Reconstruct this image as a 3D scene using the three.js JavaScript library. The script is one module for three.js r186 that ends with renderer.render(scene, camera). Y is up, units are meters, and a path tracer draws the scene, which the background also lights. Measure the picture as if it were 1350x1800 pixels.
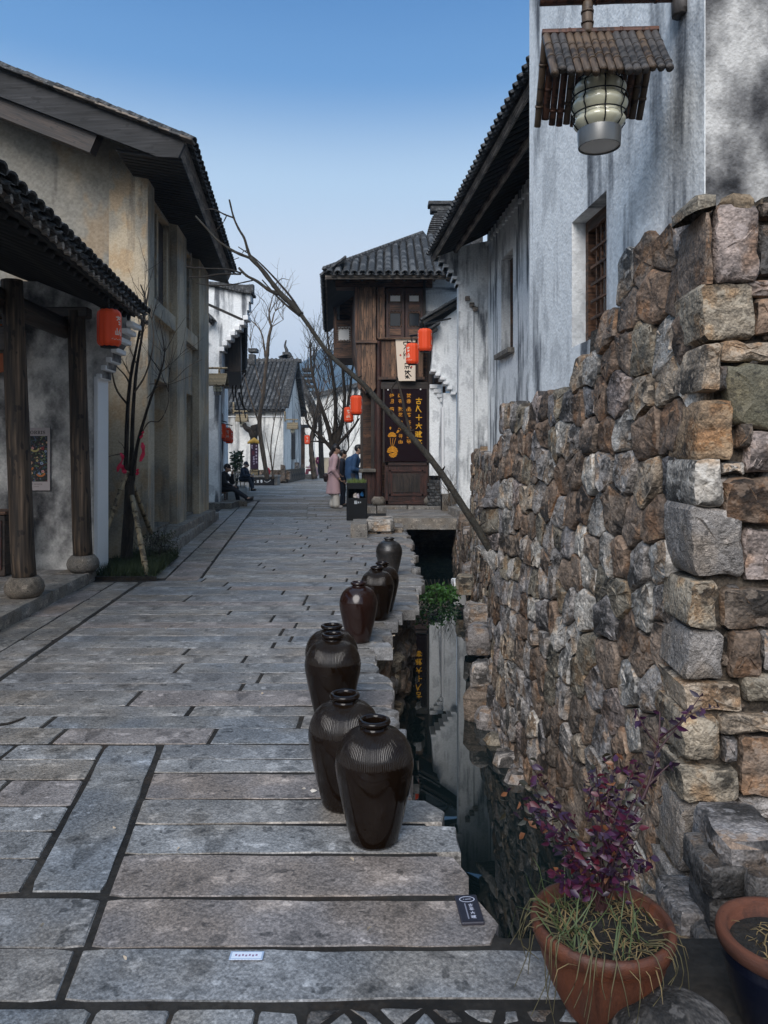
import * as THREE from 'three';
import { mergeGeometries, toCreasedNormals } from 'three/addons/utils/BufferGeometryUtils.js';
import { MarchingCubes } from 'three/addons/objects/MarchingCubes.js';
import { RoundedBoxGeometry } from 'three/addons/geometries/RoundedBoxGeometry.js';

// ---------------------------------------------------------------- camera, sky, sun, exposure
const scene = new THREE.Scene();
const camera = new THREE.PerspectiveCamera(69.39, 0.75, 0.05, 9000);
camera.position.set(0, 1.5, 0);
camera.setViewOffset(1350, 1800, 0, 100, 1350, 1800);      // a level camera with a lens shifted down
const renderer = new THREE.WebGLRenderer();
renderer.toneMapping = THREE.LinearToneMapping;
renderer.toneMappingExposure = 1.05;
renderer.shadowMap.enabled = true;
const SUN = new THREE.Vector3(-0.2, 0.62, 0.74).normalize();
{
  const W = 512, H = 256, data = new Float32Array(W * H * 4);
  const lin = (c) => c.map((v) => { v /= 255; return v <= 0.04045 ? v / 12.92 : ((v + 0.055) / 1.055) ** 2.4; });
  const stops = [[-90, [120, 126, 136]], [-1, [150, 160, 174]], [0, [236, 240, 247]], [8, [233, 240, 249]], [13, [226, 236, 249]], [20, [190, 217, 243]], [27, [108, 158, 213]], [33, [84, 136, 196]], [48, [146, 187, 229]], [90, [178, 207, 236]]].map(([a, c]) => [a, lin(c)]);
  for (let r = 0; r < H; r++) for (let c = 0; c < W; c++) {
    const el = ((r + 0.5) / H - 0.5) * 180, az = ((c + 0.5) / W - 0.5) * 2 * Math.PI, e = el * Math.PI / 180;
    const x = Math.cos(az) * Math.cos(e), y = Math.sin(e), z = Math.sin(az) * Math.cos(e);
    let k = 0; while (k < stops.length - 2 && el > stops[k + 1][0]) k++;
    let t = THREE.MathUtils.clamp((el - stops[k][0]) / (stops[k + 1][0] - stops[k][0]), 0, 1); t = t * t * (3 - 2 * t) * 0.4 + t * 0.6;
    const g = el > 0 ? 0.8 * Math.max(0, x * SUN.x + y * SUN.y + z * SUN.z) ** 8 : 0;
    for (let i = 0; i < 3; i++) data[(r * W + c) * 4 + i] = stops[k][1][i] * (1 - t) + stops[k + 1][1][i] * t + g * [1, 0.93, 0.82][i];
    data[(r * W + c) * 4 + 3] = 1;
  }
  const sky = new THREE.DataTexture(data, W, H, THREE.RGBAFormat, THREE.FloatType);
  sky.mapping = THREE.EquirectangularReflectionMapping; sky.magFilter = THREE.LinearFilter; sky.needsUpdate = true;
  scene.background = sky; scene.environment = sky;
}
const sun = new THREE.DirectionalLight(new THREE.Color(1, 0.955, 0.92), 3.0);
sun.position.copy(SUN).multiplyScalar(120); sun.castShadow = true; sun.shadow.radius = 72; sun.shadow.mapSize.set(2048, 2048);
Object.assign(sun.shadow.camera, { left: -60, right: 60, top: 60, bottom: -60, far: 300 });
scene.add(sun, sun.target);

// ---------------------------------------------------------------- small tools
let seedState = 7;
const seed = (s) => { seedState = s * 2654435761 >>> 0; };
const rnd = () => { seedState = (seedState + 0x6d2b79f5) | 0; let t = Math.imul(seedState ^ (seedState >>> 15), 1 | seedState); t = (t + Math.imul(t ^ (t >>> 7), 61 | t)) ^ t; return ((t ^ (t >>> 14)) >>> 0) / 4294967296; };
const rr = (a, b) => a + (b - a) * rnd(), pick = (a) => a[Math.floor(rnd() * a.length)];
const V = (x, y, z) => new THREE.Vector3(x, y, z);
const F = 1300, CU = 675, CV = 800, EYE = 1.5;
const at = (u, v, d) => V((u - CU) / F * d, EYE - (v - CV) / F * d, -d);      // a point seen at (u, v), d metres away
const LX = (u, d) => (u - CU) / F * d, HY = (v, d) => EYE - (v - CV) / F * d;
const lerp = (a, b, t) => a + (b - a) * t, clamp = (x, a, b) => Math.min(b, Math.max(a, x));
const table = (pts) => (x) => { let i = 0; while (i < pts.length - 2 && x > pts[i + 1][0]) i++; const [a, b] = [pts[i], pts[i + 1]]; return lerp(a[1], b[1], clamp((x - a[0]) / (b[0] - a[0]), 0, 1)); };

// objects
const BASE = new Map(), used = {};
const numbered = (n) => { used[n] = (used[n] ?? -1) + 1; return used[n] ? n + '_' + String(used[n]).padStart(3, '0') : n; };
function tag(o, label, category, group) { o.userData.label = label; if (category) o.userData.category = category; if (group) o.userData.group = group; return o; }
function thing(name, label, category, p = V(0, 0, 0), group) {
  const o = new THREE.Group(); o.name = numbered(name); o.position.copy(p); BASE.set(o, p.clone()); scene.add(o);
  return tag(o, label, category, group);
}
function flat(geos) {
  const list = [].concat(geos).map((g) => {
    const n = g.index ? g.toNonIndexed() : g.clone();
    for (const k of Object.keys(n.attributes)) if (!['position', 'normal', 'uv'].includes(k)) n.deleteAttribute(k);
    if (!n.attributes.normal) n.computeVertexNormals();
    if (!n.attributes.uv) n.setAttribute('uv', new THREE.BufferAttribute(new Float32Array(n.attributes.position.count * 2), 2));
    n.morphAttributes = {};
    return n;
  });
  return list.length === 1 ? list[0] : mergeGeometries(list, false);
}
function part(parent, name, geos, mat, local = false) {        // geometry is given in world coordinates unless local
  const g = flat(geos), b = BASE.get(parent);
  if (!local && b) g.translate(-b.x, -b.y, -b.z);
  const m = new THREE.Mesh(g, mat); m.name = name; m.castShadow = m.receiveShadow = true;
  if (b) BASE.set(m, b);
  parent.add(m); return m;
}
function single(name, geos, mat, label, category, group) {
  const m = part(scene, numbered(name), geos, mat); return tag(m, label, category, group);
}
function struct(name, geos, mat) {
  const m = geos ? part(scene, numbered(name), geos, mat) : new THREE.Group();
  if (!geos) { m.name = numbered(name); BASE.set(m, V(0, 0, 0)); scene.add(m); }
  m.userData.kind = 'structure'; return m;
}
const stuff = (m) => { m.userData.kind = 'stuff'; return m; };
function copyOf(src, p, turn, label, sc) {
  const c = src.clone(); c.name = numbered(src.name.replace(/_\d+$/, '')); c.position.copy(p); if (turn !== undefined) c.rotation.y = turn; if (sc) c.scale.setScalar(sc);
  c.userData = { ...src.userData, label }; scene.add(c); return c;
}

// geometry
function uvBox(geo, swap = false, ox = rr(0, 7), oy = rr(0, 7)) {      // uv in metres by the way each face points
  const g = geo.index ? geo.toNonIndexed() : geo, p = g.attributes.position, n = p.count, uv = new Float32Array(n * 2);
  const a = V(), b = V(), c = V();
  for (let i = 0; i < n; i += 3) {
    a.fromBufferAttribute(p, i); b.fromBufferAttribute(p, i + 1); c.fromBufferAttribute(p, i + 2);
    const e = b.clone().sub(a).cross(c.clone().sub(a)), x = Math.abs(e.x), y = Math.abs(e.y), z = Math.abs(e.z);
    [a, b, c].forEach((q, k) => {
      const [s, t] = y >= x && y >= z ? [q.x, q.z] : x >= z ? [q.z, q.y] : [q.x, q.y];
      uv[(i + k) * 2] = (swap ? t : s) + ox; uv[(i + k) * 2 + 1] = (swap ? s : t) + oy;
    });
  }
  g.setAttribute('uv', new THREE.BufferAttribute(uv, 2)); return g;
}
function box(x0, x1, y0, y1, z0, z1, swap = false) {
  const g = new THREE.BoxGeometry(Math.abs(x1 - x0), Math.abs(y1 - y0), Math.abs(z1 - z0)); g.translate((x0 + x1) / 2, (y0 + y1) / 2, (z0 + z1) / 2); return uvBox(g, swap);
}
function rbox(x0, x1, y0, y1, z0, z1, r = 0.01, swap = false) {
  const g = new RoundedBoxGeometry(Math.abs(x1 - x0), Math.abs(y1 - y0), Math.abs(z1 - z0), 1, r); g.translate((x0 + x1) / 2, (y0 + y1) / 2, (z0 + z1) / 2);
  const n = g.toNonIndexed ? g : g; return uvBox(n, swap);
}
class Frame {                                                       // x along a wall, y up, z out of it
  constructor(o, x) { x = x.clone().normalize(); this.m = new THREE.Matrix4().makeBasis(x, V(0, 1, 0), x.clone().cross(V(0, 1, 0)).normalize()).setPosition(o); }
  p(x, y, z = 0) { return V(x, y, z).applyMatrix4(this.m); }
  go(g) { return g.applyMatrix4(this.m); }
  box(...a) { return this.go(box(...a)); }
  rbox(...a) { return this.go(rbox(...a)); }
  wall(outline, holes, z1, thick, swap = false) {                     // a slab with openings; z1 is its outer face
    const s = new THREE.Shape(outline.map(([x, y]) => new THREE.Vector2(x, y)));
    for (const [a, b, c, d] of holes) s.holes.push(new THREE.Path([[a, b], [a, d], [c, d], [c, b]].map(([x, y]) => new THREE.Vector2(x, y))));
    const g = new THREE.ExtrudeGeometry(s, { depth: thick, bevelEnabled: false }); g.translate(0, 0, z1 - thick); return this.go(uvBox(g, swap));
  }
}
function tube(pts, r0, r1, seg = 6, wob = 0) {                        // a tapering round stick through pts
  pts = pts.map((p) => p.clone()); const n = pts.length, pos = [], uv = [], idx = [];
  let len = 0; const up = V(0.3, 1, 0.2).normalize();
  for (let i = 0; i < n; i++) {
    const t = pts[Math.min(n - 1, i + 1)].clone().sub(pts[Math.max(0, i - 1)]).normalize(), a = t.clone().cross(Math.abs(t.dot(up)) > 0.95 ? V(1, 0, 0) : up).normalize(), b = t.clone().cross(a);
    if (i) len += pts[i].distanceTo(pts[i - 1]);
    const r = lerp(r0, r1, i / (n - 1)) * (1 + wob * rr(-1, 1));
    for (let k = 0; k <= seg; k++) { const q = k / seg * Math.PI * 2; const p = pts[i].clone().addScaledVector(a, Math.cos(q) * r).addScaledVector(b, Math.sin(q) * r); pos.push(p.x, p.y, p.z); uv.push(len, k / seg * Math.max(0.12, r * 6)); }
  }
  for (let i = 0; i < n - 1; i++) for (let k = 0; k < seg; k++) { const a = i * (seg + 1) + k, b = a + seg + 1; idx.push(a, a + 1, b, a + 1, b + 1, b); }
  for (const [i, f] of [[0, 1], [n - 1, 0]]) { const c = pos.length / 3; pos.push(pts[i].x, pts[i].y, pts[i].z); uv.push(0, 0); for (let k = 0; k < seg; k++) { const a = i * (seg + 1) + k; f ? idx.push(c, a + 1, a) : idx.push(c, a, a + 1); } }
  const g = new THREE.BufferGeometry(); g.setAttribute('position', new THREE.Float32BufferAttribute(pos, 3)); g.setAttribute('uv', new THREE.Float32BufferAttribute(uv, 2)); g.setIndex(idx); g.computeVertexNormals(); return g;
}
function curve(pts, n) { return new THREE.CatmullRomCurve3(pts).getPoints(n); }
function cyl(a, b, r0, r1 = r0, seg = 10) { return tube([a, a.clone().lerp(b, 0.5), b], r0, r1, seg); }
// a cushion-shaped solid over an outline in a plane; rings are [how far in, how high]
function pillow(out, rings, map, rough = 0, top = null) {
  const n = out.length, cx = out.reduce((s, p) => s + p[0], 0) / n, cy = out.reduce((s, p) => s + p[1], 0) / n, ox = rr(0, 9), oy = rr(0, 9), pos = [], uv = [], idx = [];
  const put = (a, b, h) => { const p = map(a, b, h); pos.push(p.x, p.y, p.z); };
  rings.forEach(([inset, h, w = 1], k) => out.forEach(([x, y]) => {
    const dx = x - cx, dy = y - cy, l = Math.hypot(dx, dy), s = Math.max(0.25, 1 - inset / l), j = k ? rough * w : 0;
    put(cx + dx * s + rr(-j, j) * 0.6, cy + dy * s + rr(-j, j) * 0.6, h + rr(-j, j)); uv.push(cx + dx * s + ox + (k ? 0 : dx / l * 0.1), cy + dy * s + oy + (k ? 0 : dy / l * 0.1));
  }));
  put(cx, cy, (top ?? rings[rings.length - 1][1]) + rr(-rough, rough)); uv.push(cx + ox, cy + oy);
  const R = rings.length;
  for (let k = 0; k < R - 1; k++) for (let i = 0; i < n; i++) { const a = k * n + i, b = k * n + (i + 1) % n; idx.push(a, b, a + n, b, b + n, a + n); }
  for (let i = 0; i < n; i++) idx.push((R - 1) * n + i, (R - 1) * n + (i + 1) % n, R * n);
  const g = new THREE.BufferGeometry(); g.setAttribute('position', new THREE.Float32BufferAttribute(pos, 3)); g.setAttribute('uv', new THREE.Float32BufferAttribute(uv, 2)); g.setIndex(idx);
  return uvBox(toCreasedNormals(g, 0.75));
}
function roundPoly(poly, cut = 0.22) { const o = []; poly.forEach((p, i) => { const a = poly[(i + poly.length - 1) % poly.length], b = poly[(i + 1) % poly.length]; o.push([lerp(p[0], a[0], cut), lerp(p[1], a[1], cut)], [lerp(p[0], b[0], cut), lerp(p[1], b[1], cut)]); }); return o; }
function shrink(poly, d) { const n = poly.length, cx = poly.reduce((s, p) => s + p[0], 0) / n, cy = poly.reduce((s, p) => s + p[1], 0) / n; return poly.map(([x, y]) => { const l = Math.hypot(x - cx, y - cy), s = Math.max(0.4, 1 - d / l); return [cx + (x - cx) * s, cy + (y - cy) * s]; }); }
function resample(poly, step, jit) {                                   // more points along an outline, each a little off
  const o = []; poly.forEach((p, i) => { const q = poly[(i + 1) % poly.length], l = Math.hypot(q[0] - p[0], q[1] - p[1]), n = Math.max(1, Math.round(l / step)); for (let k = 0; k < n; k++) o.push([lerp(p[0], q[0], k / n) + (k ? rr(-jit, jit) : 0), lerp(p[1], q[1], k / n) + (k ? rr(-jit, jit) : 0)]); }); return o;
}
function voronoi(points, reach) {
  return points.map(([x, y], i) => {
    let poly = [[x - reach, y - reach], [x + reach, y - reach], [x + reach, y + reach], [x - reach, y + reach]];
    points.forEach(([a, b], j) => {
      if (j === i || Math.hypot(a - x, b - y) > reach * 2.2) return;
      const mx = (a + x) / 2, my = (b + y) / 2, nx = a - x, ny = b - y, out = [], side = (p) => (p[0] - mx) * nx + (p[1] - my) * ny;
      poly.forEach((p, k) => { const q = poly[(k + 1) % poly.length], sp = side(p), sq = side(q); if (sp <= 0) out.push(p); if (sp * sq < 0) { const t = sp / (sp - sq); out.push([lerp(p[0], q[0], t), lerp(p[1], q[1], t)]); } });
      poly = out;
    });
    return poly;
  });
}
const lathe = (prof, seg = 24) => new THREE.LatheGeometry(prof.map(([r, y]) => new THREE.Vector2(r, y)), seg);

// ---------------------------------------------------------------- textures (all tile)
const PERM = new Uint8Array(512), VAL = new Float32Array(256);
seed(11); { const p = [...Array(256).keys()]; for (let i = 255; i > 0; i--) { const j = Math.floor(rnd() * (i + 1)); [p[i], p[j]] = [p[j], p[i]]; } for (let i = 0; i < 512; i++) PERM[i] = p[i & 255]; for (let i = 0; i < 256; i++) VAL[i] = rnd(); }
function noise(x, y, px, py, s) {
  const ix = Math.floor(x), iy = Math.floor(y), fx = x - ix, fy = y - iy, sx = fx * fx * (3 - 2 * fx), sy = fy * fy * (3 - 2 * fy);
  const x0 = ix % px, x1 = (ix + 1) % px, y0 = iy % py, y1 = (iy + 1) % py, h = (a, b) => VAL[PERM[(PERM[(a + s) & 255] + b + (a >> 8) * 7) & 511 & 255]];
  const a = h(x0, y0), b = h(x1, y0), c = h(x0, y1), d = h(x1, y1);
  return (a + (b - a) * sx) * (1 - sy) + (c + (d - c) * sx) * sy;
}
function fbm(u, v, fx, fy, oct, s) { let t = 0, a = 0.5, n = 0; for (let i = 0; i < oct; i++) { t += a * noise(u * fx, v * fy, fx, fy, s + i * 31); n += a; a *= 0.55; fx *= 2; fy *= 2; } return t / n; }
const sm = (a, b, x) => { const t = clamp((x - a) / (b - a), 0, 1); return t * t * (3 - 2 * t); };
function tex(n, fn, srgb = true) {
  const d = new Uint8Array(n * n * 4);
  for (let y = 0, i = 0; y < n; y++) for (let x = 0; x < n; x++, i += 4) { let c = fn((x + 0.5) / n, (y + 0.5) / n); if (typeof c === 'number') c = [c, c, c]; for (let k = 0; k < 3; k++) d[i + k] = clamp(c[k], 0, 1) * 255; d[i + 3] = 255; }
  const t = new THREE.DataTexture(d, n, n); t.wrapS = t.wrapT = THREE.RepeatWrapping; t.magFilter = THREE.LinearFilter; t.colorSpace = srgb ? THREE.SRGBColorSpace : THREE.NoColorSpace; t.needsUpdate = true; return t;
}
const mixc = (a, b, t) => [0, 1, 2].map((i) => a[i] + (b[i] - a[i]) * t);
seed(12);
const T = {
  granite: tex(512, (u, v) => { const g = fbm(u, v, 150, 150, 2, 3), m = fbm(u, v, 5, 5, 4, 9), w = sm(0.66, 0.74, fbm(u, v, 9, 9, 3, 40)), k = sm(0.66, 0.72, fbm(u, v, 6, 6, 4, 70)), sp = VAL[(Math.floor(u * 512) * 57 + PERM[Math.floor(v * 512) & 255] * 3) & 255]; let c = 0.64 + (g - 0.5) * 0.36 + (m - 0.5) * 0.26 + (sp - 0.5) * 0.18 + w * 0.12; c *= 1 - k * 0.2; c += 0.16 * sm(0.73, 0.78, fbm(u, v, 18, 18, 3, 90)); c *= 1 - 0.28 * sm(0.72, 0.77, fbm(u, v, 22, 22, 3, 95)); return mixc([c, c, c], [c * 1.03, c * 0.99, c * 0.94], sm(0.4, 0.7, fbm(u, v, 3, 3, 3, 20))); }),
  graniteB: tex(512, (u, v) => fbm(u, v, 60, 60, 3, 5) * 0.6 + fbm(u, v, 8, 8, 4, 8) * 0.4, false),
  rock: tex(512, (u, v) => { const m = fbm(u, v, 4, 4, 5, 13), s = fbm(u + 0.12 * m, v, 4, 26, 4, 23), l = sm(0.63, 0.69, fbm(u, v, 13, 13, 4, 33)), k = sm(0.58, 0.7, fbm(u, v, 5, 5, 5, 43)), g = fbm(u, v, 80, 80, 2, 53); let c = 0.66 + (m - 0.5) * 0.7 + (s - 0.5) * 0.45 + (g - 0.5) * 0.4; c *= 1 - 0.42 * k; const b = [c * 1.04, c, c * 0.95]; return mixc(mixc(b, [c * 1.1, c * 0.95, c * 0.8], sm(0.52, 0.7, fbm(u, v, 3, 3, 4, 63))), [0.92, 0.9, 0.87], l * 0.62); }),
  rockB: tex(512, (u, v) => { const m = fbm(u, v, 6, 6, 5, 14); return clamp(0.75 * (1 - Math.abs(2 * m - 1)) + 0.35 * fbm(u, v, 40, 40, 3, 24) - 0.1, 0, 1); }, false),
  plaster: tex(1024, (u, v) => { const st = fbm(u, v, 20, 2, 6, 15), bl = fbm(u, v, 4, 2, 5, 25), pat = fbm(u, v, 9, 5, 5, 35), g = fbm(u, v, 120, 120, 2, 45), fine = fbm(u, v, 64, 9, 3, 47); let k = sm(0.43, 0.63, st * 0.55 + bl * 0.45) * 0.72 + sm(0.55, 0.66, st) * sm(0.36, 0.6, bl) * 0.45; k += sm(0.6, 0.72, pat) * 0.2 + (fine - 0.5) * 0.3 * sm(0.35, 0.6, bl); k = clamp(k, 0, 0.92); const c = mixc([0.97, 0.965, 0.95], [0.36, 0.37, 0.385], k); return c.map((x) => x + (g - 0.5) * 0.13); }),
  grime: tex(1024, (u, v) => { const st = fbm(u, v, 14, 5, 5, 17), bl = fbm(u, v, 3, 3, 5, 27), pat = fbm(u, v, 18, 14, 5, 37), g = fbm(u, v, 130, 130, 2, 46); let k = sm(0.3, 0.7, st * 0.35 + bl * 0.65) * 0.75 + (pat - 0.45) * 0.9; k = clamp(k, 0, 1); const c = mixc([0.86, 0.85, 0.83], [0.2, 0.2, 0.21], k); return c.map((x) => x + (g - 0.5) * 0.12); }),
  beige: tex(1024, (u, v) => { const st = fbm(u, v, 18, 3, 5, 19), bl = fbm(u, v, 3, 2, 5, 29), oc = fbm(u, v, 7, 4, 5, 39), g = fbm(u, v, 130, 130, 2, 49); let c = mixc([0.76, 0.71, 0.63], [0.6, 0.585, 0.55], sm(0.4, 0.65, bl)); c = mixc(c, [0.74, 0.6, 0.44], sm(0.56, 0.7, oc) * 0.42); c = mixc(c, [0.36, 0.34, 0.32], sm(0.55, 0.75, st) * 0.4); return c.map((x) => x + (g - 0.5) * 0.14); }),
  plasterB: tex(512, (u, v) => fbm(u, v, 10, 10, 5, 55) * 0.55 + fbm(u, v, 70, 70, 2, 56) * 0.45, false),
  wood: tex(512, (u, v) => { const g = fbm(u, v, 3, 60, 3, 16), m = fbm(u, v, 2, 9, 4, 26), k = sm(0.66, 0.74, fbm(u, v, 10, 26, 3, 36)); let c = 0.55 + (g - 0.5) * 0.62 + (m - 0.5) * 0.55; c *= 1 - k * 0.45; return [c * 1.04, c, c * 0.94]; }),
  woodB: tex(256, (u, v) => fbm(u, v, 3, 60, 3, 16), false),
  tile: tex(256, (u, v) => { const m = fbm(u, v, 5, 5, 4, 18), l = sm(0.6, 0.7, fbm(u, v, 14, 14, 3, 28)), g = fbm(u, v, 50, 50, 2, 38); const c = 0.5 + (m - 0.5) * 0.6 + (g - 0.5) * 0.35 + l * 0.25; return [c, c, c * 0.99]; }),
  cane: tex(256, (u, v) => { const g = fbm(u, v, 4, 24, 3, 21), k = sm(0.55, 0.7, fbm(u, v, 12, 6, 4, 31)); const c = 0.66 + (g - 0.5) * 0.5; return [c * (1 - 0.5 * k), c * (1 - 0.53 * k), c * (1 - 0.55 * k)]; }),
  comb: tex(128, (u, v) => 0.5 + 0.5 * Math.cos(u * Math.PI * 2 * 8) * (0.8 + 0.2 * VAL[Math.floor(u * 8) & 255]), false),
};
function mat(r, g, b, o = {}) {
  const { map, tile = 1, rough = 0.85, bump, bs = 0.002, bt = tile, phys, rep, ...rest } = o;
  const m = new THREE[phys ? 'MeshPhysicalMaterial' : 'MeshStandardMaterial']({ roughness: rough, ...rest });
  m.color.setRGB(r, g, b);
  const rp = (t, s) => { const c = t.clone(); c.repeat.set(rep ? rep[0] : 1 / s, rep ? rep[1] : 1 / s); c.offset.set(rnd(), rnd()); c.needsUpdate = true; return c; };
  if (map) m.map = rp(T[map], tile);
  if (bump) { m.bumpMap = rp(T[bump], bt); m.bumpScale = bs; }
  return m;
}
seed(13);
const grey = (c, k = 0.92) => { const m = (c[0] + c[1] + c[2]) / 3; return c.map((x) => m + (x - m) * k); };
const stoneMats = [[0.44, 0.42, 0.41], [0.56, 0.55, 0.53], [0.34, 0.265, 0.21], [0.25, 0.185, 0.14], [0.5, 0.42, 0.33], [0.34, 0.31, 0.25], [0.46, 0.39, 0.37], [0.33, 0.235, 0.17], [0.13, 0.125, 0.125], [0.34, 0.33, 0.34], [0.27, 0.22, 0.18], [0.66, 0.64, 0.6]].map((c) => grey(c)).map(([r, g, b], i) => mat(r * 1.2, g * 1.22, b * 1.26, { map: 'rock', tile: 0.5 + 0.12 * (i % 4), rough: 0.82, bump: 'rockB', bs: 0.014, bt: 0.42 }));
const slabMats = [[0.37, 0.37, 0.375], [0.43, 0.425, 0.42], [0.33, 0.325, 0.325], [0.41, 0.39, 0.37], [0.37, 0.355, 0.34], [0.33, 0.345, 0.365], [0.4, 0.355, 0.335]].map(([r, g, b]) => mat(r * 1.45, g * 1.45, b * 1.45, { map: 'granite', tile: 1.15, rough: 0.54, bump: 'graniteB', bs: 0.0035, bt: 0.6 }));
const M = {
  soil: mat(0.03, 0.028, 0.026, { map: 'rock', tile: 1.3, rough: 1, bump: 'rockB', bs: 0.02 }),
  bank: mat(0.16, 0.14, 0.12, { map: 'rock', tile: 0.9, rough: 0.9, bump: 'rockB', bs: 0.03 }),
  mortar: mat(0.19, 0.165, 0.14, { map: 'rock', tile: 0.6, rough: 1, bump: 'rockB', bs: 0.015 }),
  cap: mat(0.36, 0.29, 0.21, { map: 'rock', tile: 0.7, rough: 1, bump: 'rockB', bs: 0.02 }),
  white: mat(0.9, 0.925, 0.95, { map: 'plaster', tile: 3.1, rough: 0.9, bump: 'plasterB', bs: 0.006, bt: 1.1 }),
  whiteFar: mat(0.86, 0.85, 0.82, { map: 'plaster', tile: 7, rough: 0.9 }),
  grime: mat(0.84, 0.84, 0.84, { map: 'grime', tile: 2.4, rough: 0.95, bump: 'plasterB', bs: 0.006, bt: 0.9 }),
  beige: mat(0.72, 0.72, 0.71, { map: 'beige', tile: 4.2, rough: 0.95, bump: 'plasterB', bs: 0.004, bt: 1 }),
  beigeDark: mat(0.34, 0.29, 0.23, { map: 'beige', tile: 3.2, rough: 0.95, bump: 'plasterB', bs: 0.004, bt: 1 }),
  cream: mat(0.88, 0.85, 0.79, { map: 'beige', tile: 2.2, rough: 0.9, bump: 'plasterB', bs: 0.003, bt: 1 }),
  rim: mat(0.84, 0.84, 0.83, { rough: 0.85, bump: 'plasterB', bs: 0.004, bt: 0.8 }),
  wood: mat(0.34, 0.175, 0.105, { map: 'wood', tile: 0.9, rough: 0.62, bump: 'woodB', bs: 0.003 }),
  woodPale: mat(0.52, 0.31, 0.2, { map: 'wood', tile: 0.8, rough: 0.7, bump: 'woodB', bs: 0.004 }),
  woodDark: mat(0.085, 0.058, 0.046, { map: 'wood', tile: 0.9, rough: 0.6, bump: 'woodB', bs: 0.002 }),
  woodRed: mat(0.14, 0.048, 0.034, { map: 'wood', tile: 0.9, rough: 0.55, bump: 'woodB', bs: 0.002 }),
  column: mat(0.26, 0.19, 0.14, { map: 'wood', tile: 1.2, rough: 0.75, bump: 'woodB', bs: 0.004 }),
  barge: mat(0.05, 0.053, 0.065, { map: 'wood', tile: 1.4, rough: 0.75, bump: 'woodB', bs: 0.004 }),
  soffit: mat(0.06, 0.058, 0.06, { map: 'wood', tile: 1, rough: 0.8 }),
  tile: mat(0.2, 0.2, 0.205, { map: 'tile', tile: 0.5, rough: 0.8, bump: 'plasterB', bs: 0.004, bt: 0.4 }),
  tileB: mat(0.27, 0.27, 0.275, { map: 'tile', tile: 0.4, rough: 0.8, bump: 'plasterB', bs: 0.004, bt: 0.4 }),
  tileC: mat(0.15, 0.15, 0.155, { map: 'tile', tile: 0.6, rough: 0.8, bump: 'plasterB', bs: 0.004, bt: 0.4 }),
  lath: mat(0.6, 0.54, 0.5, { map: 'wood', tile: 0.7, rough: 0.8 }),
  stoneTrim: mat(0.4, 0.36, 0.31, { map: 'granite', tile: 0.9, rough: 0.85, bump: 'graniteB', bs: 0.004, bt: 0.6 }),
  kerb: mat(0.5, 0.465, 0.42, { map: 'granite', tile: 0.9, rough: 0.8, bump: 'graniteB', bs: 0.004, bt: 0.6 }),
  cane: mat(0.22, 0.145, 0.09, { map: 'cane', tile: 0.4, rough: 0.55 }),
  canePale: mat(0.6, 0.47, 0.28, { map: 'cane', tile: 0.5, rough: 0.55 }),
  caneGrey: mat(0.16, 0.14, 0.13, { map: 'cane', tile: 0.4, rough: 0.6 }),
  caneRed: mat(0.22, 0.09, 0.05, { map: 'cane', tile: 0.4, rough: 0.6 }),
  bark: mat(0.12, 0.1, 0.085, { map: 'wood', tile: 0.4, rough: 0.9, bump: 'rockB', bs: 0.006, bt: 0.2 }),
  barkPale: mat(0.3, 0.24, 0.19, { map: 'wood', tile: 0.5, rough: 0.9, bump: 'rockB', bs: 0.006, bt: 0.2 }),
  barkGreen: mat(0.062, 0.06, 0.05, { map: 'rock', tile: 0.3, rough: 0.85, bump: 'rockB', bs: 0.012, bt: 0.16 }),
  glaze: mat(0.009, 0.005, 0.003, { phys: true, rough: 0.1, specularIntensity: 0.55 }),
  glazeComb: mat(0.012, 0.007, 0.004, { phys: true, rough: 0.14, specularIntensity: 0.7, bump: 'comb', bs: 0.0013, rep: [14, 1] }),
  glazeIn: mat(0.02, 0.012, 0.008, { rough: 0.4 }),
  terracotta: mat(0.25, 0.095, 0.06, { map: 'beige', tile: 0.9, rough: 0.7, bump: 'plasterB', bs: 0.002, bt: 0.3 }),
  cobalt: mat(0.006, 0.008, 0.018, { phys: true, rough: 0.25, clearcoat: 0.8, clearcoatRoughness: 0.1 }),
  black: mat(0.006, 0.007, 0.009, { phys: true, rough: 0.6, specularIntensity: 0.5 }),
  metal: mat(0.06, 0.065, 0.07, { rough: 0.35, metalness: 0.7 }),
  glassWhite: mat(0.66, 0.63, 0.46, { phys: true, rough: 0.12, clearcoat: 1, clearcoatRoughness: 0.05 }),
  paper: mat(0.8, 0.79, 0.76, { rough: 0.8 }),
  darkPane: mat(0.015, 0.017, 0.02, { phys: true, rough: 0.08 }),
  cloth: mat(0.72, 0.68, 0.6, { rough: 0.95, side: THREE.DoubleSide }),
  ribbon: mat(0.62, 0.02, 0.07, { rough: 0.6, side: THREE.DoubleSide }),
  grass: mat(0.025, 0.042, 0.014, { rough: 0.7, side: THREE.DoubleSide }),
  straw: mat(0.2, 0.14, 0.06, { rough: 0.8, side: THREE.DoubleSide }),
  leaf: mat(0.045, 0.12, 0.025, { rough: 0.45, side: THREE.DoubleSide }),
  water: mat(0.006, 0.012, 0.013, { phys: true, rough: 0.012, ior: 1.75 }),
  brick: mat(0.17, 0.18, 0.19, { map: 'tile', tile: 0.4, rough: 0.9 }),
};

{ const r = T.tile.clone(); r.colorSpace = THREE.NoColorSpace; r.repeat.set(2, 1.5); r.needsUpdate = true; for (const m of [M.glaze, M.glazeComb]) { m.roughnessMap = r; m.roughness = 0.2; } }

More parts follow.
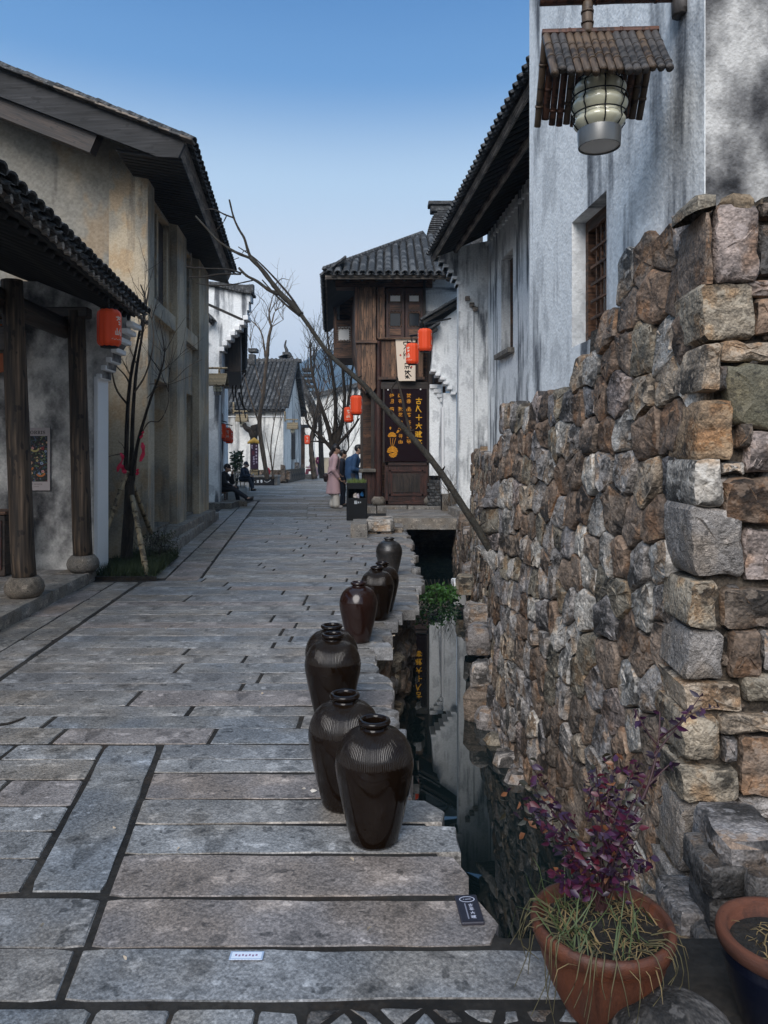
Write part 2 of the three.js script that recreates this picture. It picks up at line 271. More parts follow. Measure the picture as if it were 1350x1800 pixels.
// ---------------------------------------------------------------- ground, canal, paving
const YW = -0.94;                                                      // the level of the water
const edge = table([[1.2, 0.46], [2.3, 0.42], [2.5, 0.335], [2.8, 0.3], [3.0, 0.27], [3.3, 0.16], [4.7, 0.02], [6.07, -0.03], [6.8, 0.14], [7.8, 0.33], [9, 0.39], [12.6, 0.45], [16.5, 0.33], [20, 0.3]]);
{
  const s = new THREE.Shape([[-400, -30], [400, -30], [400, 3000], [-400, 3000]].map(([x, y]) => new THREE.Vector2(x, y)));
  const hole = [[1.9, 2.3], [0.36, 2.3]];
  for (const d of [2.6, 3, 3.4, 4, 4.7, 5.4, 6.1, 6.8, 7.8, 9, 11, 13, 16, 19.6]) hole.push([edge(d) - 0.1, d]);
  hole.push([2.4, 19.6], [2.4, 9], [1.9, 3.4]);
  s.holes.push(new THREE.Path(hole.map(([x, y]) => new THREE.Vector2(x, y))));
  const g = new THREE.ShapeGeometry(s); g.rotateX(-Math.PI / 2); g.translate(0, -0.003, 0);
  struct('ground', uvBox(g), M.soil);
  const line = hole.slice(0, -3), pos = [], idx = [];
  [[1.9, 2.3], ...line.slice(1), [2.4, 19.6]].forEach(([x, d], i) => { for (let k = 0; k < 6; k++) pos.push(x + (k && i > 1 ? rr(-0.05, 0.05) : 0), -0.008 - k * 0.33, -d + (i < 2 ? 0 : rr(-0.05, 0.05))); if (i) for (let k = 0; k < 5; k++) { const a = (i - 1) * 6 + k, b = i * 6 + k; idx.push(a, b, a + 1, b, b + 1, a + 1); } });
  const b = new THREE.BufferGeometry(); b.setAttribute('position', new THREE.Float32BufferAttribute(pos, 3)); b.setIndex(idx); const b2 = uvBox(b); b2.computeVertexNormals();
  struct('canal_bank', b2, M.bank);
  const bed = new THREE.PlaneGeometry(8, 24); bed.rotateX(-Math.PI / 2); bed.translate(1.6, -1.65, -11);
  struct('canal_bed', uvBox(bed), M.soil);
  const w = new THREE.PlaneGeometry(4.5, 19); w.rotateX(-Math.PI / 2); w.translate(1.7, YW, -11.4);
  struct('canal_water', uvBox(w), M.water);
}
seed(21);
const street = struct('street_paving');
const slabBits = [];
let slabCount = 0;
function slab(quad, y = rr(0.0005, 0.0035), m = pick(slabMats), h = 0.1, gap = quad[0][1] < 9 ? 0.0105 : 0.011, loose = false) {
  const q = roundPoly(shrink(quad, gap), 0.04), near = -quad[0][1] < 9 && quad[0][1] < 9;
  const o = resample(q, near ? 0.17 : 0.5, near ? 0.005 : 0.006);
  const g = pillow(o, [[0, y - h], [0, y - 0.007], [0.006, y - 0.0005, 0.25], [0.04, y, 0.25]], (a, b, c) => V(a, c, -b), near ? 0.0016 : 0.0008);
  if (!loose && slabCount < 290) { slabCount++; part(street, 'slab', g, m); } else slabBits.push([g, m]);
}
const leftBorder = (d) => d < 8.78 ? -2.17 - 0.079 * d : -1.106 - 0.124 * d;
const strip = (d) => -0.96 - 0.155 * (d - 2.6);                         // the lengthwise joint at the left
function row(d0, d1, joints, right, m) {                         // one course of slabs across the street
  for (let i = 0; i < joints.length - 1; i++) {
    const last = i === joints.length - 2, a = joints[i], b = last ? right : joints[i + 1], f = (j, d) => typeof j === 'function' ? j(d) : j;
    const w = rr(-0.008, 0.008);
    if (last) slab([[f(a, d0), d0], [b + rr(-0.03, 0.05), d0 + 0.01], [b + rr(0, 0.07), (d0 + d1) / 2], [b + rr(-0.05, 0.03), d1 - 0.01], [f(a, d1), d1]], undefined, m);
    else slab([[f(a, d0), d0], [f(b, d0), d0 + w * 0.3], [f(b, d1), d1 + w * 0.3], [f(a, d1), d1]]);
  }
}
const M0 = slabMats;
// the four nearest courses, then those beside the lengthwise slab
row(1.66, 2.01, [-2.2, -1.25, -0.78, -0.57, -0.34, -0.235], -0.2);
row(2.03, 2.245, [-2.6, (d) => strip(d) - 0.02, 0.2], 0.62, M0[0]);
row(2.25, 2.5, [-2.7, strip, 0.2], 0.36, M0[6]);
row(2.51, 2.775, [(d) => strip(d), 0.2], 0.31);
row(2.78, 3.0, [strip, 0.2], 0.29); row(3.005, 3.22, [strip, 0.2], 0.2); row(3.225, 3.49, [strip, 0.2], 0.12); row(3.495, 3.645, [strip, 0.2], 0.1); row(3.65, 3.835, [strip, 0.2], 0.07);
slab([[strip(2.53) - 0.27, 2.53], [strip(2.53) - 0.012, 2.53], [strip(3.83) - 0.016, 3.83], [strip(3.83) - 0.285, 3.83]], 0.002, M0[5]);
{ const L = (d) => strip(d) - 0.29; const ds = [2.53, 2.75, 2.95, 3.16, 3.42, 3.64, 3.83]; ds.slice(0, -1).forEach((d, i) => { const e = ds[i + 1] - 0.006, cut = [-2.6, -2.5, -2.2, -2.1, -2.6, -2.4][i], mid = [-9, -9, -9, -1.72, -9, -1.9][i]; const J = mid > -5 ? [cut, mid] : [cut]; J.forEach((a, k) => { const b0 = J[k + 1] ?? L(d), b1 = J[k + 1] ?? L(e); slab([[a, d], [b0, d], [b1, e], [a, e]]); }); }); }
for (const [d, e, c] of [[1.66, 2.01, -2.2], [2.03, 2.245, -2.6], [2.25, 2.5, -2.7], [2.53, 2.745, -2.6], [2.75, 2.945, -2.5], [2.95, 3.155, -2.2], [3.16, 3.415, -2.1], [3.42, 3.635, -2.6], [3.64, 3.83, -2.4], [3.84, 4.06, -2.8], [4.06, 4.25, -2.8], [4.25, 4.42, -2.8]]) { if (d < 3.6) slab([[-3.9, d], [c, d], [c, e], [-3.9, e]]); }
{ let d = 3.84; const ds = [4.06, 4.25, 4.42, 4.71, 4.86, 5.09, 5.33, 5.54, 5.75, 5.93, 6.13, 6.41, 6.63, 6.94, 7.14, 7.37, 7.56, 7.93, 8.2, 8.44, 8.74];
  while (ds[ds.length - 1] < 17.2) ds.push(ds[ds.length - 1] + rr(0.21, 0.36));
  for (const e of ds) {
    const lb = d < 4.7 ? -2.8 : leftBorder(d), J = [d < 4.7 ? lb : (x) => leftBorder(x)]; let x = lb + rr(0.6, 2);
    const rt = edge((d + e) / 2) + rr(-0.07, 0.08), stop = d > 12.8 ? -0.02 : rt - 0.45;
    while (x < stop) { J.push(x); x += rr(0.75, 2.1); }
    row(d, e, [...J, 0], d > 16.3 ? -0.05 : rt); d = e;
  } }
// lengthwise strips and gutter stones beside the left border
for (const [f, g, a, b] of [[(d) => leftBorder(d) - 0.03, (d) => leftBorder(d) - 0.3, 3.6, 8.74], [(d) => leftBorder(d) - 0.31, (d) => -2.78 - 0.077 * d, 3.6, 8.74], [(d) => leftBorder(d) - 0.02, (d) => leftBorder(d) - 0.42, 8.8, 24], [(d) => leftBorder(d) - 0.44, (d) => leftBorder(d) - 0.86, 9, 24]]) {
  for (let d = a; d < b;) { const e = Math.min(b, d + rr(0.9, 1.7)); slab([[g(d), d], [f(d), d], [f(e), e - 0.01], [g(e), e - 0.01]], undefined, pick([slabMats[3], slabMats[4], slabMats[6], M.kerb])); d = e; }
}
// the street beyond: courses too small to pick apart, beige stone mixed in to stand for sunlight
for (let d = 17.15; d < 62;) { const e = d + rr(0.3, 0.5) * (d < 26 ? 1 : 1.8), lb = d < 24 ? -1.1 - 0.124 * d : -0.6 - 0.21 * d; let x = lb; const rt = d < 27 ? -0.45 - 0.02 * d : 1.5; while (x < rt) { const y = Math.min(rt, x + rr(0.8, 2)); slab([[x, d], [y, d], [y, e], [x, e]], rr(0.002, 0.008), pick([slabMats[3], M.kerb, slabMats[1], M.kerb]), 0.07, 0.008, true); x = y; } d = e; }
for (const m of new Set(slabBits.map((s) => s[1]))) stuff(part(street, 'far_slabs', slabBits.filter((s) => s[1] === m).map((s) => s[0]), m));
// cobbles at the very front, and the splinters between the courses
seed(22);
{ const pts = []; for (let i = 0; i < 12; i++) for (let j = 0; j < 4; j++) pts.push([-0.18 + i * 0.075 + rr(-0.025, 0.025), 1.72 + j * 0.085 + rr(-0.025, 0.025)]);
  for (const c of voronoi(pts, 0.2)) { const q = c.map(([x, y]) => [clamp(x, -0.22, 0.75), clamp(y, 1.7, 2.015)]); part(street, 'cobble', pillow(roundPoly(shrink(q, 0.002), 0.08), [[0, -0.06], [0, -0.014], [0.012, 0], [0.024, 0.006]], (a, b, h) => V(a, h - 0.006, -b), 0.002), pick([slabMats[2], stoneMats[8], stoneMats[10], slabMats[5]])); }
  for (const [x, d, w, c] of [[-1.35, 2.517, 0.3, 2], [-1.02, 2.517, 0.17, 3], [-0.86, 2.517, 0.1, 3]]) part(street, 'stone_splinter', pillow(roundPoly([[x - w / 2, d - 0.02], [x + w / 2, d - 0.012], [x + w / 2, d + 0.016], [x - w / 2, d + 0.012]]), [[0, -0.06], [0, -0.02], [0.006, -0.01]], (a, b, h) => V(a, h, -b), 0.003), stoneMats[c]); }
const bankStones = thing('canal_edge_stones', 'rough dark stones of the canal bank under the paving ends', 'stone bank');
for (let d = 2.75; d < 16; d += rr(0.16, 0.3)) for (let y = -0.22; y > -1.2; y -= rr(0.16, 0.3)) {
  const w = rr(0.1, 0.2), h = rr(0.07, 0.15), x = edge(d) - 0.1 + rr(-0.03, 0.05) - (d < 3.5 ? 0.06 : 0);
  const out = roundPoly([[-w, -h], [w, -h * rr(0.6, 1)], [w * rr(0.7, 1), h], [-w * rr(0.7, 1), h * rr(0.7, 1)]]);
  const o = V(x - 0.06, y, -d), slope = (edge(d + 0.1) - edge(d - 0.1)) / 0.2, X = V(slope, 0, -1).normalize(), Z = X.clone().cross(V(0, 1, 0));
  part(bankStones, 'stone', pillow(out, [[0, 0], [0.01, 0.06], [0.04, 0.1, 1], [0.07, 0.115]], (a, b, c) => o.clone().addScaledVector(X, a).addScaledVector(Z, c).setY(y + b), 0.012), pick([stoneMats[8], stoneMats[10], stoneMats[9], stoneMats[5]]));
}

// ---------------------------------------------------------------- rubble walls on the right
function rubble(name, label, fr, points, keep, reach, mats, deep, core, hand = [], tailor = null) {
  const t = thing(name, label, 'stone wall', fr.p(0, 0, 0));
  const cells = voronoi(points, reach).map((c, i) => [c, points[i]]).filter(([c, p]) => c.length > 2 && keep(p[0], p[1]));
  const sized = cells.map(([c, p]) => [c, p, THREE.ShapeUtils.area(c.map(([x, y]) => ({ x, y })))]).sort((a, b) => Math.abs(b[2]) - Math.abs(a[2]));
  const rest = new Map(); let n = 0;
  for (const [c, p] of sized) {
    const q = resample(roundPoly(shrink(c, rr(0.002, 0.007)), rr(0.04, 0.12)), 0.06, 0.009), h = deep * rr(0.7, 1.05);
    const tx = rr(-0.14, 0.14), ty = rr(-0.12, 0.12);
    const g = pillow(q, [[0, -0.09], [0.0, h * 0.55], [0.01, h * 0.9, 0.7], [0.035, h, 1.1], [0.075, h * 1.02, 1.3]], (a, b, z) => fr.p(a, b, z + (z > 0.01 ? (a - p[0]) * tx + (b - p[1]) * ty : 0)), 0.007), m = tailor ? tailor(p, mats) : pick(mats);
    if (n++ < 285) part(t, 'stone', g, m); else rest.set(m, [...(rest.get(m) ?? []), g]);
  }
  for (const [m, gs] of rest) stuff(part(t, 'small_stones', gs, m));
  for (const g of core) part(t, 'mortar_core', g, M.mortar);
  return t;
}
seed(31);
const D0 = 3.2, X0 = 1.255, KW = -0.093, D1 = 6.72;
const nearFrame = new Frame(V(X0 + (D1 - D0) * KW, 0, -D1), V(-KW, 0, 1));            // x runs from the far end towards the corner
// the wall leans back as it rises
const lean = { p: (x, y, z = 0) => nearFrame.p(x, y, z - 0.045 - 0.05 * (y + 0.9)) };
const nearLen = (D1 - D0) * Math.hypot(1, KW);
const topNear = table([[0, 1.9], [1.85, 1.92], [2.0, 2.2], [2.3, 2.4], [2.6, 2.5], [2.8, 2.64], [3.6, 2.68]]);
let nearWall;
{
  const pts = []; let y = -1.25; while (y < 2.95) { const h = rr(0.16, 0.27); let x = -0.28 + rr(0, 0.2); while (x < nearLen + 0.3) { const w = rr(0.12, 0.28) * (x > 2 ? 1.25 : 1); pts.push([x + w / 2, y + rr(-0.06, 0.06)]); x += w; } y += h * 0.92; }
  nearWall = rubble('stone_wall', 'tall rubble stone wall with stepped top beside the canal at the corner', lean, pts, (x, y) => x > -0.05 && x < nearLen - 0.1 && y < topNear(x) + 0.02, 0.5, stoneMats, 0.05, [
    (() => { const g = box(0.03, nearLen - 0.06, -1.6, 1.85, -0.75, -0.075); return nearFrame.go(shear(g, -0.05)); })(),
    (() => { const g = box(1.95, nearLen - 0.06, 1.86, 2.3, -0.6, -0.075); return nearFrame.go(shear(g, -0.05)); })(),
    (() => { const g = box(2.5, nearLen - 0.06, 2.31, 2.6, -0.5, -0.075); return nearFrame.go(shear(g, -0.05)); })(),
  ], [], (p, m) => p[1] < -0.5 && rnd() < 0.4 ? pick([m[8], m[9], m[10]]) : m[pick([0, 1, 2, 2, 3, 4, 5, 5, 6, 7, 0, 9, 9, 10, 10, 11, 0, 1, 3])]);
  // earth on the lower step of the top
  const cap = new THREE.PlaneGeometry(1.95, 0.5, 14, 4); cap.rotateX(-Math.PI / 2); cap.translate(0.98, 1.86, -0.36); const cp = cap.attributes.position; for (let i = 0; i < cp.count; i++) cp.setY(i, cp.getY(i) + rr(-0.02, 0.05) + 0.1 * Math.max(0, -0.2 - cp.getZ(i)) + (cp.getX(i) > 1.3 ? 0.08 : 0)); cap.computeVertexNormals();
  part(nearWall, 'earth_cap', nearFrame.go(uvBox(shear(cap, -0.05))), M.cap);
}
function shear(g, k) { const p = g.attributes.position; for (let i = 0; i < p.count; i++) p.setZ(i, p.getZ(i) + k * (p.getY(i) + 0.9)); return g; }
// the end of the wall that looks at the viewer: stones laid as they lie in the place, [u0, v0, u1, v1, colour]
seed(32);
{
  const S = stoneMats, tan = mat(0.54, 0.49, 0.41, { map: 'rock', tile: 0.55, rough: 0.85, bump: 'rockB', bs: 0.016, bt: 0.4 }), rust = mat(0.5, 0.37, 0.25, { map: 'rock', tile: 0.5, rough: 0.8, bump: 'rockB', bs: 0.012, bt: 0.4 }), gran = mat(0.62, 0.56, 0.51, { map: 'granite', tile: 0.5, rough: 0.85, bump: 'rockB', bs: 0.013, bt: 0.25 }), olive = mat(0.33, 0.3, 0.2, { map: 'granite', tile: 0.6, rough: 0.7, bump: 'graniteB', bs: 0.006, bt: 0.6 });
  const list = [[1176, 372, 1245, 505, S[2]], [1248, 360, 1325, 500, S[6]], [1328, 358, 1362, 390, S[10]], [1327, 395, 1365, 490, S[8]], [1188, 501, 1317, 599, tan], [1305, 495, 1362, 525, S[6]], [1319, 528, 1362, 595, S[7]], [1259, 600, 1362, 640, S[4]], [1178, 603, 1258, 696, S[4]], [1250, 643, 1268, 690, S[8]], [1268, 643, 1374, 756, olive], [1180, 699, 1287, 806, rust], [1289, 740, 1316, 790, S[10]], [1303, 760, 1366, 834, S[6]], [1184, 808, 1260, 887, S[11]], [1262, 810, 1302, 836, S[1]], [1266, 838, 1362, 920, S[3]], [1176, 889, 1303, 1014, gran], [1305, 926, 1362, 1024, S[6]], [1176, 1017, 1258, 1104, tan], [1261, 1030, 1362, 1101, S[10]], [1183, 1107, 1272, 1192, gran], [1275, 1104, 1327, 1187, S[3]], [1330, 1104, 1362, 1177, S[0]], [1177, 1195, 1297, 1249, S[4]], [1299, 1183, 1362, 1233, S[5]], [1258, 1250, 1362, 1286, S[4]], [1169, 1252, 1255, 1334, tan], [1265, 1290, 1291, 1335, S[9]], [1293, 1289, 1362, 1396, S[2]], [1172, 1338, 1290, 1404, tan], [1170, 1407, 1246, 1526, gran], [1249, 1407, 1300, 1470, S[10]], [1296, 1399, 1362, 1430, S[0]], [1262, 1434, 1362, 1482, S[1]], [1152, 1529, 1240, 1612, gran], [1150, 1615, 1300, 1720, S[9]], [1255, 1484, 1362, 1612, S[9]]];
  const fr = new Frame(V(0, 0, -D0), V(1, 0, 0)); let n = 0;
  for (const [u0, v0, u1, v1, m] of list) {
    const a = at(u0 + 1, v0 + 2, D0), b = at(u1 - 1, v1 - 2, D0), corner = u0 < 1200, w = b.x - a.x, h = a.y - b.y, j = Math.min(w, h) * 0.09;
    const k = X0 + 0.05 * (((a.y + b.y) / 2) + 0.5);
    let poly = [[corner ? k - 0.02 : a.x, b.y], [b.x, b.y], [b.x, a.y], [corner ? k - 0.02 : a.x, a.y]].map(([x, y]) => [x + rr(-j, j), y + rr(-j, j) * 0.8]);
    poly = resample(roundPoly(poly, 0.08), 0.05, 0.007);
    const z = rr(0.035, 0.075), back = corner ? -0.3 : -0.1;
    // a corner stone turns round the corner: its side shows on the canal face too
    part(nearWall, corner ? 'corner_stone' : 'stone', pillow(poly, [[0, back], [0, z * 0.35], [0.007, z * 0.85, 0.7], [0.025, z, 1], [0.07, z * 1.04, 1.3]], (x, y, c) => fr.p(x + (c < 0 ? 0.02 : 0), y, c), 0.006), m); n++;
  }
  for (let i = 0; i < 26; i++) { const u = rr(1265, 1360), v = rr(420, 1600), c = at(u, v, D0), s = rr(0.015, 0.035); part(nearWall, 'pebble', pillow(roundPoly([[c.x - s, c.y - s], [c.x + s, c.y - s * 0.7], [c.x + s, c.y + s], [c.x - s * 0.8, c.y + s]]), [[0, -0.03], [0.004, 0.01], [0.012, 0.02]], (x, y, h) => fr.p(x, y, h), 0.004), pick([S[8], S[9], S[0], S[10]])); }
  part(nearWall, 'mortar_core', [fr.wall([[X0 + 0.05, -1.2], [3, -1.2], [3, 2.58], [X0 + 0.21, 2.58]], [], -0.01, 0.4)], M.mortar);
  const ct = [1.3, 1.45, 1.62, 1.8, 2.0, 2.3]; ct.slice(0, -1).forEach((x, i) => part(nearWall, 'cap_stone', pillow(resample(roundPoly([[x, D0 - 0.07], [ct[i + 1] - 0.01, D0 - 0.05], [ct[i + 1] - 0.01, D0 + 0.2], [x, D0 + 0.2]]), 0.08, 0.02), [[0, 2.55], [0, 2.59], [0.02, 2.61], [0.06, 2.62]], (a, b, h) => V(a, h + (i === 0 ? (a - x) * 0.3 - 0.02 : 0), -b), 0.008), i === 0 ? S[5] : M.cap));
}
// loose dark slabs piled at its foot
{
  const t = thing('stone_pile', 'pile of dark slabs at the foot of the rubble wall corner', 'stone pile', V(1.55, -0.4, -2.8));
  for (const [u0, v0, u1, v1, d, dd, m] of [[1272, 1486, 1400, 1545, 2.75, 0.35, 9], [1243, 1530, 1330, 1580, 2.72, 0.3, 8], [1322, 1550, 1400, 1600, 2.66, 0.3, 8], [1255, 1590, 1400, 1660, 2.74, 0.3, 8], [1190, 1610, 1262, 1680, 2.85, 0.3, 9], [1235, 1665, 1400, 1760, 2.7, 0.4, 8], [1150, 1680, 1240, 1780, 2.75, 0.4, 10]]) {
    const a = at(u0, v0, d), b = at(u1, v1, d);
    part(t, 'slab', pillow(resample(roundPoly([[a.x, d], [b.x, d + rr(0, 0.05)], [b.x, d + dd], [a.x + 0.02, d + dd]], 0.12), 0.09, 0.012), [[0, b.y], [-0.004, b.y + 0.02], [0.0, a.y - 0.02], [0.014, a.y, 1], [0.05, a.y + 0.004]], (x, y, h) => V(x, h, -y), 0.007), stoneMats[m]);
  }
}
// lower, farther length of the rubble wall, and its low end by the bridge
seed(33);
{
  const kf = 0.037, fx = (d) => 1.48 + kf * (d - 13), fr = new Frame(V(fx(13.1), 0, -13.1), V(-kf, 0, 1)), L = 6.2;
  const lf = { p: (x, y, z = 0) => fr.p(x, y, z - 0.05 * (y + 0.9)) };
  const grid = (x0, x1, y0, y1, w, h) => { const o = []; for (let y = y0; y < y1; y += h) for (let x = x0 + rr(0, w); x < x1; x += w * rr(0.6, 1.4)) o.push([x, y + rr(-h, h) * 0.3]); return o; };
  rubble('stone_wall', 'lower rubble stone wall behind the tall corner, near the slab bridge', lf, grid(-0.3, L + 0.3, -1.3, 2, 0.31, 0.21), (x, y) => x > -0.03 && y < 1.56, 0.6, stoneMats, 0.05, [fr.go(shear(box(0.05, L, -1.6, 1.52, -0.5, -0.03), -0.05))], [], (p, m) => m[pick([0, 2, 5, 10, 9, 4, 0, 2, 10, 3])]);
  const fr2 = new Frame(V(fx(17.2) + 0.02, 0, -17.2), V(-kf, 0, 1)), lf2 = { p: (x, y, z = 0) => fr2.p(x, y, z - 0.05 * (y + 0.9)) };
  rubble('stone_wall', 'low rubble stone wall under the white wall beside the slab bridge', lf2, grid(-0.3, 4.4, -1.3, 0.4, 0.33, 0.22), (x, y) => x > -0.03 && x < 4.05 && y < 0.05, 0.6, stoneMats, 0.05, [fr2.go(shear(box(0.05, 4.1, -1.6, 0.02, -0.5, -0.03), -0.05))], [], (p, m) => m[pick([2, 5, 10, 9, 10, 3])]);
  // ledge of tumbled stones at the waterline
  const led = thing('waterline_stones', 'tumbled stones at the waterline below the end of the tall rubble wall', 'stones', V(0.9, YW, -6.6));
  for (const [u, v, d, s] of [[846, 1178, 7.0, 0.1], [850, 1215, 6.95, 0.14], [858, 1255, 6.7, 0.12], [874, 1288, 6.3, 0.12], [895, 1320, 5.9, 0.11], [915, 1355, 5.6, 0.1], [836, 1060, 9.6, 0.15], [826, 1010, 12, 0.2], [835, 990, 12.4, 0.2], [842, 1100, 8.6, 0.13]]) { const c = at(u, v, d), q = roundPoly([[-s * rr(0.9, 1.5), -s * rr(0.6, 1.2)], [s * rr(0.8, 1.3), -s * rr(0.8, 1.6)], [s * rr(0.8, 1.4), s * rr(0.7, 1.5)], [-s * rr(0.5, 1), s * rr(0.8, 1.6)]], 0.12), hh = rr(-0.05, 0.06); part(led, 'stone', pillow(resample(q, 0.06, 0.02), [[0, -0.3], [-0.015, -0.06 + hh], [0.02, 0.0 + hh], [s * 0.5, 0.02 + hh]], (a, b, h) => V(c.x + a, c.y + h, c.z - b), 0.012), pick([stoneMats[0], stoneMats[9], stoneMats[5], stoneMats[10]])); }
}
// slab bridge, its pier and the kerb blocks round it
seed(34);
{
  const t = thing('slab_bridge', 'stone slab bridge over the canal in front of the wooden teahouse', 'bridge', V(0.9, 0, -18));
  for (let i = 0; i < 6; i++) { const d = 16.5 + i * 0.53; part(t, 'slab', pillow(resample([[0.05, d], [1.72 - i * 0.02, d], [1.72 - i * 0.02, d + 0.5], [0.05, d + 0.5]], 0.4, 0.015), [[0, -0.16], [0, 0.07], [0.02, 0.1], [0.06, 0.1]], (x, y, h) => V(x, h, -y), 0.004), pick([M.kerb, slabMats[3], slabMats[4]])); }
  const p = thing('stone_pier', 'pier of stacked flat stones with a pale cap block by the last jar', 'stone pier', V(0, -0.3, -14.2));
  for (const [u0, v0, u1, v1, d, dd, m] of [[643, 914, 691, 934, 14, 0.9, 1], [640, 934, 665, 947, 14.05, 0.7, 4], [668, 934, 690, 950, 14.02, 0.7, 10], [690, 932, 708, 945, 14.3, 0.6, 4], [641, 948, 665, 962, 14.0, 0.6, 2], [664, 950, 700, 962, 13.95, 0.6, 9], [640, 958, 662, 966, 13.8, 0.6, 4], [690, 950, 722, 960, 13.8, 0.6, 4], [692, 960, 718, 975, 13.7, 0.6, 5], [660, 964, 704, 985, 13.7, 0.7, 10]]) { const a = at(u0, v0, d), b = at(u1, v1, d); part(p, 'stone', pillow(resample(roundPoly([[a.x, d], [b.x, d], [b.x + 0.03, d + dd], [a.x + 0.03, d + dd]], 0.1), 0.15, 0.02), [[0, b.y], [-0.01, b.y + 0.03], [0, a.y - 0.03], [0.03, a.y, 1]], (x, y, h) => V(x, h, -y), 0.012), stoneMats[m]); }
  const lb = at(617, 915, 13.6), lc = at(646, 945, 13.6); single('stone_block', pillow(resample([[lb.x, 13.4], [lc.x, 13.4], [lc.x, 14.5], [lb.x, 14.5]], 0.3, 0.01), [[0, 0.0], [0, 0.22], [0.02, 0.25], [0.06, 0.25]], (x, y, h) => V(x, h, -y), 0.004), M.kerb, 'squared stone block lying on the paving beside the stone pier', 'stone block');
  const kb = thing('kerb_stones', 'two kerb stones along the white wall at the right of the bridge', 'kerb', V(1.7, 0, -18));
  for (const [d0, d1] of [[16.2, 17.6], [17.65, 19.6]]) part(kb, 'stone', pillow(resample([[1.66, d0], [1.98, d0], [1.93, d1], [1.52, d1]], 0.4, 0.01), [[0, -0.1], [0, 0.25], [0.02, 0.28], [0.05, 0.28]], (x, y, h) => V(x, h, -y), 0.004), M.kerb);
}

// ---------------------------------------------------------------- tiled roofs
function archGeo(r, len, thick, arc, taper = 0.88, seg = 6) {          // one convex tile, its mouth at z = 0, running to z = -len
  const pos = [], idx = [], uv = [];
  for (let k = 0; k < 2; k++) for (let j = 0; j < 2; j++) for (let i = 0; i <= seg; i++) {
    const a = -arc / 2 + arc * i / seg, R = (k ? r - thick : r) * (j ? taper : 1); pos.push(Math.sin(a) * R, Math.cos(a) * R - r * 0.3, -j * len); uv.push(a * r, j * len);
  }
  const n = seg + 1, q = (a, b, c, d) => idx.push(a, b, c, b, d, c);
  for (let i = 0; i < seg; i++) { q(i, i + 1, n + i, n + i + 1); q(2 * n + i + 1, 2 * n + i, 3 * n + i + 1, 3 * n + i); q(2 * n + i, 2 * n + i + 1, i, i + 1); }
  q(0, n, 2 * n, 3 * n); q(n - 1, 2 * n - 1, 3 * n - 1, 4 * n - 1);
  const g = new THREE.BufferGeometry(); g.setAttribute('position', new THREE.Float32BufferAttribute(pos, 3)); g.setAttribute('uv', new THREE.Float32BufferAttribute(uv, 2)); g.setIndex(idx);
  return toCreasedNormals(g, 0.8);
}
const tileGeo = archGeo(0.085, 0.22, 0.016, 2.7), panGeo = (() => { const g = archGeo(0.11, 0.22, 0.016, 1.7, 1); g.rotateZ(Math.PI); g.translate(0, 0.055, 0); return g; })();
const tileMats = [M.tile, M.tile, M.tileB, M.tileC];
// o: corner of the eave (world), U along the eave, Vv up the slope, len(x): slope length at x; rows within `near` of the eave (and columns in view) are single parts
function tileRoof(t, o, U, Vv, width, len, { pitch = 0.2, expo = 0.155, single: nSingle = 290, rowsSingle = 99, from = () => 0, skip = () => false, s = 1, pan = 2, panSingle = false } = {}) {
  U = U.clone().normalize(); Vv = Vv.clone().normalize(); let N = U.clone().cross(Vv); if (N.y < 0) N.negate();
  const b = BASE.get(t), X = N.clone().cross(Vv.clone().negate()).normalize(), rest = new Map(), cols = Math.floor(width / pitch); let n = 0;
  const inst = (geo, m, x, y, lift, tilt, one, name) => {
    const p = o.clone().addScaledVector(U, x).addScaledVector(Vv, y).addScaledVector(N, lift).sub(b);
    const z = Vv.clone().negate().addScaledVector(N, tilt).normalize(), yy = z.clone().cross(X).normalize();
    const mx = new THREE.Matrix4().makeBasis(X.clone().multiplyScalar(s), yy.multiplyScalar(s), z.multiplyScalar(s)).setPosition(p);
    if (one) { const me = new THREE.Mesh(geo, m); me.name = name; me.castShadow = me.receiveShadow = true; mx.decompose(me.position, me.quaternion, me.scale); t.add(me); n++; }
    else rest.set(m, [...(rest.get(m) ?? []), geo.clone().applyMatrix4(mx)]);
  };
  for (let j = 0; j < 200; j++) { let any = false;
    for (let i = 0; i <= cols; i++) {
      const x = i * pitch + pitch / 2, y = j * expo; if (x > width) continue;
      const L = typeof len === 'function' ? len(x) : len; if (y > L) continue; any = true; if (y < from(x)) continue;
      inst(tileGeo, pick(tileMats), x + rr(-0.006, 0.006), y + rr(-0.006, 0.006), 0.045 * s + rr(-0.003, 0.004), -0.09 + rr(-0.03, 0.03), n < nSingle && j < rowsSingle && !skip(x, y), 'roof_tile');
      if (j < pan && x + pitch / 2 < width) inst(panGeo, pick(tileMats), x + pitch / 2, y + 0.0, 0.0 + rr(-0.003, 0.003), -0.08, panSingle && n < nSingle, 'pan_tile');
    } if (!any) break; }
  for (const [m, gs] of rest) stuff(part(t, 'roof_tiles', gs, m, true));
  return N;
}
function poly3(pts) { const g = new THREE.BufferGeometry(), p = [], i = []; pts.forEach((q) => p.push(q.x, q.y, q.z)); for (let k = 1; k < pts.length - 1; k++) i.push(0, k, k + 1); g.setAttribute('position', new THREE.Float32BufferAttribute(p, 3)); g.setIndex(i); const n = uvBox(g); n.computeVertexNormals(); return n; }
function slabOf(pts, n, th) {                                            // a flat polygon given thickness along n
  const a = pts, b = pts.map((p) => p.clone().addScaledVector(n, -th)), gs = [poly3(a), poly3([...b].reverse())];
  a.forEach((p, i) => { const j = (i + 1) % a.length; gs.push(poly3([p, b[i], b[j], a[j]])); }); return flat(gs);
}

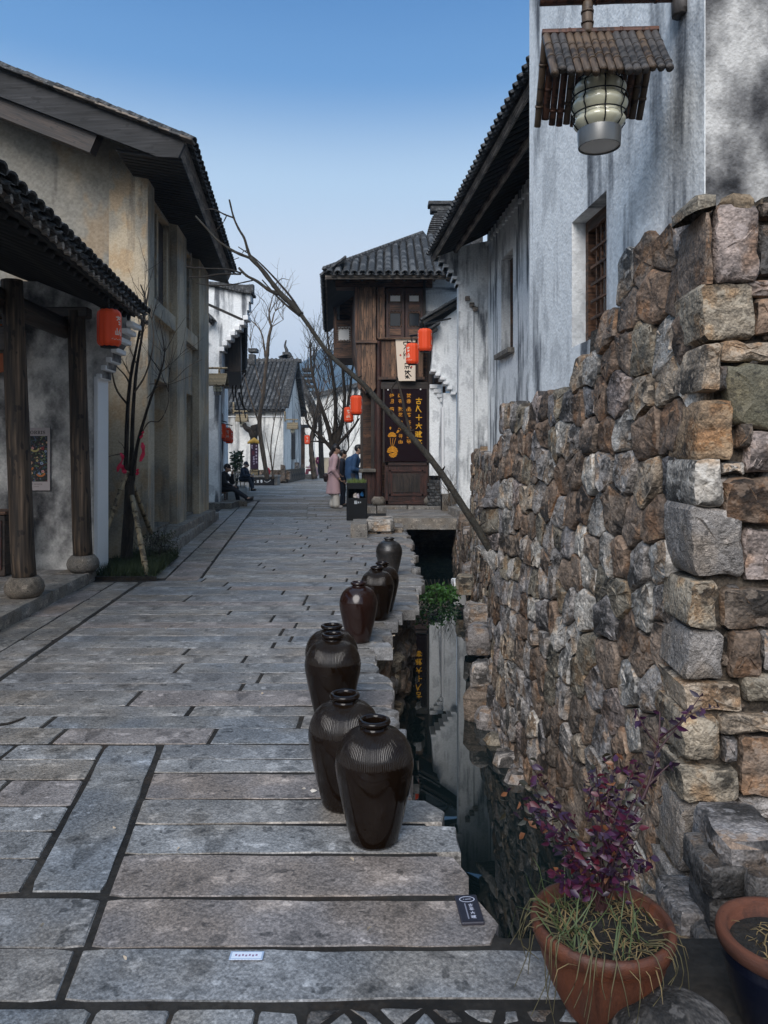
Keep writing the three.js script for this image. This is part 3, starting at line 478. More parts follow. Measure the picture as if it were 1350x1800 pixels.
// ---------------------------------------------------------------- white house above the rubble wall (right)
seed(41);
{
  const X1 = 1.473, K1 = -0.0808, dN = 3.4, dF = 6.3, fr = new Frame(V(X1 + (dF - dN) * K1, 0, -dF), V(-K1, 0, 1)), L = (dF - dN) * Math.hypot(1, K1), s = (d) => L - (d - dN) * Math.hypot(1, K1);
  const t = thing('white_house', 'tall whitewashed house with small barred window above the rubble wall', 'house', V(1.6, 0, -4.8));
  const wy0 = 2.26, wy1 = 3.14, w0 = s(5.22), w1 = s(4.58);
  part(t, 'wall', fr.wall([[0, 0], [L, 0], [L, 8.6], [0, 8.6]], [[w0, wy0, w1, wy1]], 0, 0.3), M.white);
  part(t, 'end_wall', [box(X1 + 0.005, X1 + 5.5, 0, 8.6, -dN - 0.3, -dN)], mat(0.82, 0.82, 0.82, { map: 'grime', tile: 1.7, rough: 0.95, bump: 'plasterB', bs: 0.008, bt: 0.8 }));  // mottled map turns this face greyer than the side wall
  part(t, 'far_wall', [box(X1 - 0.05, X1 + 5.5, 0, 8.6, -dF - 0.3, -dF + 0.02)], M.white);
  part(t, 'roof', [box(X1 - 0.4, X1 + 5.6, 8.6, 8.8, -dF - 0.4, -dN + 0.4)], M.tile);
  const w = part(t, 'window', [fr.box(w0, w0 + 0.05, wy0, wy1, -0.2, -0.1), fr.box(w1 - 0.05, w1, wy0, wy1, -0.2, -0.1), fr.box(w0 + 0.05, w1 - 0.05, wy0, wy0 + 0.06, -0.2, -0.1), fr.box(w0 + 0.05, w1 - 0.05, wy1 - 0.08, wy1, -0.2, -0.1)], M.wood);
  for (let i = 1; i < 6; i++) part(w, 'bar', fr.box(w0 + 0.07 + (w1 - w0 - 0.14) * i / 6 - 0.009, w0 + 0.07 + (w1 - w0 - 0.14) * i / 6 + 0.009, wy0 + 0.07, wy1 - 0.08, -0.135, -0.12), M.wood);
  for (let i = 1; i < 6; i++) part(w, 'bar', fr.box(w0 + 0.07, w1 - 0.07, wy0 + 0.07 + 0.71 * i / 6 - 0.009, wy0 + 0.07 + 0.71 * i / 6 + 0.009, -0.119, -0.108), M.wood);
  part(w, 'pane', fr.box(w0 + 0.05, w1 - 0.05, wy0 + 0.05, wy1 - 0.05, -0.28, -0.25), M.darkPane);
}
// an unseen house added behind the viewer to darken what the glazed jars mirror
{
  const t = thing('unseen_house', 'unseen plastered house added behind the viewer for dark reflections in the jars', 'house', V(0, 0, 16));
  part(t, 'wall', [box(-9, 9, -0.2, 5.2, 15, 20)], M.beige); part(t, 'roof', [box(-9.5, 9.5, 5.2, 5.5, 14.4, 20.5)], M.tile); part(t, 'door', [box(-0.8, 0.8, 0, 2.4, 14.94, 15)], M.woodDark);
}

// ---------------------------------------------------------------- second white house with the long eave
seed(42);
{
  const K = -0.0808, xw = (d) => 3.854 + K * d, xe = (d) => 2.615 - 0.0846 * d, dN = 6.6, dF = 17.5;
  const fr = new Frame(V(xw(dF), 0, -dF), V(-K, 0, 1)), c = Math.hypot(1, K), s = (d) => (dF - d) * c, L = s(dN);
  const t = thing('white_house', 'white house under a long tiled eave with one narrow window', 'house', V(3, 0, -12));
  const yE = 6.22, yW = 6.62;
  const w0 = s(16.1), w1 = s(15.1);
  part(t, 'wall', fr.wall([[0, 0], [L, 0], [L, 7.3], [0, 7.3]], [[w0, 3.7, w1, 5.75]], 0, 0.35), M.white);
  part(t, 'window_sill', fr.rbox(w0 - 0.12, w1 + 0.12, 3.58, 3.69, -0.3, 0.14, 0.015), M.stoneTrim);
  const w = part(t, 'window', [fr.box(w0, w0 + 0.1, 3.7, 5.75, -0.3, -0.2), fr.box(w1 - 0.1, w1, 3.7, 5.75, -0.3, -0.2), fr.box(w0 + 0.1, w1 - 0.1, 3.7, 3.8, -0.3, -0.2), fr.box(w0 + 0.1, w1 - 0.1, 5.65, 5.75, -0.3, -0.2), fr.box((w0 + w1) / 2 - 0.05, (w0 + w1) / 2 + 0.05, 3.8, 5.65, -0.3, -0.2)], M.wood);
  part(w, 'pane', fr.box(w0 + 0.1, w1 - 0.1, 3.8, 5.65, -0.29, -0.27), M.woodDark);
  part(t, 'back_wall', [box(xw(10) + 0.4, 8.5, 0, 7.9, -dF + 0.02, -dN)], M.white);
  // eave: a sloping board ceiling on rafters, a lath along its edge, tiles above
  const e0 = V(xe(dF + 0.1), yE, -dF - 0.1), e1 = V(xe(dN), yE, -dN), Ue = e1.clone().sub(e0), W = Ue.length(), up = V(4.6, 2.15, 4.6 * 0.08).normalize();
  const N = Ue.clone().normalize().cross(up).normalize(); if (N.y < 0) N.negate();
  const off = (p, q) => p.clone().addScaledVector(up, q);
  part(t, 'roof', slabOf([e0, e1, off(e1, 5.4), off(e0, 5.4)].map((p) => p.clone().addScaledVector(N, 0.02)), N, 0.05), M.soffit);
  const raf = []; for (let x = 0.1; x < W; x += 0.27) { const p = e0.clone().addScaledVector(Ue.clone().normalize(), x).addScaledVector(N, -0.08); raf.push(cyl(p, off(p, 1.45), 0.045, 0.045, 6)); }
  raf.forEach((r) => part(t, 'rafter', r, M.soffit));
  const un = Ue.clone().normalize(), fc = (q, h0, h1, a, m, nm) => part(t, nm, slabOf([e0, e1, e1, e0].map((p, i) => p.clone().addScaledVector(up, q).addScaledVector(N, i < 2 ? h0 : h1)), up.clone().negate(), a), m);
  fc(-0.02, -0.13, -0.03, 0.04, M.lath, 'eave_board');
  part(t, 'batten', cyl(off(e0, 0.55).addScaledVector(N, -0.15), off(e1, 0.55).addScaledVector(N, -0.15), 0.06), M.lath);
  tileRoof(t, e0.clone().addScaledVector(up, -0.1).addScaledVector(N, 0.03), Ue, up, W, 5.4, { rowsSingle: 2, single: 240, panSingle: true, expo: 0.17, pitch: 0.21 });
  // notches of plaster where the rafters meet the wall
  for (let x = 0.1; x < W; x += 0.27) { const q = e0.clone().addScaledVector(un, x); part(t, 'plaster_notch', rbox(0, 0.12, 0, 0.09, 0, 0.1, 0.01).applyMatrix4(new THREE.Matrix4().makeTranslation(xw(-q.z) - 0.05, yW - 0.19, q.z)), M.rim); }
  // stepped bracket wall that carries the far end of the eave
  const d = 17.45, P = (u, v) => [LX(u, d), HY(v, d)], f2 = new Frame(V(0, 0, -d), V(1, 0, 0));
  part(t, 'bracket_wall', f2.wall([P(875, 420), P(790, 437), P(764, 440), P(764, 452), P(773, 452), P(773, 461), P(781, 461), P(781, 470), P(789, 470), P(789, 480), P(796, 480), P(796, 491), P(802, 491), P(802, 500), P(806, 500), P(806, 895), P(875, 895)], [], 0, 0.4), M.white);
  for (const [u, v] of [[762, 452], [771, 461], [779, 470], [787, 480], [794, 491], [801, 500]]) part(t, 'corbel', rbox(LX(u, d), LX(u + 10, d), HY(v, d), HY(v - 5, d), -d - 0.4, -d + 0.06, 0.01), M.rim);
  for (const [u, v] of [[817, 524], [825, 535], [831, 543]]) part(t, 'corbel', rbox(LX(u, d), LX(u + 8, d), HY(v + 5, d), HY(v - 2, d), -d, -d + 0.12, 0.012), M.lath);
  part(t, 'pilaster', rbox(LX(806, d) - 0.01, LX(832, d), -0.3, HY(548, d), -d - 0.3, -d + 0.07, 0.012), M.white);
}

// ---------------------------------------------------------------- the small gate wall between white house and teahouse
seed(43);
{
  const d = 18.5, f = new Frame(V(0, 0, -d), V(1, 0, 0)), P = (u, v) => [LX(u, d), HY(v, d)];
  const t = thing('gate_wall', 'white gate wall with small tiled roof and stepped brackets beside the teahouse', 'wall', V(1.6, 0, -d));
  part(t, 'wall', f.wall([P(808, 540), P(762, 573), P(760, 630), P(758, 650), P(766, 650), P(766, 657), P(774, 657), P(774, 664), P(780, 664), P(780, 672), P(787, 672), P(787, 681), P(793, 681), P(793, 690), P(808, 690)], [], 0, 0.5), M.white);
  for (const [u, v] of [[758, 650], [766, 657], [774, 664], [780, 672], [787, 681], [793, 690]]) part(t, 'corbel', rbox(LX(u - 1, d), LX(u + 8, d), HY(v + 4, d), HY(v - 1, d), -d - 0.5, -d + 0.07, 0.012), M.rim);
  // pent roof falling to the left
  const a = at(808, 527, d - 0.25), b = at(742, 565, d - 0.25), up = a.clone().sub(b), U = V(0, 0, -1), N = U.clone().cross(up).normalize(); if (N.y < 0) N.negate();
  part(t, 'roof', slabOf([b, a, a.clone().add(V(0, 0, -1.2)), b.clone().add(V(0, 0, -1.2))], N, 0.07), M.soffit);
  tileRoof(t, b.clone().add(V(0, 0, 0.06)), U, up, 1.2, up.length(), { pitch: 0.19, expo: 0.14, s: 0.95, panSingle: true });
  const a2 = at(768, 575, d - 0.3), b2 = at(738, 592, d - 0.3), up2 = a2.clone().sub(b2);
  part(t, 'lower_roof', slabOf([b2, a2, a2.clone().add(V(0, 0, -0.8)), b2.clone().add(V(0, 0, -0.8))], N, 0.06), M.soffit);
  tileRoof(t, b2.clone().add(V(0, 0, 0.06)), U, up2, 0.8, up2.length(), { pitch: 0.19, expo: 0.14, s: 0.9 });
  // piers under it
  part(t, 'pier', [box(LX(780, d), LX(803, d), 0, HY(690, d), -d - 0.5, -d - 0.12)], M.white);
  part(t, 'pier_edge', [rbox(LX(777, d), LX(781, d), 0.1, HY(715, d), -d - 0.5, -d - 0.08, 0.01)], M.rim);
  part(t, 'pier_base', [rbox(LX(777, d), LX(806, d), 0.05, HY(868, d), -d - 0.5, -d, 0.02)], M.stoneTrim);
  const e = 19.2; part(t, 'inner_pier', [box(LX(755, e), LX(778, e), HY(836, e), HY(676, e), -e - 0.4, -e)], M.white);
  for (const [u, v] of [[755, 676], [762, 684], [768, 692], [773, 700]]) part(t, 'corbel', rbox(LX(u, e), LX(u + 14, e), HY(v + 7, e), HY(v, e), -e - 0.3, -e + 0.08, 0.012), M.rim);
  for (let j = 0; j < 9; j++) for (let i = 0; i < 2; i++) { const x0 = LX(755, e) + i * 0.18 - (j % 2) * 0.05, y0 = 0.12 + j * 0.082; part(t, 'brick', rbox(x0, x0 + 0.17, y0, y0 + 0.074, -e - 0.35, -e + rr(0, 0.012), 0.006), pick([M.brick, M.tile, M.tileB])); }
}

// ---------------------------------------------------------------- wooden teahouse
seed(44);
const LETTERS = {
  古: '1393 5155 2676792926', 人: '51443018 4389', 十: '1595 5159', 大: '1494 515419 5489', 雅: '0242 14054545 323928 3508 6154 5359 7182 5393 5593 5793 5999 7379', 事: '1292 3272742432 26767838 0696 5159',
  宋: '5152 14128284 2585 5359 5519 5589', 代: '312446 2329 4494 616899 8193', 点: '5154 5282 2474772724 2819 4849 6869 8899', 茶: '1282 3134 6164 5317 5397 3767 5659 4839 6879', 茗: '1292 3133 6163 4325 44746 4 4679 47877949', 岭: '2228 0505 05084808 4548 7145 7198 6576 5687 6779',
  焚: '0242 212517 3244 5292 7175 7254 7294 59 5457195689', 香: '7121 0393 5158 5307 5397 2676792926', 品: '3171743431 0545490905 5595995955', 听: '0444480804 8151 515519 5494 7479', 雨: '1191 19139399 5159 3545 3746 6575 6776', 赏: '5152 13122282 83 3363653533 2787 2629 8687 5719 5789', 候: '2105 1319 3338 4282 4494 5275 6794', 月: '3181893919 3181 3484 3686', 酌: '0141 03434909 03 2123 3136 0646 6154 5393 9889 6577', 花: '1292 3133 6163 3416 2529 8465 5458 5898', 抚: '0343 313928 0747 5393 4595 6356 38 7578 98', 琴: '0141 2124 0444 5191 7174 5494 5417 5497 3767 3747 59', 对: '0242 42 0409 0449 5393 8189 5667', 弈: '5152 1292 3315 6385 5456 1696 3639 6669',
  莳: '1292 3133 6163 0444 04094939 0646 5595 8489 6677', 读: '2122 0424 2829 5292 7174 4494 5566 6575 4696 5649 7799', 寻: '2181832 3 8284 2484 1595 7679 3748', 幽: '5158 1318 18989388 3244 3546 6274 6576', 书: '2272 7275 0595 9599 5159',
};
function glyph(x, ch, px, py, size, w) { x.lineWidth = w; x.lineCap = 'round'; x.lineJoin = 'round'; for (const st of LETTERS[ch].split(' ')) { const p = []; for (let i = 0; i + 1 < st.length; i += 2) p.push([px + (+st[i] / 9.6) * size, py + (+st[i + 1] / 9.6) * size]); if (!p.length) continue; x.beginPath(); x.moveTo(p[0][0], p[0][1]); if (p.length === 1) x.lineTo(p[0][0] + 1, p[0][1] + 1); for (const q of p.slice(1)) x.lineTo(q[0], q[1]); x.stroke(); } }
function canvasMat(w, h, draw, o = {}) { const c = document.createElement('canvas'); c.width = w; c.height = h; const x = c.getContext('2d'); draw(x, w, h); const t = new THREE.CanvasTexture(c); t.colorSpace = THREE.SRGBColorSpace; t.wrapS = THREE.RepeatWrapping; const { phys, ...rest } = o; return new THREE[phys ? 'MeshPhysicalMaterial' : 'MeshStandardMaterial']({ map: t, roughness: 0.7, ...rest }); }
function faceBox(f, x0, x1, y0, y1, z0, z1) { const g = new THREE.BoxGeometry(x1 - x0, y1 - y0, z1 - z0); g.translate((x0 + x1) / 2, (y0 + y1) / 2, (z0 + z1) / 2); return f.go(g); }
let teahouseFrame;
{
  const d = 19.5, f = new Frame(V(0, 0, -d), V(1, 0, 0)), x = (u) => LX(u, d), y = (v) => HY(v, d), B = (u0, v0, u1, v1, z0, z1, sw = true) => f.box(x(u0), x(u1), y(v1), y(v0), z0, z1, sw); teahouseFrame = f;
  const t = thing('wooden_teahouse', 'two-storey dark timber teahouse with grey tiled hip roof at the bridge', 'house', V(0.5, 0, -21));
  part(t, 'stone_step', [f.rbox(x(632), x(662), -0.05, 0.17, -3, 0.42, 0.02), f.rbox(x(663), x(715), -0.05, 0.18, -3, 0.4, 0.02), f.rbox(x(716), x(795), -0.05, 0.175, -3, 0.41, 0.02)], M.kerb);
  // core so that nothing shows through
  part(t, 'inner_wall', [f.box(x(634), 1.7, 0.1, 6, -7.5, -0.9), f.box(x(628), 1.7, y(672), 6, -7.5, -0.25)], M.wood);
  for (const u of [665, 757]) { part(t, 'post', cyl(f.p(x(u), 0.4, 0), f.p(x(u), y(600), 0), 0.1, 0.095, 12), u < 700 ? M.woodRed : M.woodDark); part(t, 'post_base', (() => { const g = lathe([[0.0, 0], [0.15, 0], [0.19, 0.08], [0.18, 0.16], [0.12, 0.23], [0, 0.23]], 16); g.translate(x(u), 0.18, -d); return uvBox(g); })(), M.stoneTrim); }
  part(t, 'lintel', [B(640, 672, 757, 684, -0.25, 0.06, false)], M.woodDark);
  // sign board
  part(t, 'sign_board', [faceBox(f, x(675), x(751), y(811), y(684), 0.02, 0.08)], canvasMat(512, 856, (c, w, h) => {
    c.fillStyle = '#1c0f14'; c.fillRect(0, 0, w, h); for (let i = 0; i < 900; i++) { c.fillStyle = 'rgba(' + (rnd() < 0.5 ? '10,5,8' : '50,30,34') + ',' + (0.05 + rnd() * 0.15) + ')'; c.fillRect(rnd() * w, rnd() * h, rnd() * 4 + 1, rnd() * 60); }
    c.strokeStyle = '#cf9a2a'; '古人十大雅事'.split('').forEach((g, i) => glyph(c, g, 370, 100 + i * 98, 80, 9.5));
    c.strokeStyle = '#c98a2e'; '焚香品茗听雨抚琴'.split('').forEach((g, i) => glyph(c, g, 268, 52 + i * 66 + Math.floor(i / 2) * 28, 52, 5.5)); '对弈酌花读书寻幽'.split('').forEach((g, i) => glyph(c, g, 168, 52 + i * 66 + Math.floor(i / 2) * 28, 52, 5.5)); '候月莳花'.split('').forEach((g, i) => glyph(c, g, 68, 52 + i * 66 + Math.floor(i / 2) * 28, 52, 5.5));
    c.lineWidth = 6; const petal = (px, py, a, l) => { c.beginPath(); c.moveTo(px, py); c.quadraticCurveTo(px + Math.cos(a - 0.5) * l, py + Math.sin(a - 0.5) * l, px + Math.cos(a) * l, py + Math.sin(a) * l); c.quadraticCurveTo(px + Math.cos(a + 0.5) * l, py + Math.sin(a + 0.5) * l, px, py); c.fillStyle = '#a8701f'; c.fill(); c.stroke(); };
    for (let i = 0; i < 6; i++) petal(95, 560, -0.2 - i * 0.55, 48); for (let i = 0; i < 7; i++) petal(100, 740, -0.1 - i * 0.5, 62); for (let i = 0; i < 5; i++) petal(105, 760, 0.2 + i * 0.6, 50); petal(150, 520, -0.9, 40); petal(75, 480, -1.6, 30);
    c.lineWidth = 5; for (const b of [-16, 4, 24]) { c.beginPath(); c.moveTo(98, 720); c.quadraticCurveTo(92 + b, 650, 100 + b * 1.6, 580); c.stroke(); }
  }, { phys: true, roughness: 0.8, specularIntensity: 0.25 }));
  part(t, 'sign_frame', [B(673, 682, 676, 813, 0, 0.1), B(750, 682, 753, 813, 0, 0.1)], M.woodDark);
  for (const [u, v] of [[682, 686], [739, 685]]) part(t, 'sign_bolt', cyl(f.p(x(u), y(v), 0.08), f.p(x(u), y(v), 0.11), 0.022, 0.02, 8), M.paper);
  // panelled door below the sign
  const door = part(t, 'door_panel', [B(676, 812, 757, 888, -0.06, 0.02)], M.woodRed);
  for (const b of [[678, 813, 755, 818], [678, 880, 755, 886], [678, 813, 682, 886], [750, 813, 755, 886], [684, 826, 748, 829], [684, 868, 748, 871], [684, 826, 687, 871], [741, 826, 744, 871]]) part(door, 'rail', B(...b, 0.015, 0.055, b[2] - b[0] < 10), M.woodRed);
  part(door, 'panel', B(690, 832, 738, 865, 0.01, 0.035), M.woodDark);
  // counter at the left
  part(t, 'counter_top', f.rbox(x(631), x(661), y(830), y(824), -0.7, 0.14, 0.02), M.stoneTrim);
  for (let i = 0; i < 5; i++) part(t, 'counter_board', B(638 + i * 4.4, 830, 642 + i * 4.4, 886, -0.1, -0.02 + rr(0, 0.01)), M.woodRed);
  for (const [a, b] of [[633, 638], [652, 658]]) part(t, 'counter_post', B(a, 690, b, 826, -0.2, -0.1), M.woodDark);
  // skirt of boards with pointed ends
  const board = (u0, u1, v0, v1, z, m, tip = 0) => part(t, 'wall_board', tip ? f.wall([[x(u0), y(v0)], [x(u0), y(v1)], [x((u0 + u1) / 2), y(v1 + tip)], [x(u1), y(v1)], [x(u1), y(v0)]], [], z, 0.04, true) : f.box(x(u0), x(u1), y(v1), y(v0), z - 0.04, z, true), m);
  [628.5, 636.5, 644.5, 652.5].forEach((u, i) => board(u, u + 7.7, 606, 681 + (i % 2) * 2, 0.24 + rr(0, 0.012), pick([M.woodPale, M.woodPale, M.wood]), 7));
  part(t, 'ledge', [B(626, 601, 663, 606, 0, 0.3, false)], M.wood);
  [632, 640.5, 649, 655].forEach((u, i) => board(u, [640, 648.5, 654.5, 661][i], 507, 601, 0.2 + rr(0, 0.012), pick([M.woodPale, M.wood, M.woodPale])));
  [624, 663, 668, 672].forEach((u, i) => board(u, u + (i ? 4.2 : 7.5), 507, i ? 596 : 601, 0.15, i === 2 ? M.woodPale : M.wood));
  [668, 677.5, 687, 696.5, 706, 715.5, 725, 734.5].forEach((u) => board(u, u + 9.2, 598, 663, 0.04 + rr(0, 0.012), pick([M.wood, M.wood, M.woodPale])));
  part(t, 'ledge', [B(664, 663, 746, 668, -0.02, 0.12, false), B(664, 594, 746, 598, -0.02, 0.13, false)], M.wood);
  // side of the upper storey and its flaring skirt, running away from the viewer
  const sd = new Frame(f.p(x(628), 0, 0.2), V(-0.077, 0, -1));
  for (let i = 0; i < 9; i++) { part(t, 'side_board', sd.box(0.02 + i * 0.3, 0.3 + i * 0.3, y(606), y(507), -0.04, rr(0, 0.01), true), pick([M.wood, M.woodDark, M.wood])); const g = box(0.02 + i * 0.3, 0.3 + i * 0.3, y(688), y(606), -0.04, 0, true); const p = g.attributes.position; for (let k = 0; k < p.count; k++) p.setZ(k, p.getZ(k) - 0.28 * (y(606) - p.getY(k)) * -0.9); part(t, 'skirt_board', sd.go(g), pick([M.wood, M.woodPale])); }
  // lattice windows
  for (const [a, b, pale] of [[679, 710.5, 1], [712.5, 743, 2]]) {
    const w = part(t, 'window', [B(a, 507, a + 4, 594, 0, 0.07), B(b - 4, 507, b, 594, 0, 0.07), B(a + 4, 507, b - 4, 517, 0, 0.07, false), B(a + 4, 533, b - 4, 548, 0, 0.06, false), B(a + 4, 576, b - 4, 594, 0, 0.06, false)], M.woodRed);
    part(w, 'pane', B(a + 7, 520, b - 7, 530, 0.02, 0.035), M.paper); part(w, 'pane', B(a + 7, 551, b - 7, 573, 0.01, 0.03), M.darkPane);  // upper pane is plain white, standing for the bright sky in it
    part(w, 'panel', [B(a + 6, 537, b - 6, 545, 0.05, 0.075, false)], M.wood); part(w, 'panel', [B(a + 6, 579, b - 6, 590, 0.05, 0.075, false)], M.wood);
    const fret = []; for (const [v0, v1] of [[517, 533], [548, 576]]) for (let i = 0; i < 7; i++) { const u = a + 5 + i * (b - a - 10) / 7; for (const v of [v0, v1 - 2.4]) fret.push(B(u, v + (i % 2) * 1.2, u + (b - a - 10) / 9, v + 2.2 + (i % 2) * 1.2, 0.03, 0.065)); for (const q of [a + 4.2, b - 6.6]) { const v = v0 + 2 + i * (v1 - v0 - 4) / 7; fret.push(B(q + (i % 2), v, q + 2.2, v + (v1 - v0) / 10, 0.03, 0.065)); } }
    stuff(part(w, 'fretwork', fret, M.wood));
  }
  part(t, 'plaster_wall', [B(747, 487, 806, 560, -0.5, -0.1)], M.white);
  part(t, 'corner_post', [B(743.5, 487, 748, 600, -0.05, 0.1)], M.woodDark);
  // little balcony at the far left
  const bd = 22, bx = (u) => LX(u, bd), by = (v) => HY(v, bd), bf = new Frame(V(0, 0, -bd), V(1, 0, 0));
  part(t, 'balcony', [bf.box(bx(586), bx(624), by(629), by(610), -1.8, 0), bf.box(bx(586), bx(592), by(610), by(540), -0.1, 0, true), bf.box(bx(616), bx(624), by(610), by(540), -0.1, 0, true), bf.box(bx(592), bx(616), by(574), by(563), -0.1, 0), bf.box(bx(586), bx(590), by(610), by(540), -1.8, -0.1, true), bf.box(bx(592), bx(616), by(610), by(600), -0.1, 0)], M.wood);
  part(t, 'balcony_pane', bf.box(bx(592), bx(616), by(600), by(574), -0.06, -0.03), M.paper);
  { const fr = []; for (let i = 0; i < 8; i++) for (const v of [575, 597]) fr.push(bf.box(bx(592 + i * 3), bx(594 + i * 3), by(v + 2.6 + (i % 2)), by(v + (i % 2)), -0.03, 0)); for (let i = 0; i < 6; i++) for (const u of [592, 613.5]) fr.push(bf.box(bx(u), bx(u + 2.2), by(580 + i * 3.4), by(578 + i * 3.4), -0.03, 0)); stuff(part(t, 'fretwork', fr, M.wood)); }
  part(t, 'balcony_back', [bf.box(bx(592), bx(624), by(563), by(490), -1.6, -1.4)], M.wood);
  // hip roof
  const de = 18.55, yE = HY(482, de), A = V(LX(572, de), yE, -de), Bq = V(LX(787, de) + 0.35, yE, -de), R0 = V(1.18, 7.95, -21.9), up = V(0, R0.y - yE, -(21.9 - de)).normalize(), U = V(1, 0, 0), N = V(0, -up.z, up.y);
  const R1 = V(2.6, 7.95, -21.9), C = V(-0.077 * 27, yE, -27), C2 = V(1.2, 7.95, -24);
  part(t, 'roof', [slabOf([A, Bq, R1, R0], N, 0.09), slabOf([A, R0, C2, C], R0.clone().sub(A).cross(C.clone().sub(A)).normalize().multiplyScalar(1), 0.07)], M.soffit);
  const hipL = (px) => clamp((px) / (R0.x - A.x), 0.02, 1) * R0.distanceTo(V(R0.x, yE, -de)) - 0.08;
  tileRoof(t, A.clone().addScaledVector(up, -0.1).addScaledVector(N, 0.02), U, up, Bq.x - A.x, hipL, { pitch: 0.21, expo: 0.19, s: 1.08, single: 290, panSingle: true });
  { const Ul = C.clone().sub(A), upl = V(R0.x - A.x, R0.y - yE, 0).normalize(); tileRoof(t, A.clone().addScaledVector(upl, -0.1), Ul, upl, Ul.length(), 0.7, { pitch: 0.21, expo: 0.19, s: 1.05, single: 70, panSingle: true }); }
  // courses of flat tiles capping the hip
  for (let i = 0; i < 34; i++) { const p = A.clone().lerp(R0, (i + 0.3) / 34); const g = rbox(-0.075, 0.075, 0, 0.1, -0.12, 0.12, 0.012); g.rotateX(-0.5); g.rotateY(-0.72); g.translate(p.x, p.y + 0.05, p.z); part(t, 'hip_tile', g, pick(tileMats)); }
  part(t, 'eave_board', [box(A.x, Bq.x, yE - 0.12, yE - 0.02, -de - 0.05, -de - 0.01), flat(slabOf([A, C, C.clone().add(V(0, -0.12, 0)), A.clone().add(V(0, -0.12, 0))].map((p) => p.clone().add(V(0.03, -0.01, -0.06))), V(1, 0, 0), 0.04))], M.lath);
  for (let px = A.x + 0.2; px < Bq.x; px += 0.36) part(t, 'rafter', cyl(V(px, yE - 0.13, -de - 0.06), V(px, yE - 0.13 + 0.5, -de - 1.0), 0.05, 0.05, 7), px % 2 > 1 ? M.lath : M.soffit);
  part(t, 'eave_ceiling', [f.box(x(590), x(760), y(505), y(486), -0.4, 0.05)], M.wood);
  // upturned ridge end of the roof behind
  const q = 23; part(t, 'ridge_cap', [rbox(LX(753, q), LX(812, q), HY(359, q), HY(352, q), -q - 0.5, -q, 0.03), rbox(LX(757, q), LX(812, q), HY(370, q), HY(360, q), -q - 0.45, -q - 0.05, 0.03)], M.tile);
  part(t, 'gable_wall', [new Frame(V(0, 0, -q), V(1, 0, 0)).wall([[LX(772, q), HY(372, q)], [LX(757, q), HY(390, q)], [LX(750, q), HY(418, q)], [LX(850, q), HY(430, q)], [LX(850, q), HY(372, q)]], [], -0.15, 0.3)], M.tileC);
  for (let i = 0; i < 14; i++) { const s = i / 13, u = lerp(768, 748, Math.sqrt(s)), v = lerp(372, 420, s); part(t, 'verge_tile', rbox(LX(u, q), LX(u + 28, q), HY(v + 3, q), HY(v, q), -q - 0.2, -q + 0.05, 0.02), pick(tileMats)); }
}
// banner
{
  const f = teahouseFrame, x = (u) => LX(u, 19.3), y = (v) => HY(v, 19.3);
  const g = new THREE.PlaneGeometry(x(730) - x(695), y(597) - y(670), 6, 12), p = g.attributes.position; for (let i = 0; i < p.count; i++) { const s = (0.55 - p.getY(i)) / 1.1; p.setX(i, p.getX(i) + (p.getX(i) < 0 ? 0.07 * s : 0)); p.setZ(i, Math.sin(p.getX(i) * 9 + 1) * 0.03 * s); } g.computeVertexNormals(); g.translate((x(695) + x(730)) / 2, (y(597) + y(670)) / 2, -19.24);
  const t = thing('cloth_banner', 'cream cloth banner with black brush characters hanging on the teahouse', 'banner', V(0.55, 4.5, -19.24));
  part(t, 'cloth', g, canvasMat(256, 512, (c, w, h) => { c.fillStyle = '#d8c7b4'; c.fillRect(0, 0, w, h); c.strokeStyle = '#17130f'; [['宋', 92, 12], ['代', 74, 132], ['点', 92, 252], ['茶', 92, 372]].forEach(([g2, px, py]) => glyph(c, g2, px, py, 116, 13)); c.fillStyle = '#a33226'; for (const [a, b] of [[52, 196], [206, 340]]) { c.beginPath(); c.arc(a, b, 12, 0, 7); c.fill(); } }, { roughness: 0.95, side: THREE.DoubleSide }));
  part(t, 'rod', cyl(V(x(665), y(596), -19.2), V(x(731), y(596), -19.2), 0.02, 0.02, 6), M.woodPale);
}

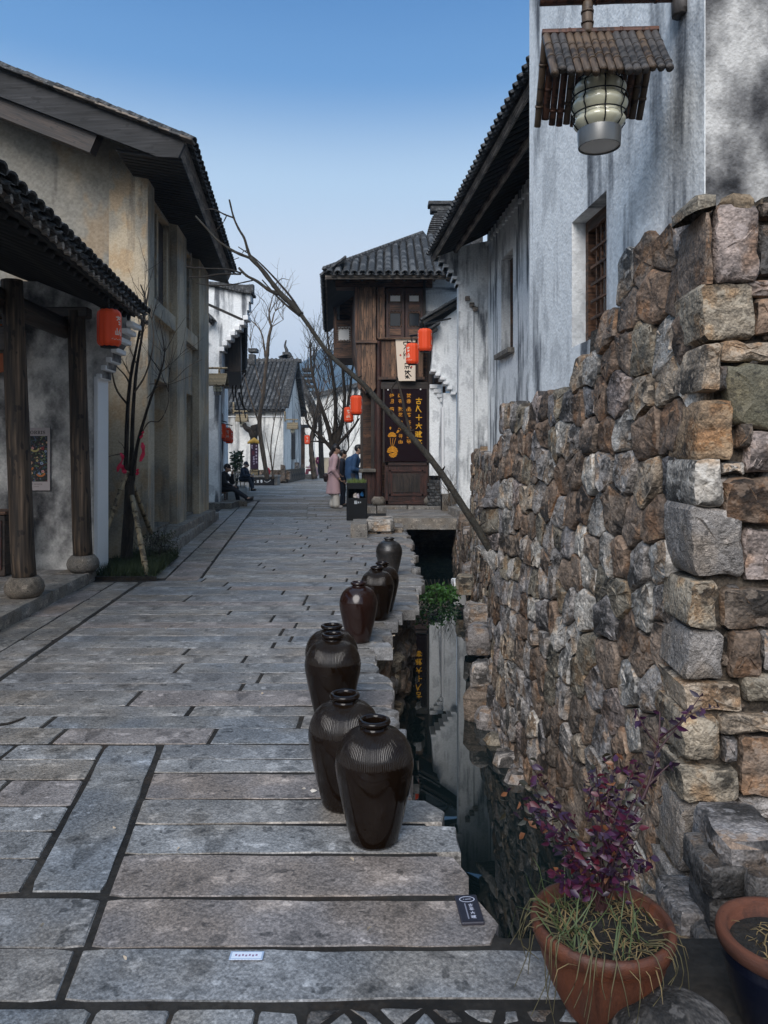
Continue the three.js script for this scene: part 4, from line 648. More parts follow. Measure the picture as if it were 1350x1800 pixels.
// ---------------------------------------------------------------- porch on the left
seed(51);
{
  const t = thing('porch_house', 'tiled porch on timber columns before a black-stained plaster wall', 'porch', V(-4, 0, -8));
  const kx = (d) => -2.78 - 0.077 * d, dEnd = 8.95;
  // raised platform: kerb stones along the street, flags behind
  for (let d = 3.6; d < dEnd;) { const e = Math.min(dEnd, d + rr(0.9, 1.5)); part(t, 'kerb_stone', pillow(resample([[kx(d) - 0.38, d + 0.006], [kx(d), d + 0.006], [kx(e), e - 0.006], [kx(e) - 0.38, e - 0.006]], 0.3, 0.006), [[0, -0.1], [0, 0.095], [0.018, 0.12], [0.05, 0.12]], (x, y, h) => V(x, h, -y), 0.003), pick([M.kerb, M.stoneTrim, slabMats[3]])); d = e; }
  for (let d = 3.6; d < dEnd; d += 0.9) for (const [a, b] of [[0.39, 1.1], [1.11, 2.4]]) part(t, 'floor_slab', pillow(resample([[kx(d) - b, d + 0.006], [kx(d) - a, d + 0.006], [kx(d) - a, Math.min(dEnd, d + 0.894)], [kx(d) - b, Math.min(dEnd, d + 0.894)]], 0.4, 0.004), [[0, 0], [0, 0.1], [0.012, 0.115], [0.04, 0.115]], (x, y, h) => V(x, h, -y), 0.002), pick([M.kerb, slabMats[1], slabMats[3]]));
  // end wall that looks at the viewer, with a stepped bracket at its street end
  const d = 9.05, f = new Frame(V(0, 0, -d), V(1, 0, 0)), P = (u, v) => [LX(u, d), HY(v, d)];
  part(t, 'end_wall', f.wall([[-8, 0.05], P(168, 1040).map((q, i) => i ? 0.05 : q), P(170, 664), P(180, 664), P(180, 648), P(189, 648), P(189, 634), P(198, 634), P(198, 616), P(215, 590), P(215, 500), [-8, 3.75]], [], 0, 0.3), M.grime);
  part(t, 'wall_end', [rbox(LX(166, d), LX(174, d), 0.02, HY(662, d), -d - 0.32, -d + 0.03, 0.012)], M.rim);
  for (const [u, v, w] of [[170, 660, 9], [178, 645, 10], [187, 631, 10], [196, 614, 11], [206, 596, 11], [214, 580, 12], [223, 568, 12]]) part(t, 'corbel', rbox(LX(u, d), LX(u + w, d), HY(v + 6, d), HY(v - 3, d), -d - 0.3, -d + 0.03, 0.012), M.rim);
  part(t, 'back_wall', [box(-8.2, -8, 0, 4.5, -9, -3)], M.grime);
  // columns on stone drums
  for (const [bu, bv, bd, tu] of [[43, 1044, 7.2, 21], [146, 992, 9.0 - 0.25, 131], [-140, 1100, 5.35, -166], [-560, 1200, 3.6, -588]]) {
    const b = at(bu, bv, bd); b.y = 0.12; const top = V(LX(tu, bd) + (bd > 8 ? 0.02 : 0), 3.2, -bd), pts = []; for (let i = 0; i <= 8; i++) pts.push(b.clone().lerp(top, i / 8).add(V(0, i ? 0 : 0.2, 0)));
    part(t, 'column', tube(pts, 0.112, 0.1, 14, 0.015), M.column);
    const g = lathe([[0, 0], [0.13, 0], [0.175, 0.05], [0.185, 0.1], [0.17, 0.15], [0.13, 0.2], [0, 0.2]], 20); g.translate(b.x, 0.118, b.z); part(t, 'column_base', uvBox(g), M.stoneTrim);
  }
  // timbers under the roof
  part(t, 'beam', [rbox(-8, LX(158, 8.75), HY(560, 8.75), HY(541, 8.75), -8.83, -8.67, 0.02)], M.woodDark);
  part(t, 'beam', [cyl(V(-3.56, 3.02, -3), V(-3.84, 3.02, -8.9), 0.12, 0.12, 10)], M.woodDark);
  part(t, 'beam', [rbox(-8, LX(30, 7.2), 2.5, 2.75, -7.28, -7.12, 0.02)], M.woodDark);
  // roof: eave line, boards, rafters, tiles
  const e1 = at(240, 552, 9.3), e0 = V(LX(0, 4.79) + 0.18, e1.y, -3.3); e0.x = e1.x + 0.121 * (9.3 - 3.3);
  const U = e1.clone().sub(e0), W = U.length(), up = V(-1, 0.4, -0.12).normalize(), N = U.clone().normalize().cross(up).normalize(); if (N.y < 0) N.negate();
  const off = (p, q, h = 0) => p.clone().addScaledVector(up, q).addScaledVector(N, h), un = U.clone().normalize();
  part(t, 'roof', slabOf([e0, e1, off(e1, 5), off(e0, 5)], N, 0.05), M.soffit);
  for (let x = 0.1; x < W; x += 0.21) { const p = e0.clone().addScaledVector(un, x).addScaledVector(N, -0.085).addScaledVector(up, 0.05); part(t, 'rafter', cyl(p, off(p, 3), 0.04, 0.04, 6), M.soffit); }
  part(t, 'eave_board', slabOf([off(e0, -0.01, -0.02), off(e1, -0.01, -0.02), off(e1, -0.01, 0.02), off(e0, -0.01, 0.02)], up.clone().negate(), 0.03), M.lath);
  tileRoof(t, off(e0, -0.13, 0.03), U, up, W, 5, { pitch: 0.18, expo: 0.15, s: 0.95, rowsSingle: 3, single: 285, panSingle: true });
  // small rafter ends, the light on them put into their pale colour
  for (let x = 0.09; x < W; x += 0.18) { const p = off(e0.clone().addScaledVector(un, x), -0.14, -0.0); const g = new THREE.CylinderGeometry(0.017, 0.01, 0.05, 8); g.scale(1, 1, 1.9); g.rotateX(Math.PI / 2); g.rotateY(Math.PI / 2 - 0.12); g.translate(p.x, p.y - 0.06, p.z); part(t, 'rafter_end', uvBox(g), M.lath); }
  // stained wall poster
  const pd = 9.02, px0 = LX(13, pd), px1 = LX(88, pd), py0 = HY(862, pd), py1 = HY(752, pd), pw = px1 - px0, ph = py1 - py0;
  const pg = new THREE.BoxGeometry(pw, ph, 0.006); pg.translate((px0 + px1) / 2, (py0 + py1) / 2, -pd);
  single('poster', pg, canvasMat(512, 768, (c, w, h) => {
    c.fillStyle = '#a79d9c'; c.fillRect(0, 0, w, h); c.fillStyle = '#1a1614'; c.font = 'bold 58px serif'; c.textAlign = 'right'; c.fillText('WILLIAM MORRIS', 458, 78);
    c.save(); c.beginPath(); c.rect(40, 100, 442, 560); c.clip(); c.fillStyle = '#10130f'; c.fillRect(40, 100, 442, 560);
    for (let i = 0; i < 420; i++) { c.fillStyle = pick(['#2c4660', '#32503a', '#1f3324', '#5a2b2f', '#3d4f6b', '#6d7a52', '#22303c']); c.save(); c.translate(40 + rnd() * 442, 100 + rnd() * 560); c.rotate(rnd() * 7); c.beginPath(); c.ellipse(0, 0, 6 + rnd() * 16, 3 + rnd() * 6, 0, 0, 7); c.fill(); c.restore(); }
    for (let i = 0; i < 34; i++) { const a = 40 + rnd() * 442, b = 100 + rnd() * 560, r = 8 + rnd() * 13; c.fillStyle = pick(['#c98e8a', '#c9a27c', '#8d2f33', '#b9a66b', '#7f93ad']); for (let k = 0; k < 5; k++) { c.beginPath(); c.arc(a + Math.cos(k * 1.257) * r * 0.6, b + Math.sin(k * 1.257) * r * 0.6, r * 0.5, 0, 7); c.fill(); } c.fillStyle = '#3a2118'; c.beginPath(); c.arc(a, b, r * 0.3, 0, 7); c.fill(); }
    c.lineWidth = 22; c.lineCap = 'round'; for (const [a, b, col] of [[330, 235, '#a89a60'], [260, 470, '#b4682e'], [400, 540, '#b4682e']]) { c.strokeStyle = col; c.beginPath(); c.arc(a, b, 52, 0.5, 2.4); c.stroke(); }
    c.restore(); c.fillStyle = '#3a3433'; c.font = '22px serif'; c.fillText('ART  MUSEUM', 420, 700); c.font = '15px serif'; c.fillText('LONDON', 380, 726);
  }, { roughness: 0.6 }), 'printed floral poster on the stained wall, partly behind a column', 'poster');
  // cupboard at the edge of the picture
  const q = 8.4, cb = thing('wooden_cabinet', 'dark wooden cabinet against the stained porch wall', 'cabinet', V(LX(-20, q), 0.12, -q));
  part(cb, 'body', rbox(LX(-70, q), LX(9, q), 0.12, HY(905, q), -q - 0.4, -q, 0.015), M.woodDark); part(cb, 'cabinet_top', rbox(LX(-73, q), LX(12, q), HY(905, q), HY(899, q), -q - 0.42, -q + 0.03, 0.01), M.wood);
  part(cb, 'door', rbox(LX(-30, q), LX(4, q), 0.2, HY(915, q), -q, -q + 0.02, 0.008), M.woodRed);
  const hd = 8.9; single('round_sign', (() => { const g = new THREE.CylinderGeometry(0.3, 0.3, 0.03, 24); g.rotateX(Math.PI / 2); g.translate(LX(-8, hd), HY(612, hd), -hd); return uvBox(g); })(), mat(0.34, 0.09, 0.03, { rough: 0.7 }), 'faded orange round sign on the shadowed porch wall', 'sign');
}

// ---------------------------------------------------------------- beige two-storey house
seed(52);
{
  const K = -0.08, x0 = -3.586, dc = 10.8, fr = new Frame(V(x0, 0, -dc), V(K, 0, -1)), c = Math.hypot(1, K), s = (d) => (d - dc) * c, L = s(16.45);
  const t = thing('beige_house', 'beige two-storey house with gable, tall windows and dark doorways', 'house', V(-5, 0, -13));
  const yT = 5.95;
  // facade
  part(t, 'facade', fr.wall([[0, 0], [L, 0], [L, yT], [0, yT]], [[s(11.25), 0.3, s(12.9), 2.72], [s(13.95), 0.3, s(15.2), 2.72], [s(11.25), 3.92, s(12.9), 5.5], [s(13.85), 3.92, s(15.05), 5.5]], 0, 0.42), M.cream);
  for (const [a, b] of [[10.8, 11.2], [12.95, 13.8], [15.2, 16.45]]) part(t, 'pilaster', fr.rbox(s(a) - (a === 10.8 ? 0.004 : 0), s(b), 0.05, yT - 0.01, -0.05, 0.14, 0.012), M.cream);
  for (const [a, b] of [[11.2, 12.95], [13.8, 15.2]]) part(t, 'sill_band', fr.rbox(s(a), s(b), 3.66, 3.92, -0.3, 0.11, 0.012), M.cream);
  for (const [a, b, n] of [[11.25, 12.9, 2], [13.85, 15.05, 2]]) {
    const w = part(t, 'window', [fr.box(s(a), s(b), 3.92, 4.0, -0.3, -0.12), fr.box(s(a), s(b), 5.42, 5.5, -0.3, -0.12)], M.woodRed);
    for (let i = 0; i <= n; i++) part(w, 'mullion', fr.box(s(a) + (s(b) - s(a) - 0.13) * i / n, s(a) + (s(b) - s(a) - 0.13) * i / n + 0.13, 4, 5.42, -0.3, -0.01, true), M.cream);
    part(w, 'pane', fr.box(s(a), s(b), 4, 5.42, -0.09, -0.07), M.woodDark);
  }
  for (const [a, b] of [[11.25, 12.9], [13.95, 15.2]]) {
    const dd = part(t, 'door', [fr.box(s(a), s(b), 0.3, 2.72, -0.42, -0.36, true)], M.woodDark);
    const n = 4; for (let i = 0; i < n; i++) part(dd, 'leaf', fr.rbox(s(a) + 0.03 + (s(b) - s(a) - 0.06) * i / n, s(a) + (s(b) - s(a) - 0.06) * (i + 1) / n, 0.36, 2.6, -0.36, -0.3 + (i % 2) * 0.015, 0.01, true), i % 2 ? M.woodRed : M.wood);
    part(t, 'threshold', fr.rbox(s(a), s(b), 0.2, 0.34, -0.42, 0.02, 0.012), M.stoneTrim);
  }
  // gable
  const f = new Frame(V(x0, 0, -dc), V(1, 0, 0)), rise = 0.425;
  part(t, 'gable_wall', f.wall([[-7, 0], [0, 0], [0, yT], [-7, yT + 7 * rise - 0.2]], [], 0, 0.3), M.beige);
  part(t, 'far_wall', [box(-10.6, -4.05, 0, 5.4, -16.45, -16.2)], M.beige);
  // roof
  const yE = 5.6, exA = -2.7, exB = -3.56, dA = 9.85, dB = 17.0, e0 = V(exA, yE, -dA), e1 = V(exB, yE, -dB), U = e1.clone().sub(e0), W = U.length(), un = U.clone().normalize(), up = V(-1, rise, -0.12).normalize(), N = un.clone().cross(up).normalize(); if (N.y < 0) N.negate();
  const off = (p, q, h = 0) => p.clone().addScaledVector(up, q).addScaledVector(N, h);
  part(t, 'roof', slabOf([off(e0, 0, 0.1), off(e1, 0, 0.1), off(e1, 8.2, 0.1), off(e0, 8.2, 0.1)], N, 0.06), M.soffit);
  tileRoof(t, off(e0, -0.1, 0.13), U, up, W, 8.2, { pitch: 0.2, expo: 0.16, rowsSingle: 2, single: 120, panSingle: true });
  // barge board, the purlin behind it and the flat board ceiling under the eave
  part(t, 'barge_board', slabOf([off(e0, -0.03, 0.06), off(e0, 8.2, 0.06), off(e0, 8.2, -0.3), off(e0, 0.25, -0.24), off(e0, -0.03, -0.15)].map((p) => p.clone().add(V(0, 0, 0.02))), V(0, 0, 1), 0.06), M.barge);
  { const g = box(1.2, 8.2, 0.2, 0.5, -0.16, 0.0); const Xr = up.clone(), Zr = V(0, 0, 1), Yr = Zr.clone().cross(Xr).normalize(); const Z2 = Xr.clone().cross(Yr); g.applyMatrix4(new THREE.Matrix4().makeBasis(Xr, Yr, Z2).setPosition(e0.clone().add(V(0, 0, -0.05)))); part(t, 'verge_beam', g, M.woodDark); }
  for (let q = -0.05; q < 8; q += 0.16) part(t, 'verge_tile', (() => { const g = rbox(-0.085, 0.085, 0, 0.03, -0.09, 0.1, 0.008); g.rotateZ(-Math.atan(rise) + 0.08); const p = off(e0, q, 0.1); g.translate(p.x, p.y, p.z + 0.02); return g; })(), pick([M.lath, M.tileB, M.lath]));
  const soff = (d, q) => V(lerp(exA, x0 + 0.0, q) + (d - dA) * (q < 0.5 ? -0.1203 : -0.08), yE - 0.14 + q * 0.14, -d);
  part(t, 'eave_ceiling', flat([poly3([soff(dA, 0), soff(dB, 0), soff(dB, 1.0), soff(dA, 1.0)])]), M.soffit);
  const slats = []; for (let d = dA + 0.06; d < dB; d += 0.115) slats.push(slabOf([soff(d, 0), soff(d + 0.085, 0), soff(d + 0.085, 1), soff(d, 1)].map((p) => p.clone().add(V(0, -0.001, 0))), V(0, 1, 0), 0.028)); stuff(part(t, 'eave_slats', slats, M.barge));
  part(t, 'eave_board', slabOf([off(e0, -0.02, 0.1), off(e1, -0.02, 0.1), off(e1, -0.02, -0.1), off(e0, -0.02, -0.1)], up.clone().negate(), 0.035), M.lath);
  // steps
  const kx = (d) => -3.13 - 0.114 * (d - 10.8);
  const st = thing('door_steps', 'worn stone steps along the front of the beige house', 'steps', V(-3.5, 0, -13));
  for (let d = 10.6; d < 17.3;) { const e = Math.min(17.4, d + rr(1.1, 2)); part(st, 'stone', pillow(resample([[kx(d) - 0.45, d + 0.008], [kx(d), d + 0.008], [kx(e), e - 0.008], [kx(e) - 0.45, e - 0.008]], 0.35, 0.008), [[0, -0.05], [0, 0.14], [0.02, 0.165], [0.06, 0.165]], (x, y, h) => V(x, h, -y), 0.004), pick([M.kerb, M.stoneTrim])); d = e; }
  for (let d = 10.9; d < 16.3;) { const e = Math.min(16.4, d + rr(1.3, 2)); const X = (q) => x0 + K * (q - dc); part(st, 'upper_stone', pillow(resample([[X(d) - 0.1, d + 0.008], [X(d) + 0.3, d + 0.008], [X(e) + 0.3, e - 0.008], [X(e) - 0.1, e - 0.008]], 0.35, 0.006), [[0, 0.1], [0, 0.27], [0.015, 0.295], [0.05, 0.295]], (x, y, h) => V(x, h, -y), 0.003), pick([M.kerb, M.stoneTrim])); d = e; }
}

// ---------------------------------------------------------------- white house with the flaring end wall, down the street on the left
seed(53);
{
  const d = 21, f = new Frame(V(0, 0, -d), V(1, 0, 0)), P = (u, v) => [LX(u, d), HY(v, d)];
  const t = thing('white_house', 'white house with flaring tiled end wall and dark eave, by the lanterns', 'house', V(-5, 0, -24));
  part(t, 'end_wall', f.wall([[-9.5, 0], P(384, 920).map((q, i) => i ? 0 : q), P(384, 740), P(386, 690), P(390, 640), P(390, 617), P(395, 617), P(395, 606), P(401, 606), P(401, 597), P(408, 597), P(408, 588), P(416, 588), P(416, 580), P(424, 580), P(424, 571), P(431, 571), P(431, 562), P(434, 562), P(434, 545), P(437, 545), P(437, 530), P(441, 530), P(441, 518), P(420, 514), P(400, 509), P(370, 504), P(340, 500), [-9.5, HY(497, d)]], [], 0, 0.4), M.white);
  for (const [u, v] of [[386, 612], [391, 602], [398, 593], [405, 584], [413, 575], [421, 566], [428, 557]]) part(t, 'corbel', rbox(LX(u, d), LX(u + 9, d), HY(v + 6, d), HY(v - 2, d), -d - 0.4, -d + 0.08, 0.015), M.rim);
  // tiled coping curving up to its end
  const cp = [[338, 494], [352, 496], [366, 498], [382, 501], [398, 505], [414, 509], [430, 512], [444, 513]];
  for (let i = 0; i < cp.length - 1; i++) { const [a, b] = [cp[i], cp[i + 1]]; for (let k = 0; k < 3; k++) { const u = lerp(a[0], b[0], k / 3), v = lerp(a[1], b[1], k / 3); part(t, 'coping_tile', rbox(LX(u, d), LX(u + 5.4, d), HY(v + 5, d), HY(v, d), -d - 0.55, -d + 0.14, 0.02), pick(tileMats)); } part(t, 'ridge_tile', f.wall([[LX(a[0], d), HY(a[1], d)], [LX(b[0], d), HY(b[1], d)], [LX(b[0], d), HY(b[1] - 3 - i * 2, d)], [LX(a[0], d), HY(a[1] - 3 - Math.max(0, i - 1) * 2, d)]], [], -0.1, 0.22), M.tile); }
  // small roof set in the wall, left
  { const a = at(347, 540, d - 0.2), b = at(374, 567, d - 0.2); const up = a.clone().sub(b); part(t, 'small_roof', slabOf([b, a, a.clone().add(V(0, 0, -0.5)), b.clone().add(V(0, 0, -0.5))], V(0.5, 0.8, 0), 0.08), M.soffit); tileRoof(t, b.clone().add(V(0, 0, 0.35)), V(0, 0, -1), up, 0.9, up.length(), { pitch: 0.2, expo: 0.14 }); part(t, 'scroll_bracket', tube(curve([at(371, 568, d - 0.1), at(362, 576, d - 0.1), at(357, 590, d - 0.1), at(366, 600, d - 0.1)], 10), 0.05, 0.04, 7), M.rim); for (const [u, v] of [[365, 603], [360, 611], [356, 620], [353, 630]]) part(t, 'corbel', rbox(LX(u - 8, d), LX(u, d), HY(v + 5, d), HY(v, d), -d, -d + 0.1, 0.01), M.rim); }
  // street side, turning away to the left
  const K = -0.187, xw = (q) => LX(384, d) + K * (q - d), sf = new Frame(V(xw(d + 0.4), 0, -d - 0.4), V(K, 0, -1)), L = 11.5;
  part(t, 'front_wall', sf.wall([[0, 0], [L, 0], [L, 5.3], [0, 5.3]], [[2.2, 0.3, 4.2, 2.9]], 0, 0.3), M.white);
  part(t, 'door', sf.box(2.2, 4.2, 0.3, 2.9, -0.3, -0.2, true), M.wood); for (let i = 0; i < 4; i++) part(t, 'door_board', sf.box(2.25 + i * 0.5, 2.7 + i * 0.5, 0.35, 2.8, -0.2, -0.15, true), pick([M.wood, M.woodRed]));
  part(t, 'door_step', [box(-5.6, LX(413, d), 0, 0.17, -d - 3, -d + 0.5), sf.box(0, L, 0, 0.16, -0.1, 0.8)], M.stoneTrim);
  // eave: dark boards seen from below
  const xe = (q) => LX(432, d) + K * (q - d), e0 = V(xe(d), 5.34, -d), e1 = V(xe(33), 5.34, -33), up = V(-1, 0.45, 0).normalize(), U = e1.clone().sub(e0), N = U.clone().normalize().cross(up).normalize(); if (N.y < 0) N.negate();
  part(t, 'roof', slabOf([e0, e1, e1.clone().addScaledVector(up, 4), e0.clone().addScaledVector(up, 4)], N, 0.07), M.soffit);
  for (let q = d + 0.2; q < 33; q += 0.45) part(t, 'rafter', cyl(V(xe(q), 5.24, -q), V(xe(q) - 1.2, 5.24 + 0.54, -q), 0.05, 0.05, 5), M.soffit);
  tileRoof(t, e0.clone().addScaledVector(N, 0.03), U, up, U.length(), 4, { pitch: 0.23, expo: 0.2, rowsSingle: 1, single: 50, s: 1.1 });
  // dark boarded bay under the eave
  part(t, 'boarded_bay', [sf.box(0.2, 6, 3.95, 5.2, 0, 0.62, true)], M.woodDark);
  // another upturned wall end showing behind
  part(t, 'coping_tile', [box(LX(436, 33), LX(451, 33), HY(618, 33), HY(612, 33), -33.6, -33), box(LX(436, 33), LX(447, 33), HY(640, 33), HY(622, 33), -33.5, -33.1)], M.tile);
}

// ---------------------------------------------------------------- far houses where the street bends
seed(54);
{
  const t = thing('white_house', 'sunlit white house with grey tiled roof on a rubble base at the bend', 'house', V(-7, 0, -42));
  const d = 40, A = V(LX(396, d), 0, -d), Bc = V(LX(498, d), 0, -d), Cc = V(LX(529, 46), 0, -46), f = new Frame(A, V(1, 0, 0)), w = Bc.x - A.x, yw = 4.0, sf = new Frame(Bc, Cc.clone().sub(Bc)), sl = Bc.distanceTo(Cc);
  part(t, 'wall', f.wall([[0, 0.5], [w, 0.5], [w, yw + 0.2], [0, yw + 0.2]], [], 0, 0.4), M.whiteFar);
  part(t, 'cornice', f.rbox(0, w + 0.05, 3.55, 3.62, -0.1, 0.06, 0.02), M.rim);
  // gable wall rises to the ridge
  part(t, 'gable_wall', sf.wall([[0.01, 0.5], [sl, 0.5], [sl, 4.6], [sl * 0.55, HY(640, 43)], [0.01, yw]], [], 0, 0.4), M.whiteFar);
  const yR = HY(637, 43.3), e0 = V(A.x - 0.4, yw - 0.12, -d + 0.35), e1 = V(Bc.x + 0.12, yw - 0.12, -d + 0.35), up = V(0.35, yR - yw + 0.12, -3.4), ul = up.length(), U = V(1, 0, 0);
  part(t, 'roof', slabOf([e0, e1, e1.clone().add(up), e0.clone().add(up)], V(0, 0.8, 0.6), 0.1), M.tileC);
  tileRoof(t, e0, U, up, e1.x - e0.x, ul, { pitch: 0.245, expo: 0.3, s: 1.25, single: 0 });
  part(t, 'ridge', rbox(e0.x + 0.3, e1.x + 0.5, yR - 0.05, yR + 0.16, -d - 3.35, -d - 2.9, 0.03), M.tile);
  // verge tiles down both slopes of the gable
  for (let i = 0; i < 26; i++) { const s = i / 25, p = sf.p(lerp(0.0, sl * 0.55, s), lerp(yw + 0.05, HY(638, 43), s), 0.1); part(t, 'verge_tile', rbox(p.x - 0.18, p.x + 0.18, p.y, p.y + 0.24, p.z - 0.2, p.z + 0.2, 0.02), pick(tileMats)); }
  for (let i = 0; i < 26; i++) { const s = i / 25, p = sf.p(lerp(sl * 0.55, sl + 0.4, s), lerp(HY(638, 43), 3.9, s), 0.1); part(t, 'verge_tile', rbox(p.x - 0.2, p.x + 0.2, p.y, p.y + 0.24, p.z - 0.2, p.z + 0.2, 0.02), pick(tileMats)); }
  // rubble base
  const cells = (fx, L, key) => { const pts = []; for (let y = -0.1; y < 0.85; y += 0.19) for (let x = rr(0, 0.2); x < L; x += rr(0.2, 0.36)) pts.push([x, y + rr(-0.05, 0.05)]); for (const c of voronoi(pts, 0.5)) { const m = c.reduce((s, p) => s + p[1], 0) / c.length; if (m < 0 || m > 0.72) continue; part(t, 'stone', pillow(shrink(c, 0.015), [[0, -0.05], [0.02, 0.1], [0.06, 0.16]], (a, b, h) => fx.p(a, b, h), 0.015), pick([stoneMats[2], stoneMats[4], stoneMats[0], stoneMats[3], stoneMats[10]])); } };
  cells(new Frame(V(LX(452, d), 0, -d + 0.25), V(1, 0, 0)), Bc.x - LX(452, d)); cells(new Frame(Bc.clone().add(V(0.02, 0, 0.25)), Cc.clone().sub(Bc)), sl);
  part(t, 'mortar_core', [box(LX(440, d), Bc.x, -0.1, 0.7, -d - 0.3, -d + 0.25), sf.box(0, sl, -0.1, 0.7, -0.4, 0.26)], M.mortar);
  part(t, 'drain_slot', sf.box(sl * 0.42, sl * 0.6, 1.25, 2.9, 0, 0.06), M.woodDark);
  // doorway beyond the gable
  const dq = 47; part(t, 'door', [box(LX(527, dq), LX(535, dq), 0.3, HY(752, dq), -dq - 0.3, -dq, true)], M.wood); part(t, 'door_hood', rbox(LX(523, dq), LX(543, dq), HY(752, dq), HY(747, dq), -dq - 0.5, -dq + 0.6, 0.03), M.tile); part(t, 'door_step', [box(LX(527, dq), LX(552, dq), 0, 0.28, -dq - 0.5, -dq + 0.7), box(LX(536, dq), LX(556, dq), 0, 0.14, -dq + 0.72, -dq + 1.1)], M.kerb);
}
{
  const d = 52, f = new Frame(V(0, 0, -d), V(1, 0, 0)), P = (u, v) => [LX(u, d), HY(v, d)];
  const t = thing('white_house', 'white house behind with an upturned ridge and steep tiled verge', 'house', V(-5, 0, -d));
  part(t, 'wall', f.wall([P(440, 660), P(440, 850).map((q, i) => i ? 0 : q), P(552, 850).map((q, i) => i ? 0 : q), P(552, 700), P(520, 648), P(505, 630), P(480, 650)], [], 0, 0.4), M.whiteFar);
  for (let i = 0; i < 22; i++) { const s = i / 21, u = lerp(505, 556, s), v = lerp(620, 728, s) - Math.sin(s * 3.1) * 6; part(t, 'verge_tile', rbox(LX(u - 7, d), LX(u + 6, d), HY(v + 7, d), HY(v, d), -d - 0.6, -d + 0.5, 0.03), pick(tileMats)); }
  for (let i = 0; i < 6; i++) part(t, 'verge_tile', rbox(LX(500 - i * 1.8, d), LX(508 - i * 1.8, d), HY(633 - i * 0.6, d), HY(624 + i * 0.7, d), -d - 0.6, -d + 0.5, 0.03), pick(tileMats));
  part(t, 'ridge_finial', tube(curve([at(503, 626, d), at(504, 616, d), at(501, 608, d), at(503, 598, d)], 8), 0.16, 0.05, 6), M.tile);
  for (let i = 0; i < 9; i++) part(t, 'roof_tile', rbox(LX(534 + i * 2 - 5, d), LX(546 + i, d), HY(650 + i * 10, d), HY(645 + i * 10, d), -d - 1.6 + i * 0.1, -d - 0.7, 0.03), pick(tileMats));
}
{
  const d = 66, f = new Frame(V(0, 0, -d), V(1, 0, 0)), P = (u, v) => [LX(u, d), HY(v, d)];
  const t = thing('white_house', 'long low white wall with tiled coping closing the far street', 'house', V(-4, 0, -d));
  part(t, 'wall', f.wall([P(520, 850).map((q, i) => i ? 0 : q), P(660, 850).map((q, i) => i ? 0 : q), P(660, 672), P(575, 690), P(552, 694), P(520, 694)], [], 0, 0.4), M.whiteFar);
  for (let i = 0; i < 34; i++) { const u = 546 + i * 3.4, v = lerp(696, 668, i / 33); part(t, 'coping_tile', rbox(LX(u, d), LX(u + 3.6, d), HY(v + 5, d), HY(v - 3, d), -d - 0.6, -d + 0.4, 0.03), pick(tileMats)); }
  part(t, 'wall_upper', f.wall([P(574, 695), P(660, 695), P(660, 676), P(574, 682)], [], -1.2, 0.3), M.whiteFar);
  part(t, 'garden_wall', [box(LX(520, 62), LX(620, 62), 0, 1.3, -62.3, -62)], M.cream);
}
// wooded hills on the horizon
seed(55);
{
  const g = new THREE.PlaneGeometry(3600, 900, 120, 24); g.rotateX(-Math.PI / 2); const p = g.attributes.position, prof = table([[-1800, 150], [-420, 190], [-260, 182], [-180, 178], [-150, 192], [-120, 214], [-80, 208], [-20, 186], [60, 170], [1800, 150]]);
  for (let i = 0; i < p.count; i++) { const x = p.getX(i), z = p.getZ(i), e = Math.max(0, 1 - (z / 450) ** 2); p.setY(i, -2 + prof(x) * e * (0.97 + 0.05 * fbm((x / 3600 + 0.5), (z / 900 + 0.5), 60, 14, 3, 5))); p.setZ(i, z - 1500); }
  g.computeVertexNormals(); struct('hills', uvBox(g), mat(0.05, 0.07, 0.05, { map: 'rock', tile: 60, rough: 1 }));
}
scene.fog = new THREE.FogExp2(new THREE.Color().setRGB(0.45, 0.68, 0.95), 0.0005);

